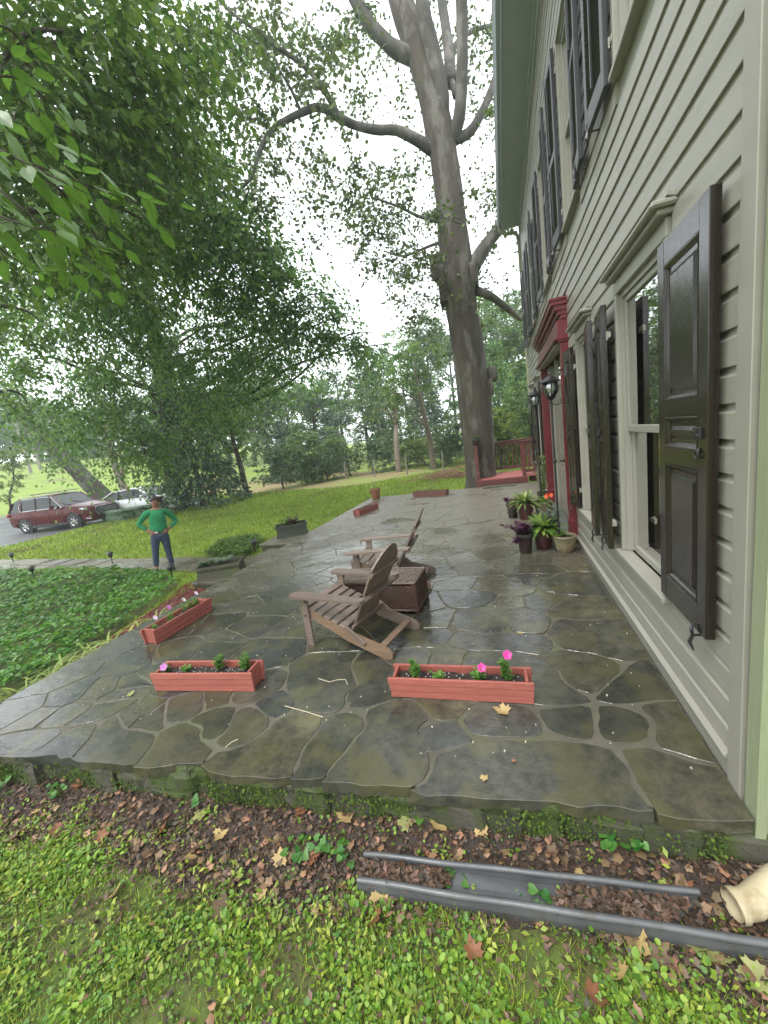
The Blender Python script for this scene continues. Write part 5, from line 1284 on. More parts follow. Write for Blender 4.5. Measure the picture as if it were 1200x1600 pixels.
# ================================================================ SMALL THINGS OF THE GARDEN
def path_light(x, y, label, h=.34):
    t = thing('path_light', label, 'garden light', (x, y, float(gz(x, y))), 0, 'small black path lights')
    MB().tube([(0, 0, 0), (.005, 0, h * .65)], .012, 6).build('stake', IRON, t)
    hd = MB().lathe([(.03, h * .55), (.045, h * .62), (.05, h * .82)], 12); hd.build('lamp_body', IRON, t)
    cp = MB().lathe([(.085, h * .82), (.08, h * .86), (.045, h * .94), (.015, h * .99)], 14); cp.build('cap', IRON, t)
for (px, py, zz, lb) in ((22, 881, -.3, 'black path light at the far left edge of the lawn beyond the path'), (176, 881, -.3, 'black path light in the lawn left of the woman'), (54, 905, -.3, 'black path light half sunk in the ivy bed at far left'), (271, 907, -.3, 'black path light in the ivy just right of the woman\'s feet'), (400, 866, -.3, 'black path light in the ivy between the two stone troughs')):
    q = G(px, py, zz); path_light(q[0], q[1], lb)
# utility poles
POLEM = mat('grey_pole_wood', (.22, .19, .16), (.16, .14, .12), rough=.9, scale=3, stretch=(8, 8, .5))
for (px, py, D_, lb) in ((50, 744, 64, 'pale grey utility pole on the hill at far left, the left one'), (66, 742, 66, 'pale grey utility pole on the hill at far left, the right one')):
    d = ray(px, py); q = np.array([0, 0, 1.7]) + d / math.hypot(d[0], d[1]) * D_; zb = float(gz(q[0], q[1]))
    t = thing('utility_pole', lb, 'utility pole', (q[0], q[1], zb), 0, 'utility poles on the hill'); MB().tube([(0, 0, -.3), (0, 0, 11)], [.17, .12], 10).build('pole', POLEM, t); MB().bar((-1.2, 0, 10.3), (1.2, 0, 10.3), .1, .12).build('crossarm', POLEM, t)
# wire fence across the back
t = thing('wire_fence', 'old wire fence on grey posts across the far edge of the lawn', 'fence', (-8, 22, -.3), 0)
fp = [(-17, 25.5), (-14.5, 24.6), (-12, 23.8), (-9.8, 23.0), (-7.6, 22.3), (-5.4, 21.6), (-3.2, 21.0), (-1.0, 20.4), (1.2, 20.0), (3.6, 19.6), (6, 19.2)]
wr_ = MB()
for i, (x, y) in enumerate(fp):
    z = float(gz(x, y)); MB().tube([(x, y, z - .1), (x + .03, y, z + 1.15)], .05, 7).build('post', POLEM, t, (8, -22, .3))
    if i:
        x0_, y0_ = fp[i - 1]; z0_ = float(gz(x0_, y0_))
        for h in (.2, .4, .6, .8, 1.0): wr_.tube([(x0_, y0_, z0_ + h), ((x + x0_) / 2, (y + y0_) / 2, (z + z0_) / 2 + h - .03), (x, y, z + h)], .006, 4)
        for k in range(10):
            f_ = k / 10; wr_.tube([(x0_ + (x - x0_) * f_, y0_ + (y - y0_) * f_, z0_ + .2), (x0_ + (x - x0_) * f_, y0_ + (y - y0_) * f_, z0_ + 1.0)], .004, 3)
wr_.build('wire_mesh', POLEM, t, (8, -22, .3))
# ================================================================ VEGETATION
BARK = mat('sycamore_bark', (.072, .058, .044), (.038, .031, .024), rough=.9, scale=4.5, bump=1.0, bscale=11, stretch=(1, 1, .3), c3=(.105, .098, .082), s3=3.2, t3=(.52, .62))
BARK_UP = mat('sycamore_upper_bark', (.085, .077, .066), (.052, .047, .04), rough=.85, scale=4.0, bump=.7, bscale=14, stretch=(1, 1, .5), c3=(.14, .132, .115), s3=2.6, t3=(.5, .6))
BARKD = mat('dark_bark', (.055, .042, .032), (.035, .027, .021), rough=.95, scale=4, bump=1.0, bscale=16, stretch=(1, 1, .35))
BARKL = mat('pale_bark', (.19, .15, .11), (.12, .10, .08), rough=.9, scale=4, bump=.8, bscale=14, stretch=(1, 1, .35))
LF_SYC = mat('sycamore_leaf', (.10, .145, .035), (.065, .11, .028), rough=.55, scale=.6, island=.4, trans=.25)
LF_DARK = mat('dark_tree_leaf', (.105, .195, .045), (.07, .15, .035), rough=.4, scale=.5, island=.5, trans=.6, world=True)
LF_MID = mat('mid_tree_leaf', (.085, .155, .024), (.055, .11, .018), rough=.5, scale=.5, island=.4, trans=.35, world=True)
LF_NEAR = mat('elm_leaf', (.065, .14, .018), (.045, .10, .014), rough=.35, scale=3, island=.35, trans=.45)
LF_YEL = mat('yellow_green_leaf', (.13, .19, .02), (.09, .14, .016), rough=.5, scale=.6, island=.35, trans=.4)
LF_CON = mat('conifer_needles', (.055, .10, .050), (.038, .072, .038), rough=.7, scale=.6, island=.5)
LF_FAR = mat('far_tree_leaf', (.10, .165, .05), (.065, .12, .04), rough=.6, scale=.25, island=.4, trans=.25, world=True)

def TP(px, py, Y, rp):
    d = ray(px, py); t = Y / d[1]; return EYE + d * t, rp * t
def smooth_path(pts, rad, sub=4):
    P = np.array([p for p in pts]); R = np.array(rad); out = []; ro = []
    n = len(P)
    for i in range(n - 1):
        p0 = P[max(i - 1, 0)]; p1 = P[i]; p2 = P[i + 1]; p3 = P[min(i + 2, n - 1)]
        for k in range(sub):
            t = k / sub; out.append(.5 * ((2 * p1) + (-p0 + p2) * t + (2 * p0 - 5 * p1 + 4 * p2 - p3) * t * t + (-p0 + 3 * p1 - 3 * p2 + p3) * t ** 3)); ro.append(R[i] + (R[i + 1] - R[i]) * t)
    out.append(P[-1]); ro.append(R[-1]); return out, ro
def limb(mb, pts, rad, n=10, sub=4, rough=.12, seed=1):
    p, r = smooth_path(pts, rad, sub); mb.tube([tuple(q) for q in p], list(r), n, rough=rough, seed=seed); return p
def sprays(C, Rr, K, Mn, droop=.35, flat=.35, out=None, jit=.08):
    """C (n,3) cluster centres, radii Rr (n); K twigs each with Mn leaves -> P, fwd, up, twig lines"""
    n = len(C); d = unit(n * K).reshape(n, K, 3); d[..., 2] = d[..., 2] * flat - .15
    if out is not None: d = d + out[:, None, :] * .7
    d /= np.linalg.norm(d, axis=2, keepdims=True)
    u = (np.arange(Mn) + rng.uniform(0, 1, (n, K, Mn))) / Mn
    L_ = Rr[:, None] * rng.uniform(.6, 1.15, (n, K))
    P = C[:, None, None, :] + d[:, :, None, :] * (u * L_[:, :, None])[..., None]
    P[..., 2] -= droop * (u ** 2) * L_[:, :, None]
    tang = d[:, :, None, :] + np.array([0, 0, -1.0]) * (2 * droop * u)[..., None]
    side = np.cross(tang, [0, 0, 1.0]); side /= np.maximum(np.linalg.norm(side, axis=-1, keepdims=True), 1e-5)
    sg = np.where(np.arange(Mn) % 2 == 0, 1, -1)[None, None, :, None]
    fwd = tang * .6 + side * sg * .9 + rng.normal(size=P.shape) * .35 + np.array([0, 0, -.25])
    up = np.array([0, 0, 1.0]) + rng.normal(size=P.shape) * .45
    P = P + rng.normal(size=P.shape) * jit * Rr[:, None, None, None]
    tips = C[:, None, :] + d * L_[..., None]; tips[..., 2] -= droop * L_
    mids = C[:, None, :] + d * (L_ * .5)[..., None]; mids[..., 2] -= droop * .25 * L_
    return P.reshape(-1, 3), fwd.reshape(-1, 3), up.reshape(-1, 3), (np.repeat(C, K, 0), mids.reshape(-1, 3), tips.reshape(-1, 3))
def twig_mesh(mb, lines, r, frac=1.0):
    """thin three-sided twigs"""
    A, B_, C_ = lines; n = len(A); k = rng.random(n) < frac
    for a, b, c in zip(A[k], B_[k], C_[k]): mb.tube([a, b, c], [r, r * .7, r * .3], 3, cap=False)
def lobes_px(L):
    """(px, py, D, rpx, n) -> cluster centres in ellipsoidal lobes"""
    C = []; O = []
    for (px, py, D_, rp, n) in L:
        c = AD(px, py, D_); R_ = rp / F * D_ * .9; q = unit(n) * (rng.uniform(.15, 1, (n, 1)) ** .45) * R_ * np.array([1, 1, .85]); C.append(c + q); O.append(q / R_)
    return np.concatenate(C), np.concatenate(O)

# ---------------- the sycamore
base = TP(752, 768, 12.7, 1)[0]
syc = thing('sycamore_tree', 'huge sycamore with burled brown trunk standing beyond the terrace by the red deck', 'tree', (base[0], base[1], -.3))
SO = (-base[0], -base[1], .3)
tk_ = MB()
pts = [TP(*p) for p in ((753, 775, 12.7, 27), (751, 740, 12.7, 23), (748, 690, 12.7, 23.5), (741, 620, 12.7, 25.5), (732, 550, 12.7, 24.5), (722, 490, 12.7, 23.5), (714, 430, 12.7, 26), (708, 370, 12.7, 23), (702, 310, 12.7, 21.5), (694, 250, 12.7, 21), (686, 205, 12.7, 22), (674, 150, 12.8, 20), (655, 85, 12.9, 19.5), (632, 20, 13.0, 18.5), (610, -60, 13.2, 17))]
limb(tk_, [p[0] for p in pts], [p[1] for p in pts], 28, 5, .05)
tr = tk_.build('trunk', BARK, syc, SO, smooth=True)
for (px, py, sx, sy, Y) in ((692, 418, 34, 40, 12.65), (697, 445, 26, 60, 12.6), (764, 605, 14, 22, 12.6), (736, 430, 22, 34, 12.6), (770, 585, 14, 22, 12.7)):
    c, s = TP(px, py, Y, 1); rock(fl := MB(), tuple(c), (sx * s, sx * s * .9, sy * s), int(px)); fl.build('burl', BARK, tr, smooth=True)
LIMBS = [[(686, 215, 12.7, 13), (690, 150, 12.6, 12), (676, 80, 12.5, 11.5), (664, 30, 12.4, 11), (654, -40, 12.3, 10)],
 [(706, 222, 12.7, 10), (718, 180, 12.5, 9.5), (722, 110, 12.3, 9), (722, 40, 12.2, 9), (720, -40, 12, 8.5)],
 [(712, 218, 12.7, 8), (735, 205, 12.8, 7), (758, 165, 13, 6), (776, 115, 13.2, 5), (792, 60, 13.4, 4)],
 [(655, 92, 12.9, 12), (622, 80, 12.7, 11), (600, 62, 12.6, 10), (578, 38, 12.5, 10), (560, 8, 12.4, 9.5), (540, -30, 12.2, 9)],
 [(676, 235, 12.6, 9), (650, 218, 12.3, 8), (620, 204, 12.0, 7), (588, 203, 11.6, 6.5), (556, 196, 11.2, 6), (530, 184, 10.9, 6), (500, 168, 10.6, 5.5), (472, 176, 10.3, 5), (440, 192, 10.0, 4.5), (420, 210, 9.8, 4), (404, 240, 9.6, 3.5), (394, 275, 9.5, 2.5), (372, 300, 9.4, 1.5)],
 [(530, 184, 10.9, 5), (512, 150, 10.6, 4.5), (485, 112, 10.3, 4), (455, 88, 10.0, 3.5), (430, 72, 9.8, 3), (405, 52, 9.5, 2.5), (375, 30, 9.2, 2), (340, 0, 9.0, 1.5)],
 [(470, 175, 10.3, 2.5), (455, 140, 10.1, 2.2), (432, 100, 9.9, 1.8), (428, 70, 9.8, 1.5)],
 [(738, 420, 12.7, 12), (750, 398, 12.9, 11), (768, 372, 13.1, 9.5), (790, 345, 13.4, 9), (820, 322, 13.8, 8), (850, 280, 14.4, 6)],
 [(745, 455, 12.7, 7), (765, 462, 13.2, 6), (790, 480, 14, 5), (815, 500, 14.8, 3)],
 [(712, 150, 12.7, 5), (704, 110, 13.2, 4.5), (712, 70, 13.8, 4), (735, 50, 14.4, 3.5), (765, 40, 15, 2.5)],
 [(700, 350, 12.5, 3), (660, 340, 12, 2.2), (620, 322, 11.5, 1.8), (580, 308, 11, 1.3)],
 [(698, 375, 12.8, 3), (670, 385, 13.4, 2.2), (630, 400, 14, 1.8), (600, 392, 14.6, 1.2)],
 [(705, 130, 13, 9), (700, 70, 13.6, 8), (690, 0, 14.2, 7), (684, -40, 14.6, 6)]]
tips_ = []
for i, Lm in enumerate(LIMBS):
    q = [TP(*p) for p in Lm]; P_ = limb(MB_l := MB(), [a[0] for a in q], [a[1] for a in q], 12, 4, .10, i); MB_l.build('limb', BARK_UP, syc, SO, smooth=True)
    tips_.append(P_)
def region(px0, px1, py0, py1, Y0, Y1, n):
    out = []
    for _ in range(n):
        d = ray(rng.uniform(px0, px1), rng.uniform(py0, py1)); out.append(EYE + d * (rng.uniform(Y0, Y1) / d[1]))
    return np.array(out)
along = np.concatenate([np.array(t_)[len(t_) // 3:] for i_, t_ in enumerate(tips_) if i_ in (4, 5, 6, 7, 8, 9, 10, 11)]); al2 = along[rng.random(len(along)) < .8]; al2 = al2 + rng.normal(size=(len(al2), 3)) * .6
C = np.concatenate([al2, region(470, 690, 240, 340, 10, 16, 44), region(540, 700, 330, 430, 11, 17, 34), region(590, 710, 420, 520, 12, 18, 22), region(400, 580, 0, 150, 9, 14, 40), region(560, 640, 90, 190, 12, 16, 6), region(380, 450, 220, 330, 9, 13, 14), region(735, 800, 0, 320, 12, 17, 26), region(570, 700, 0, 120, 13, 18, 8),
                    region(750, 830, 300, 560, 13, 18, 18), region(300, 420, 40, 330, 9, 13, 34), region(640, 790, -120, 0, 13, 17, 8)])
P, f_, u_, ln = sprays(C, np.full(len(C), .85) * rng.uniform(.6, 1.2, len(C)), 6, 8, droop=.55)
V, Fc = scatter(P, f_, u_, rng.uniform(.05, .115, len(P)), MAPLE); cr_ = np_mesh('crown', V, Fc, LF_SYC, syc, SO)
tw = MB(); twig_mesh(tw, ln, .007, .8); tw.build('twigs', BARK_UP, cr_, kind='stuff')

# ---------------- the big dark spreading tree at the left
def big_tree(name, label, cat, bx, by, trunk_pts, bark, lobes, K, Mn, rad, droop, leaf, tpl, lf_mat, group=None, twr=.012, twf=.15, wid=1.0, extra=()):
    zb = float(gz(bx, by)); t = thing(name, label, cat, (bx, by, zb), 0, group); off = (-bx, -by, -zb)
    m = MB(); p = [np.array(q[:3]) for q in trunk_pts]; pl = limb(m, p, [q[3] for q in trunk_pts], 14, 4, .10); trk = m.build('trunk', bark, t, off, smooth=True)
    C, O = lobes_px(lobes) if len(lobes[0]) == 5 else lobes
    br = MB(); pl = np.array(pl)
    if len(lobes[0]) == 5:
        for (px, py, D_, rp, n) in lobes:
            c = AD(px, py, D_); d = np.linalg.norm(pl - c, axis=1) + np.abs(pl[:, 2] - (c[2] - 1.0)) * .8; a = pl[int(np.argmin(d))]
            m_ = (a + c) / 2 + np.array([0, 0, .3]) + rng.normal(size=3) * .45; m3_ = (a * .25 + c * .75) + rng.normal(size=3) * .35; limb(br, [a, m_, m3_, c, c + (c - a) * .12 - np.array([0, 0, .3])], [.10, .065, .045, .025, .01], 7, 4, .1)
    br.build('limb', bark, t, off, smooth=True)
    P, f_, u_, ln = sprays(C, np.full(len(C), rad) * rng.uniform(.6, 1.25, len(C)), K, Mn, droop=droop, out=O * .8)
    V, Fc = scatter(P, f_, u_, rng.uniform(.65, 1.2, len(P)) * leaf, tpl, wid); c_ = np_mesh('crown', V, Fc, lf_mat, t, off)
    tw = MB(); twig_mesh(tw, ln, twr, twf); tw.build('twigs', bark, c_, kind='stuff')
    return t
b = G(278, 797, -.3); q0 = lambda px, py, D_, r: (*AD(px, py, D_), r)
D0 = float(np.linalg.norm(b - EYE))
LA = [(120, 330, 15, 105, 70), (60, 420, 16, 95, 60), (200, 430, 14.5, 105, 75), (290, 410, 14, 85, 60), (350, 395, 14, 66, 42), (410, 435, 14, 58, 38), (460, 470, 14, 48, 32), (500, 505, 14, 34, 22), (530, 530, 14, 20, 12), (552, 545, 14, 10, 5),
 (120, 520, 18, 100, 60), (220, 540, 16, 95, 40), (320, 510, 15.5, 85, 40), (400, 520, 16, 60, 32), (440, 540, 16, 42, 24), (60, 560, 19, 80, 44),
 (150, 620, 18, 75, 34), (240, 610, 17, 80, 28), (330, 600, 18, 62, 26), (395, 585, 18, 46, 26), (110, 670, 19, 40, 20), (190, 670, 17.5, 46, 28), (225, 700, 16.5, 26, 12), (330, 650, 18, 34, 16),
 (250, 290, 13, 85, 56), (325, 335, 13, 58, 36), (170, 230, 12.5, 85, 50), (60, 300, 13, 80, 44)]
big_tree('spreading_tree', 'big dark spreading tree whose crown hangs over the lawn behind the woman', 'tree', b[0], b[1],
         [(b[0], b[1], -.45, .62), (b[0], b[1], .2, .45), q0(268, 725, D0, .38), q0(256, 640, D0, .34), q0(240, 520, D0, .27), q0(220, 380, D0 - 2, .2), q0(190, 240, D0 - 4, .1)], BARKD, [(a_, b_, c_, d_, max(4, int(e_ * .50))) for a_, b_, c_, d_, e_ in LA], 9, 14, 1.35, .7, .15, OVAL, LF_DARK)
# upright foliage of a second, nearer tree over the top left corner
b2 = np.array([-9.5, 3.2]);
LB = [(30, 60, 7, 95, 30), (130, 60, 8, 95, 32), (30, 200, 7, 90, 30), (150, 170, 8, 95, 34), (240, 80, 10, 70, 26), (50, 330, 7, 85, 28), (160, 320, 8, 80, 28), (235, 190, 10, 70, 28), (20, 480, 9, 70, 18), (300, 40, 11, 60, 12), (230, -40, 9, 90, 14), (100, -60, 7, 100, 22), (15, 610, 12, 45, 10)]
big_tree('leaning_tree', 'mid green tree filling the top left corner of the view', 'tree', b2[0], b2[1], [(b2[0], b2[1], -.4, .3), (b2[0] + .1, b2[1], 2.5, .24), (b2[0] + .5, b2[1] + .4, 5, .18), (b2[0] + 1.2, b2[1] + .8, 8, .1)], BARKD, LB, 5, 10, .75, .5, .115, OVAL, LF_MID, twr=.006, twf=.3)
# the near branch with big leaves, each leaf its own
nb = thing('near_branch', 'leafy bright green branch hanging in close at the upper left', 'branch', tuple(AD(-160, 160, 3.2)))
NO = Vector(nb.location); leafm = []
for v in range(4):
    me = bpy.data.meshes.new('leaf'); n = 9; vs = []; fs = []
    for i in range(n + 1):
        t_ = i / n; w_ = .27 * math.sin(math.pi * t_ ** .8) * (1 - .15 * t_) * (1 + .06 * (i % 2)); zc = -.10 * t_ * t_ * (1 + v * .5) + .02 * math.sin(t_ * 6 + v)
        vs += [(-w_, t_, zc + .10 * w_ + .02 * (i % 2)), (-w_ * .5, t_, zc + .02), (0, t_, zc - .02), (w_ * .5, t_, zc + .02), (w_, t_, zc + .10 * w_ + .02 * (i % 2))]
    for i in range(n): fs += [(i * 5 + k, i * 5 + k + 1, i * 5 + k + 6, i * 5 + k + 5) for k in range(4)]
    me.from_pydata(vs, [], fs); me.materials.append(LF_NEAR); me.shade_smooth(); leafm.append(me)
bm_ = MB(); cnt = 0
for (p0, p1, p2, nl) in (((-160, 160, 3.2), (60, 260, 2.9), (250, 330, 2.9), 46), ((-160, 160, 3.2), (40, 330, 2.7), (170, 420, 2.7), 34), ((-160, 160, 3.2), (-10, 230, 2.4), (130, 300, 2.2), 28), ((-160, 160, 3.2), (20, 120, 3.4), (120, 210, 3.4), 26), ((-160, 160, 3.2), (-20, 370, 3.0), (90, 440, 3.2), 26), ((60, 260, 2.9), (150, 370, 3.0), (160, 460, 3.2), 18), ((-100, 120, 3.3), (0, 40, 3.4), (60, 110, 3.5), 16), ((-160, 160, 3.2), (-60, 300, 2.2), (60, 360, 2.0), 16)):
    A_, B_, C_ = AD(*p0), AD(*p1), AD(*p2); path, rr_ = smooth_path([A_, B_, C_], [.010, .005, .0015], 6); bm_.tube([tuple(q - np.array(NO)) for q in path], list(rr_), 5)
    for k in range(nl):
        u = .22 + .78 * (k + rng.random()) / nl; i = min(len(path) - 2, int(u * (len(path) - 1))); fr_ = u * (len(path) - 1) - i; p = path[i] + (path[i + 1] - path[i]) * fr_
        tg_ = path[i + 1] - path[i]; tg_ /= np.linalg.norm(tg_); sd_ = np.cross(tg_, [0, 0, 1.]); sd_ /= np.linalg.norm(sd_)
        s = 1 if k % 2 else -1; off = sd_ * s * rng.uniform(0, .12) + rng.normal(size=3) * .05; st_ = p + off
        fwd = Vector(tg_ * .8 + sd_ * s * .8 + rng.normal(size=3) * .25 + np.array([0, 0, -.35])).normalized(); up_ = Vector((rng.normal() * .3, rng.normal() * .3, 1)); x_ = fwd.cross(up_).normalized(); z_ = x_.cross(fwd)
        sc = rng.uniform(.09, .14) * (1.05 - .3 * u); o = bpy.data.objects.new('leaf', leafm[int(rng.integers(4))]); COL.objects.link(o); o.parent = nb
        Mx = Matrix((x_, fwd, z_)).transposed().to_4x4(); Mx = Matrix.Translation(Vector(st_) - NO) @ Mx @ Matrix.Scale(sc, 4); o.matrix_local = Mx
        bm_.tube([tuple(p - np.array(NO)), tuple(st_ - np.array(NO))], .0015, 3, cap=False); cnt += 1
bm_.build('twig', BARKD, nb)

# ---------------- conifers, small trees, the far belt
def place(px, py, D_):
    d = ray(px, py); h = math.hypot(d[0], d[1]); x, y = d[0] / h * D_, d[1] / h * D_; return x, y, float(gz(x, y))
def topz(px, py, D_):
    d = ray(px, py); return 1.7 + d[2] / math.hypot(d[0], d[1]) * D_
def broad_tree(label, px, D_, topy, rad, lf, bark=BARKD, leaf=.22, ncl=60, K=6, Mn=9, base_frac=.22, group='trees of the far belt', tr_r=.16, name='broadleaf_tree', lean=0, py=750, tpl=DIAM, twf=.0, cat='tree', spread=1.0):
    x, y, z = place(px, py, D_); H_ = topz(px - 25, topy, D_) - z; t = thing(name, label, cat, (x, y, z), rng.uniform(0, 6), group)
    m = MB(); nx = rng.normal() * .3 + lean; ny = rng.normal() * .3
    limb(m, [(0, 0, -.2), (nx * .2, ny * .2, H_ * .25), (nx, ny, H_ * .5), (nx * 1.5, ny * 1.2, H_ * .82)], [tr_r * 1.3, tr_r, tr_r * .7, tr_r * .2], 9)
    for k in range(7):
        a = rng.uniform(0, 6.28); h0 = H_ * rng.uniform(.28, .65); r_ = rad * rng.uniform(.5, .9)
        limb(m, [(nx * .8, ny * .8, h0), (nx * .8 + math.cos(a) * r_ * .5, ny * .8 + math.sin(a) * r_ * .5, h0 + H_ * .08), (nx * .8 + math.cos(a) * r_, ny * .8 + math.sin(a) * r_, h0 + H_ * rng.uniform(.08, .2))], [tr_r * .4, tr_r * .25, tr_r * .08], 6, 3)
    m.build('trunk', bark, t, smooth=True)
    nl = 9; cen = []
    for k in range(nl):
        hh = rng.uniform(base_frac + .15, .92); a = rng.uniform(0, 6.28); rr_ = rad * (1 - abs(hh - .5) * 1.0) * rng.uniform(.2, .75); cen.append((math.cos(a) * rr_ + nx, math.sin(a) * rr_ + ny, H_ * hh, rad * rng.uniform(.38, .6)))
    Cs = []; Os = []
    for (cx, cy_, cz, cr) in cen:
        n = max(3, ncl // nl); q = unit(n) * (rng.uniform(.2, 1, (n, 1)) ** .4); Cs.append(np.array([cx, cy_, cz]) + q * cr * np.array([1, 1, .9])); Os.append(q)
    C = np.concatenate(Cs); O = np.concatenate(Os); C[:, 2] = np.clip(C[:, 2], H_ * base_frac, H_)
    P, f_, u_, ln = sprays(C, np.full(len(C), rad * .26) * rng.uniform(.6, 1.2, len(C)), K, Mn, droop=.3, out=O)
    V, Fc = scatter(P, f_, u_, rng.uniform(.6, 1.25, len(P)) * leaf, tpl); np_mesh('crown', V, Fc, lf, t)
    return t
def conifer(label, px, D_, topy, rad, lf=LF_CON, group='trees of the far belt', leaf=.22, tiers=22, per=11, droop=.45, py=750, low=.08):
    x, y, z = place(px, py, D_); H_ = topz(px - 25, topy, D_) - z; t = thing('spruce_tree', label, 'tree', (x, y, z), rng.uniform(0, 6), group)
    MB().tube([(0, 0, -.2), (0, 0, H_ * .5), (.05, 0, H_ * .97)], [.018 * H_, .012 * H_, .01], 8).build('trunk', BARKD, t)
    P = []; Fd = []
    for i in range(tiers):
        h = low + (1 - low) * (i / tiers) ** .9; r_ = rad * (1 - h) ** .8 + .15
        for k in range(per):
            a = rng.uniform(0, 6.28); L_ = r_ * rng.uniform(.7, 1.1); n = max(5, int(L_ * 9)); u = rng.uniform(.15, 1, n); zz = H_ * h + .18 * L_ * np.sin(u * 3) - droop * L_ * u ** 2
            w_ = rng.normal(size=n) * .16 * L_ * (1 - u * .5); P.append(np.stack([np.cos(a) * u * L_ - np.sin(a) * w_, np.sin(a) * u * L_ + np.cos(a) * w_, zz + rng.normal(size=n) * .05 - .12 * rng.random(n)], 1)); Fd.append(np.stack([np.cos(a) + rng.normal(size=n) * .5, np.sin(a) + rng.normal(size=n) * .5, np.full(n, -.9) + rng.normal(size=n) * .4], 1))
    P = np.concatenate(P); Fd = np.concatenate(Fd); P = np.repeat(P, 2, 0) + rng.normal(size=(len(P) * 2, 3)) * .06; Fd = np.repeat(Fd, 2, 0) + rng.normal(size=(len(Fd) * 2, 3)) * .4
    V, Fc = scatter(P, Fd, unit(len(P)) + np.array([0, 0, .8]), rng.uniform(.6, 1.3, len(P)) * leaf, DIAM, .55); np_mesh('crown', V, Fc, lf, t)
    return t
conifer('dark spruce with drooping boughs between the big tree and the small lawn tree', 318, 22.5, 520, 3.1, group=None, leaf=.26, tiers=30, per=14, droop=.75, low=.05, py=790)
broad_tree('small round headed tree with short dark trunk on the lawn edge right of the spruce', 388, 24, 590, 2.0, LF_MID, leaf=.15, ncl=120, group=None, tr_r=.15, py=782, base_frac=.28, K=7)
broad_tree('young pale green tree behind the dark red suv at the far left edge', 8, 38, 690, 1.7, LF_YEL, leaf=.16, ncl=60, group=None, tr_r=.07, py=770)
FB = [(430, 36, 585, 3.2, 0), (468, 46, 575, 3.6, 1), (505, 40, 600, 3.2, 2), (545, 52, 560, 4.2, 0), (583, 44, 590, 3.4, 1), (612, 40, 545, 3.0, 0), (650, 50, 515, 4.4, 2), (690, 42, 500, 4.0, 1), (722, 55, 480, 4.6, 0), (765, 38, 470, 3.6, 2), (798, 46, 440, 4.4, 0), (832, 36, 455, 3.6, 1), (868, 50, 430, 4.5, 0), (405, 55, 560, 4.4, 0), (365, 52, 570, 4.2, 2)]
nm_ = ['grey-green broadleaf tree', 'lighter green broadleaf tree', 'dark green broadleaf tree']; lfm = [LF_FAR, LF_MID, LF_DARK]
where = {430: 'at the left end of the far belt', 468: 'just right of the small lawn tree', 505: 'behind the left stretch of wire fence', 545: 'tallest over the middle of the far belt', 583: 'left of the pale forked trunk', 612: 'above the terracotta pot', 650: 'behind the pale leaning trunks', 690: 'left of the sycamore trunk', 722: 'rising right behind the sycamore trunk', 765: 'between the sycamore and the deck railing', 798: 'over the red deck railing', 832: 'beside the far house corner', 868: 'hidden mostly by the house end', 405: 'seen over the small lawn tree', 365: 'behind the drooping spruce'}
for (px, D_, ty, r_, k) in FB: broad_tree(nm_[k] + ' ' + where[px], px, D_, ty, r_, lfm[k], leaf=.30, ncl=150, K=6, Mn=8, tr_r=.2, base_frac=.12)
for (px, D_, ty, r_, lb) in ((527, 33, 640, 2.2, 'dark conifer in the middle of the belt beyond the wire fence'), (676, 34, 560, 2.6, 'dark conifer right of the pale trunks'), (826, 26, 560, 2.4, 'dark conifer close behind the red deck'), (790, 30, 530, 2.6, 'blue-green conifer over the deck railing'), (455, 31, 660, 1.9, 'low conifer left of the wire fence')): conifer(lb, px, D_, ty, r_, LF_CON if px < 700 else LF_DARK, leaf=.3)
# pale, leaning trunks at the fence
for (px, D_, ty, ln_, lb) in ((625, 25, 560, 1.0, 'tree with pale leaning trunk behind the far end of the terrace, left one'), (680, 24, 540, -1.2, 'tree with pale forked trunk just left of the sycamore')): broad_tree(lb, px, D_, ty, 2.4, LF_MID, BARKL, leaf=.17, ncl=60, tr_r=.17, lean=ln_, base_frac=.45, name='pale_trunk_tree', group=None)
# understory shrubs
US = [(440, 25, 690, 1.8), (478, 26, 680, 1.7), (512, 27, 700, 1.6), (548, 28, 668, 2.0), (585, 27, 690, 1.7), (628, 29, 672, 2.0), (668, 27, 690, 1.5), (708, 26, 668, 1.6), (735, 24, 640, 1.5), (785, 20, 660, 1.4), (812, 21, 640, 1.6), (838, 22, 600, 1.8), (865, 24, 590, 2)]
uw = ['left of the small lawn tree', 'behind the left fence posts', 'behind the fence, low and wide', 'above the far red flower box', 'behind the terracotta pot', 'below the pale leaning trunk', 'beneath the forked pale trunk', 'left of the sycamore foot', 'against the sycamore trunk', 'behind the deck baluster at left', 'in the middle of the deck railing view', 'by the far house corner', 'behind the house end']
for i, ((px, D_, ty, r_), wh) in enumerate(zip(US, uw)): broad_tree(('yellow green leafy shrub ' if i in (6, 9, 10) else 'bushy green shrub ') + wh, px, D_, ty, r_, LF_YEL if i in (6, 9, 10) else (LF_MID if i % 2 else LF_FAR), leaf=.16, ncl=90, K=5, Mn=8, tr_r=.05, base_frac=.05, group='shrubs along the far fence', name='leafy_shrub', cat='shrub')
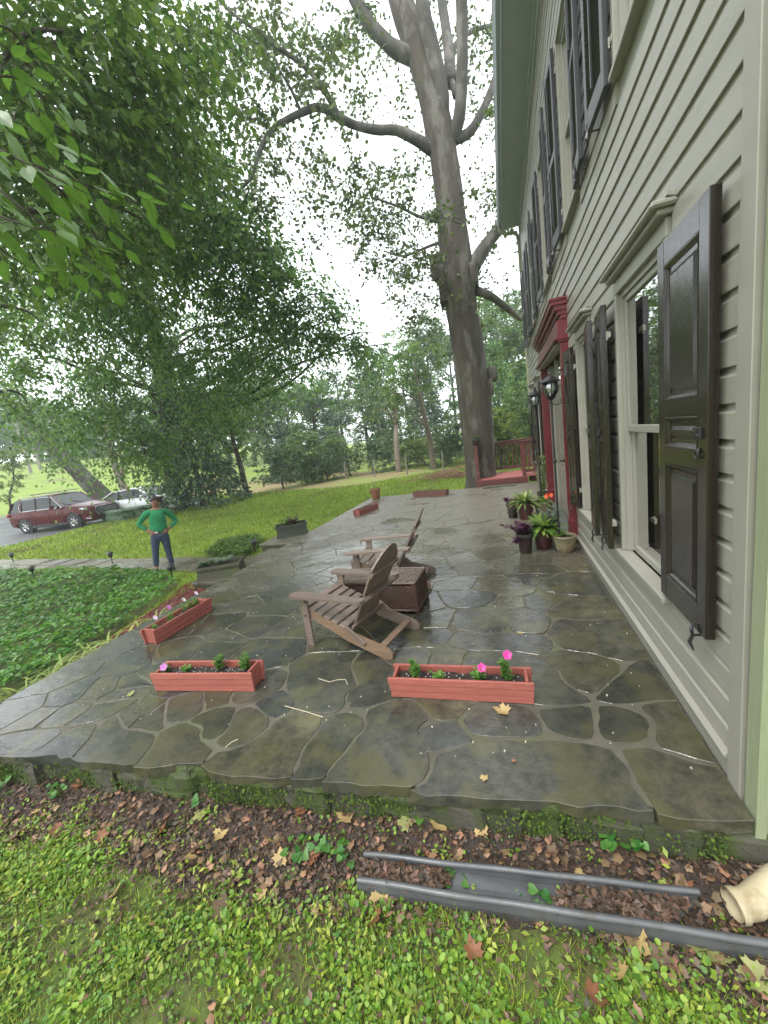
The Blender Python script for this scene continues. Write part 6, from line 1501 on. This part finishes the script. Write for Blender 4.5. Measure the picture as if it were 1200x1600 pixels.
# hillside trees at far left
for (px, D_, ty, r_, k, lb) in ((-25, 85, 600, 6, 2, 'dark hill tree at the far left edge'), (25, 92, 610, 6, 0, 'grey-green hill tree left of the utility poles'), (70, 95, 620, 6, 2, 'dark hill tree behind the utility poles'), (115, 88, 630, 6, 0, 'grey-green hill tree right of the utility poles'), (160, 80, 640, 5.5, 2, 'dark hill tree behind the leaning trunk'), (215, 72, 630, 5, 0, 'grey-green hill tree behind the big dark tree'), (265, 66, 610, 5, 0, 'hill tree beyond the big tree trunk'), (320, 60, 600, 5, 2, 'hill tree beyond the spruce')):
    broad_tree(lb, px, D_, ty, r_, lfm[k], leaf=.6, ncl=110, K=5, Mn=7, tr_r=.3, base_frac=.05, group='trees on the far left hill', py=735)
# leaning old trunk and pale trunk left
q = [AD(168, 764, 35), AD(120, 735, 34.5), AD(75, 690, 34), AD(38, 650, 33.5), AD(0, 622, 33), AD(-60, 560, 32.5)]; zb = float(gz(q[0][0], q[0][1])); q[0][2] = zb - .1
lt = thing('leaning_tree', 'thick old trunk leaning steeply to the left above the dark red suv', 'tree', (q[0][0], q[0][1], zb)); m = MB(); limb(m, q, [.7, .52, .46, .42, .38, .3], 14, 5, .12); m.build('trunk', mat('lichened_bark', (.085, .07, .05), (.05, .04, .03), rough=.95, scale=2, bump=1, bscale=10, c3=(.15, .16, .12), s3=1.2), lt, tuple(-v for v in (q[0][0], q[0][1], zb)), smooth=True)
C, O = lobes_px([(30, 655, 22, 40, 16), (-20, 610, 22, 60, 20), (75, 650, 22, 30, 10), (100, 715, 24, 20, 6)]); P, f_, u_, ln = sprays(C, np.full(len(C), .9), 5, 9, .6)
V, Fc = scatter(P, f_, u_, rng.uniform(.1, .2, len(P)), DIAM); np_mesh('crown', V, Fc, LF_FAR, lt, tuple(-v for v in (q[0][0], q[0][1], zb)))
x, y, z = place(196, 768, 34); t = thing('pale_trunk_tree', 'pale upright trunk beside the white saloon car', 'tree', (x, y, z)); m = MB(); limb(m, [(0, 0, -.1), (-.1, 0, 1.2), (-.35, 0, 2.8), (-.3, 0, 6)], [.32, .25, .22, .15], 10); limb(m, [(-.15, 0, 1.6), (.3, 0, 2.6), (.5, .1, 5)], [.16, .13, .08], 8); m.build('trunk', BARKL, t, smooth=True)
# clipped dark shrubs by the cars
for (px, py, D_, r_, lb) in ((193, 800, 23.2, .75, 'low dark rounded shrub in front of the white saloon car'), (222, 797, 23.0, .65, 'low dark rounded shrub at the woman\'s right shoulder')):
    x, y, z = place(px, py, D_); t = thing('rounded_shrub', lb, 'shrub', (x, y, z), 0, 'dark rounded shrubs by the cars'); n = 700; q = unit(n) * rng.uniform(.75, 1, (n, 1)) * np.array([r_ * 1.25, r_, .5]); q[:, 2] = np.abs(q[:, 2])
    V, Fc = scatter(q, q + rng.normal(size=q.shape) * .3, unit(n) + [0, 0, 1], rng.uniform(.06, .12, n), DIAM); np_mesh('crown', V, Fc, LF_DARK, t)
    m = MB(); rock(m, (0, 0, .15), (r_ * 2.1, r_ * 1.7, .7), 3); m.build('branch_mass', LF_CON, t)
# brush pile near the fence
x, y, z = place(708, 752, 17.6); t = thing('brush_pile', 'pile of dry cut branches on the grass left of the sycamore', 'brush pile', (x, y, z)); m = MB()
for k in range(150):
    a = rng.uniform(-1.2, 1.2); c = (rng.normal() * .8, rng.normal() * .35, abs(rng.normal()) * .16 + .04); L_ = rng.uniform(.3, .8); d = Vector((math.cos(a), math.sin(a) * .5, rng.normal() * .35)) * L_ / 2; m.tube([tuple(Vector(c) - d), tuple(Vector(c) + d)], rng.uniform(.008, .02), 4)
m.build('branches', mat('dry_brush', (.30, .17, .11), (.20, .11, .07), rough=.9, island=.3), t)

# ================================================================ GROUND COVER (uncountable)
ivy = [(-4.75, 1.2), (-4.95, 2.3), (-5.15, 3.4), (-5.4, 4.4), (-5.75, 5.15), (-6.3, 5.55), (-7.6, 5.95), (-9.5, 6.2), (-12, 6.25), (-15, 6.4), (-19, 6.9), (-24, 5.0), (-20, 0), (-12, -2), (-6.5, .2)]
IVYM = mat('ivy_leaf', (.065, .19, .014), (.036, .12, .012), rough=.4, scale=1.2, island=.45, trans=.3, world=True)
n = 42000; r0 = rand_in(ivy, n * 3); d = np.hypot(r0[:, 0], r0[:, 1]); k = rng.random(len(r0)) < (5.5 / np.maximum(d, 5.5)) ** 1.6; r0 = r0[k][:n]
hb2 = .11 + .05 * np.sin(r0[:, 0] * 2.3 + np.sin(r0[:, 1] * 1.7)) * np.cos(r0[:, 1] * 2.9) + .04 * np.sin(r0[:, 0] * 7) * np.sin(r0[:, 1] * 6.1); dd = np.hypot(r0[:, 0], r0[:, 1])
P = np.column_stack([r0, gz(r0[:, 0], r0[:, 1]) + hb2 + rng.uniform(-.04, .03, len(r0))]); a = rng.uniform(0, 6.28, len(P)); f_ = np.column_stack([np.cos(a), np.sin(a), rng.uniform(-.3, .5, len(P))])
V, Fc = scatter(P, f_, np.array([0, 0, 1.]) + rng.normal(size=(len(P), 3)) * .35, rng.uniform(.045, .085, len(P)) * np.maximum(1, dd / 7) ** .7, OVAL, 1.15); tag(np_mesh('ivy_ground_cover', V, Fc, IVYM), kind='stuff')
strip_sheet('ivy_bed_soil', ivy, SOILG, .014, .5)
i2 = [tuple(G(*p)[:2]) for p in ((322, 872, -.3), (345, 852, -.3), (385, 842, -.3), (410, 846, -.3), (404, 860, -.3), (392, 870, -.3), (384, 874, -.3))]
r0 = rand_in(i2, 3500); P = np.column_stack([r0, gz(r0[:, 0], r0[:, 1]) + rng.uniform(.05, .2, len(r0))]); a = rng.uniform(0, 6.28, len(P)); f_ = np.column_stack([np.cos(a), np.sin(a), rng.uniform(-.3, .5, len(P))])
V, Fc = scatter(P, f_, np.array([0, 0, 1.]) + rng.normal(size=(len(P), 3)) * .35, rng.uniform(.05, .09, len(P)), OVAL, 1.1); tag(np_mesh('pachysandra_patch', V, Fc, LF_MID), kind='stuff')
# lawn blades
GRASS = mat('grass_blades', (.21, .29, .028), (.145, .22, .022), rough=.6, scale=.8, island=.35, trans=.35, c3=(.13, .115, .04), s3=.5, t3=(.55, .72), world=True)
n = 150000; r = np.exp(rng.uniform(math.log(5.0), math.log(30), n)); an = rng.uniform(math.radians(86), math.radians(172), n); x = r * np.cos(an); y = r * np.sin(an)
ok = ~in_poly(x, y, ivy) & ~in_poly(x, y, path_poly) & ~((x > -4.3) & (y < 11.85)) & ~in_poly(x, y, [(-70, 4), (-30, 6.4), (-19.6, 8.8), (-19.0, 11.6), (-19.8, 14.3), (-18.2, 16.2), (-16.6, 18.2), (-22, 22), (-30, 20), (-48, 15), (-80, 12)]) & ~in_poly(x, y, [tuple(q[:2]) for q in BK0] + [tuple(q[:2]) for q in BK1]) & ~((x > -5.2) & (y < 5.7)) & ~((x > -.9) & (y < 13.5))
x = x[ok]; y = y[ok]; r = r[ok]; P = np.column_stack([x, y, gz(x, y) - .004]); a = rng.uniform(0, 6.28, len(x)); f_ = np.column_stack([np.cos(a) * .6, np.sin(a) * .6, rng.uniform(.4, 1, len(x))])
V, Fc = scatter(P, f_, np.column_stack([-np.cos(a), -np.sin(a), np.full(len(a), .6)]), rng.uniform(.05, .09, len(x)) * np.maximum(1, r / 10) ** .5, BLADE, np.maximum(1.2, r / 6)); tag(np_mesh('lawn_grass', V, Fc, GRASS), kind='stuff')

# ---- foreground: weeds, violets, blades, mulch chips, dry leaves
WEED = mat('weed_leaf', (.16, .28, .026), (.105, .215, .020), rough=.5, scale=5, island=.35, trans=.35, world=True)
VIOL = mat('violet_leaf', (.060, .175, .030), (.045, .13, .022), rough=.35, scale=5, island=.25, trans=.3)
def weed_density(x, y):
    base = sm(-.09, .12, wby(x) - y + .05 * np.sin(x * 7) + .03 * np.sin(x * 17 + 1))
    base = base + .34 * (np.sin(x * 9 + 3 * np.sin(y * 7)) > .35)
    nz = np.sin(x * 4.1 + 2 * np.sin(y * 3.3)) * np.cos(y * 5.2 + 1.3 * np.sin(x * 2.2)) + .5 * np.sin(x * 11 + y * 9)
    return base * (.62 + .38 * nz) + .05
WEED2 = mat('clover_leaf', (.11, .24, .035), (.075, .18, .026), rough=.5, scale=5, island=.35, trans=.35, world=True)
WEED3 = mat('yellowed_weed_leaf', (.24, .30, .045), (.17, .24, .03), rough=.55, scale=5, island=.35, trans=.35, world=True)
def clumps(nc, per, spread, s0, s1, tpl, w0, w1, h0, h1, m, name, fld, tilt):
    cx = rng.uniform(-4.2, 1.25, nc * 3); cy_ = rng.uniform(.35, 1.66, nc * 3); nz = np.sin(cx * fld[0] + 2 * np.sin(cy_ * fld[1])) * np.cos(cy_ * fld[2] + 1.3 * np.sin(cx * fld[3]))
    k = (rng.random(nc * 3) < weed_density(cx, cy_) * (.50 + .5 * nz)) & (cy_ < np.interp(cx, FE[:, 0], FE[:, 1]) - .04); cx = cx[k][:nc]; cy_ = cy_[k][:nc]; q = len(cx)
    x = np.repeat(cx, per) + rng.normal(size=q * per) * spread; y = np.repeat(cy_, per) + rng.normal(size=q * per) * spread; hc = np.repeat(rng.uniform(.4, 1.0, q), per); sz = np.repeat(rng.uniform(.7, 1.3, q), per)
    m_ = len(x); P = np.column_stack([x, y, mz(x, y) + .012 + (h0 + rng.random(m_) * (h1 - h0)) * hc]); a = np.arctan2(y - np.repeat(cy_, per), x - np.repeat(cx, per)) + rng.normal(size=m_) * .7
    f_ = np.column_stack([np.cos(a), np.sin(a), rng.uniform(-.15, tilt, m_)]); V, Fc = scatter(P, f_, np.array([0, 0, 1.]) + rng.normal(size=(m_, 3)) * .4, rng.uniform(s0, s1, m_) * sz, tpl, rng.uniform(w0, w1, m_)); tag(np_mesh(name, V, Fc, m), kind='stuff')
clumps(3000, 9, .022, .010, .021, ROUND, .8, 1.35, .0, .045, WEED, 'weed_cover', (4.1, 3.3, 5.2, 2.2), .6)
clumps(1500, 9, .016, .008, .014, ROUND, 1.1, 1.5, .0, .03, WEED2, 'clover_cover', (6.3, 2.1, 3.7, 4.0), .3)
clumps(1700, 8, .020, .015, .034, NEED, 1.2, 2.0, .005, .05, WEED3, 'lance_weed_cover', (3.0, 5.3, 6.1, 1.4), 1.3)
clumps(300, 7, .022, .02, .034, ROUND, .8, 1.1, .01, .06, WEED, 'tall_weed_cover', (5.0, 4.3, 3.1, 3.4), .7)
n = 70000; x = rng.uniform(-4.2, 1.2, n); y = rng.uniform(.35, 1.5, n); k = rng.random(n) < weed_density(x, y) * .8; x = x[k]; y = y[k]; m_ = len(x); P = np.column_stack([x, y, gz(x, y) + .008]); a = rng.uniform(0, 6.28, m_)
f_ = np.column_stack([np.cos(a), np.sin(a), rng.uniform(.2, 1.4, m_)]); V, Fc = scatter(P, f_, np.column_stack([-np.cos(a), -np.sin(a), np.full(m_, .5)]), rng.uniform(.02, .06, m_), BLADE, rng.uniform(.35, .8, m_)); tag(np_mesh('near_grass', V, Fc, GRASS), kind='stuff')
# moss
# mulch chips and shredded litter
CHIP = mat('mulch_chip', (.095, .055, .028), (.036, .022, .013), rough=.6, scale=30, island=.7)
n = 34000; x = rng.uniform(-4.2, 1.4, n); y = rng.uniform(.7, 1.7, n); dF = np.interp(x, FE[:, 0], FE[:, 1]) - y; k = (dF > .0) & (rng.random(n) < np.clip(1.15 - sm(-.05, .15, wby(x) - y) * .95, .12, 1) ); x = x[k]; y = y[k]; m_ = len(x)
P = np.column_stack([x, y, mz(x, y) + .016 + rng.uniform(0, .018, m_)]); V, Fc = scatter(P, unit(m_) * [1, 1, .35], unit(m_) * .6 + [0, 0, 1], rng.uniform(.010, .038, m_), DIAM, rng.uniform(.3, 1.1, m_)); tag(np_mesh('mulch_chips', V, Fc, CHIP), kind='stuff')
CHIPR = mat('red_mulch_chip', (.17, .028, .016), (.09, .02, .014), rough=.6, scale=30, island=.6)
r0 = rand_in(lb_poly, 5000); P = np.column_stack([r0, gz(r0[:, 0], r0[:, 1]) + .02 + rng.uniform(0, .02, len(r0))]); V, Fc = scatter(P, unit(len(P)) * [1, 1, .35], unit(len(P)) * .6 + [0, 0, 1], rng.uniform(.02, .06, len(P)), DIAM, rng.uniform(.3, .8, len(P))); tag(np_mesh('red_mulch_chips', V, Fc, CHIPR), kind='stuff')
# straps of dying lily leaves along the bed
STRP = mat('lily_strap_leaf', (.15, .25, .04), (.24, .28, .08), rough=.5, scale=4, island=.3, trans=.3)
ORD = ['first', 'second', 'third', 'fourth', 'fifth', 'sixth', 'seventh', 'eighth', 'ninth', 'tenth', 'eleventh', 'twelfth']
w_pos = [G(*p, -.2) for p in ((12, 1092), (28, 1084), (45, 1074), (65, 1062), (85, 1052), (105, 1042), (128, 1030), (150, 1020), (175, 1010), (200, 1000), (225, 982), (250, 962))]
for i, q in enumerate(w_pos):
    t = thing('lily_clump', 'arching yellow green strap leaf clump, ' + ORD[i] + ' from the front of the bed edge', 'plant', (q[0] - .08, q[1], float(gz(q[0], q[1]))), rng.uniform(0, 6), 'lily clumps along the mulch edge'); blades(t, 0, 0, .02, 24, .40, STRP, wid=.17, up=.75)
# violets: heart leaved clumps one can count
def violet(px, py, n, rad, label, z=-.28, grp='heart leaved weeds in the mulch'):
    q = G(px, py, z); t = thing('violet_plant', label, 'plant', (q[0], q[1], float(mz(q[0], q[1])) + .01), 0, grp)
    a = rng.uniform(0, 6.28, n); r_ = rad * np.sqrt(rng.random(n)); hgt = rng.uniform(.02, .07, n); P = np.column_stack([np.cos(a) * r_, np.sin(a) * r_, hgt]); f_ = np.column_stack([np.cos(a) + rng.normal(size=n) * .4, np.sin(a) + rng.normal(size=n) * .4, np.full(n, -.15)])
    V, Fc = scatter(P, f_, np.array([0, -.25, 1.]) + rng.normal(size=(n, 3)) * .25, rng.uniform(.028, .048, n), HEART); o = np_mesh('foliage', V, Fc, VIOL, t, smooth=False)
    m = MB()
    for p in P: m.tube([(p[0] * .2, p[1] * .2, -.01), tuple(p)], .0012, 3, cap=False)
    m.build('stems', WEED, o)
for (px, py, n, rad, lb) in ((955, 1330, 22, .085, 'largest heart leaved clump under the terrace edge at right'), (918, 1305, 8, .045, 'heart leaved clump just left of the large one at right'), (1000, 1345, 8, .035, 'heart leaved sprig right of the large clump'), (700, 1270, 3, .02, 'single pale heart leaf below the central flagstone'), (730, 1270, 4, .02, 'small heart leaf sprig close under the terrace edge'), (660, 1295, 6, .03, 'small round leaved sprig above the gutter trough'), (350, 1240, 12, .06, 'blue green sprig below the mossy gap in the terrace edge'), (330, 1262, 12, .06, 'leafy clump left of centre in the dark mulch'), (195, 1232, 12, .06, 'leafy clump in the mulch below the second flagstone'), (230, 1248, 6, .03, 'small bright sprig in the mulch at left'), (100, 1250, 14, .07, 'bright leafy clump in the mulch at far left'), (145, 1225, 7, .04, 'small sprig close under the terrace at left'), (20, 1235, 14, .08, 'leafy clump at the left frame edge'), (470, 1330, 12, .06, 'round leaved clump left of the gutter trough'), (545, 1335, 10, .05, 'round leaved clump at the left end of the trough'), (505, 1325, 8, .04, 'round leaved sprig in dry leaves'), (715, 1385, 7, .04, 'heart leaves poking over the trough edge near its middle'), (820, 1400, 10, .06, 'heart leaves below the trough left of centre right'), (905, 1425, 8, .05, 'heart leaves below the trough at right'), (845, 1415, 8, .04, 'heart leaves between two larger sprigs below the trough'), (480, 1268, 5, .03, 'tiny sprig under the left centre of the terrace edge')):
    violet(px, py, n, rad, lb)
# dry leaves
def dry_mesh(k):
    me = bpy.data.meshes.new('fallen_leaf'); r = random.Random(k); T, Fq = MAPLE; vs = []
    # finer: centre, mid ring, outer ring
    out = [(x * (1 + .15 * (r.random() - .5)), y * (1 + .1 * (r.random() - .5))) for x, y in [(0, 0), (.05, .10), (.20, .06), (.36, -.04), (.38, .12), (.52, .16), (.40, .28), (.44, .40), (.60, .52), (.46, .56), (.42, .70), (.28, .62), (.20, .64), (.22, .80), (.12, .84), (0, 1.04), (-.12, .84), (-.22, .80), (-.20, .64), (-.28, .62), (-.42, .70), (-.46, .56), (-.60, .52), (-.44, .40), (-.40, .28), (-.52, .16), (-.38, .12), (-.36, -.04), (-.20, .06), (-.05, .10)]]; n = len(out); c = (0, .42)
    ph = r.uniform(0, 6); cu = r.uniform(.10, .55)
    def Zf(x, y): return cu * (x * x * 1.6 + (y - .4) ** 2) + .05 * math.sin(6 * x + ph) * math.cos(5 * y + ph)
    vs = [(c[0], c[1] - .4, Zf(*c))] + [(c[0] + (x - c[0]) * .5, c[1] + (y - c[1]) * .5 - .4, Zf(c[0] + (x - c[0]) * .5, c[1] + (y - c[1]) * .5)) for x, y in out] + [(x, y - .4, Zf(x, y)) for x, y in out]
    fs = [(0, 1 + i, 1 + (i + 1) % n) for i in range(n)] + [(1 + i, 1 + n + i, 1 + n + (i + 1) % n, 1 + (i + 1) % n) for i in range(n)]
    me.from_pydata(vs, [], fs); me.shade_smooth(); return me
DRYM = [mat('dry_leaf_tan', (.42, .31, .13), (.32, .22, .09), rough=.6, scale=1.5, trans=.2), mat('dry_leaf_rust', (.22, .085, .035), (.15, .06, .03), rough=.6, scale=1.5, trans=.15), mat('dry_leaf_olive', (.24, .25, .08), (.18, .18, .06), rough=.6, scale=1.5, trans=.2), mat('dry_leaf_brown', (.12, .075, .04), (.08, .048, .028), rough=.6, scale=1.5, trans=.1)]
LN = ['tan', 'rust', 'olive', 'brown']; dm = {}
for c in range(4):
    for k in range(3): me = dry_mesh(c * 3 + k); me.materials.append(DRYM[c]); dm[(c, k)] = me
def dry(px, py, size, c, z, label, group, flat=.2):
    q = G(px, py, z); zz = z if z > -.1 else float(mz(q[0], q[1])) + .03
    o = bpy.data.objects.new('fallen_leaf', dm[(c, int(rng.integers(3)))]); COL.objects.link(o); o.location = (q[0], q[1], zz + size * .06); o.rotation_euler = (rng.normal() * flat, rng.normal() * flat, rng.uniform(0, 6.28)); o.scale = (size * rng.uniform(.8, 1.1), size, size); tag(o, label, 'leaf', group); return o
dry(786, 1113, .10, 0, .004, 'large curled tan leaf in front of the flower box by the wall', None, .1)
dry(803, 1190, .024, 1, .004, 'tiny rust leaf scrap on the big front flagstone', None); dry(757, 1216, .035, 0, .004, 'small yellow leaf near the front edge of the big flagstone', None)
dry(205, 1085, .06, 2, .004, 'yellow green leaf left of the square set flower box', None); dry(706, 887, .05, 3, .004, 'dark leaf on the wet flagstone right of the wicker table', None); dry(838, 901, .05, 0, .004, 'tan leaf on damp flagstone in front of the door pots', None); dry(813, 989, .03, 0, .004, 'pale leaf scrap in the joint behind the flower box by the wall', None); dry(775, 885, .06, 3, .004, 'dark leaf in the middle of the wet flagstone', None); dry(455, 880, .07, 3, .004, 'brown leaf on the terrace beside the dark stone block', None); dry(700, 845, .06, 0, .004, 'pale leaf beyond the farther chair', None)
spots = [(320, 1283, .10, 2), (405, 1270, .10, 2), (345, 1310, .08, 0), (430, 1320, .09, 0), (440, 1345, .08, 0), (300, 1345, .08, 0), (180, 1400, .085, 0), (410, 1400, .05, 0), (545, 1300, .10, 0), (490, 1345, .07, 1), (595, 1405, .09, 0), (585, 1440, .09, 1), (640, 1305, .10, 2), (690, 1315, .09, 0), (755, 1322, .07, 0), (365, 1250, .05, 0), (255, 1300, .08, 1), (230, 1340, .06, 3), (310, 1325, .07, 3), (130, 1245, .07, 1), (90, 1300, .08, 1), (60, 1270, .06, 0), (475, 1290, .06, 1), (515, 1285, .06, 3), (720, 1350, .05, 0), (350, 1425, .10, 3), (760, 1400, .05, 0), (740, 1490, .07, 1), (965, 1530, .09, 0), (1045, 1540, .08, 3), (870, 1390, .06, 1), (1120, 1500, .09, 2), (1180, 1530, .09, 2), (1085, 1480, .08, 2), (930, 1560, .08, 1), (1160, 1450, .07, 3), (1000, 1480, .09, 0), (1030, 1500, .07, 3), (600, 1260, .05, 1), (820, 1310, .05, 1), (865, 1350, .06, 3), (1040, 1320, .07, 3), (1060, 1350, .08, 1), (1000, 1300, .05, 3), (560, 1275, .05, 3), (210, 1275, .07, 3), (160, 1310, .07, 1), (20, 1310, .08, 3), (270, 1262, .05, 0), (665, 1345, .05, 1), (905, 1375, .05, 0), (1075, 1400, .05, 1)]
for (px, py, s, c) in spots:
    top = float(np.interp(px, [0, 600, 1160], [1190, 1235, 1290])); row = 'close under the terrace edge' if py < top + 55 else ('halfway down the mulch band' if py < top + 125 else ('in the first weeds' if py < top + 200 else 'among the near weeds'))
    colm = ['at the far left', 'left of the mossy gap', 'below the mossy gap', 'below the square set flower box', 'midway across', 'by the left end of the gutter trough', 'below the wall side flower box', 'at the middle of the gutter trough', 'right of the trough middle', 'near the right end of the trough', 'near the drain elbow', 'beyond the drain elbow'][min(11, px // 100)]
    dry(px, py, s, c, -.28, ['tan', 'rust', 'olive', 'brown'][c] + ' dry leaf ' + colm + ', ' + row, 'dry %s leaves below the terrace' % LN[c], .3)
_by = {}
for o in [o for o in COL.objects if o.name.startswith('fallen_leaf')]: _by.setdefault(o.get('label'), []).append(o)
for k_, v_ in _by.items():
    if len(v_) == 2: v_.sort(key=lambda o: o.scale[1]); v_[0]['label'] = 'smaller ' + k_; v_[1]['label'] = 'larger ' + k_
x = rng.uniform(-4.0, 1.3, 1500); y = rng.uniform(.6, 1.66, 1500); dF = np.interp(x, FE[:, 0], FE[:, 1]) - y; k = (dF > .02) & (rng.random(1500) < np.clip(1 - sm(-.05, .15, wby(x) - y) * .9, 0, 1)); x = x[k]; y = y[k]; m_ = len(x)
P = np.column_stack([x, y, mz(x, y) + .025 + rng.uniform(0, .012, m_)]); a = rng.uniform(0, 6.28, m_)
V, Fc = scatter(P, np.column_stack([np.cos(a), np.sin(a), rng.normal(size=m_) * .25]), np.array([0, 0, 1.]) + rng.normal(size=(m_, 3)) * .3, rng.uniform(.02, .05, m_), MAPLE, rng.uniform(.5, 1, m_)); tag(np_mesh('leaf_litter', V, Fc, mat('litter_leaf', (.21, .13, .06), (.09, .05, .028), rough=.6, scale=3, island=.6, world=True)), kind='stuff')
n = 1500; u = np.concatenate([rng.uniform(0, .30, n // 2), rng.uniform(.66, .99, n // 2)]); v = rng.uniform(.08, .92, n); A_ = np.array(ga1) * (1 - u[:, None]) + np.array(gb1) * u[:, None]; B_ = np.array(ga2) * (1 - u[:, None] * .78) + np.array(gb2) * u[:, None] * .78
P = A_ * (1 - v[:, None]) + B_ * v[:, None]; P[:, 2] = -.243 + rng.uniform(0, .022, n); V, Fc = scatter(P, unit(n) * [1, 1, .3], unit(n) * .5 + [0, 0, 1], rng.uniform(.015, .045, n), DIAM, rng.uniform(.4, 1.2, n)); tag(np_mesh('trough_litter', V, Fc, CHIP), kind='stuff')
# twigs on the flags
for (pp, lb) in ((((445, 1103), (462, 1108), (478, 1112), (505, 1121)), 'crooked pale twig on the flags in front of the chairs'), (((497, 1060), (515, 1066), (528, 1062), (540, 1062), (543, 1070)), 'short pale twig on the dark wet flagstone behind it'), (((726, 820), (738, 817), (755, 816), (766, 812)), 'dark stick on the dry flags before the farther door pots'), (((352, 1168), (362, 1160), (372, 1155)), 'thin pale straw in a joint near the front edge')):
    t = MB().tube([tuple(G(a_, b_, .006) + np.array([0, 0, .002 * (i % 2)])) for i, (a_, b_) in enumerate(pp)], [.003] * len(pp), 5).build('twig', mat('pale_twig', (.42, .36, .25), rough=.7) if 'pale' in lb else BARKD); tag(t, lb, 'twig')
# moss cushions on the face stones and in the joints
MOSS = mat('moss_cushion', (.055, .095, .006), (.035, .065, .005), rough=.95, scale=12, bump=.6, island=.3, world=True)
n = 9000; x = rng.uniform(XL, XR - .1, n); nz = np.sin(x * 7 + 1) + np.sin(x * 3.1); k = rng.random(n) < (.45 + .3 * nz); x = x[k]; m_ = len(x); z_ = rng.uniform(-.20, -.055, m_); yF = np.interp(x, FE[:, 0], FE[:, 1]) + .0 - rng.uniform(0, .018, m_)
P = np.column_stack([x, yF, z_]); V, Fc = scatter(P, unit(m_) + [0, -.6, .3], unit(m_) + [0, -.5, .5], rng.uniform(.008, .02, m_), DIAM, 1.3); tag(np_mesh('edge_moss', V, Fc, MOSS), kind='stuff')
# pebbles and specks of grit on the wet flags
x = rng.uniform(-4, .8, 260); y = rng.uniform(1.7, 5, 260); m = MB()
for a_, b_ in zip(x, y): m.box((a_, b_, .003), tuple(rng.uniform(.003, .010, 3)), rot=(0, 0, rng.uniform(0, 3)))
tag(m.build('grit', mat('grit', (.35, .33, .26), rough=.7, island=.6)), kind='stuff')

# ================================================================ HAZE
HZ = bpy.data.materials.new('air_haze'); HZ.use_nodes = True; n_ = HZ.node_tree; n_.nodes.clear(); o_ = n_.nodes.new('ShaderNodeOutputMaterial'); v_ = n_.nodes.new('ShaderNodeVolumePrincipled'); v_.inputs['Color'].default_value = (.88, .95, 1.0, 1); v_.inputs['Density'].default_value = HAZE_D; v_.inputs['Anisotropy'].default_value = .3
n_.links.new(v_.outputs[0], o_.inputs['Volume'])
hz = MB().box((0, 20, 16), (420, 420, 40)).build('haze', HZ); hz['kind'] = 'stuff'
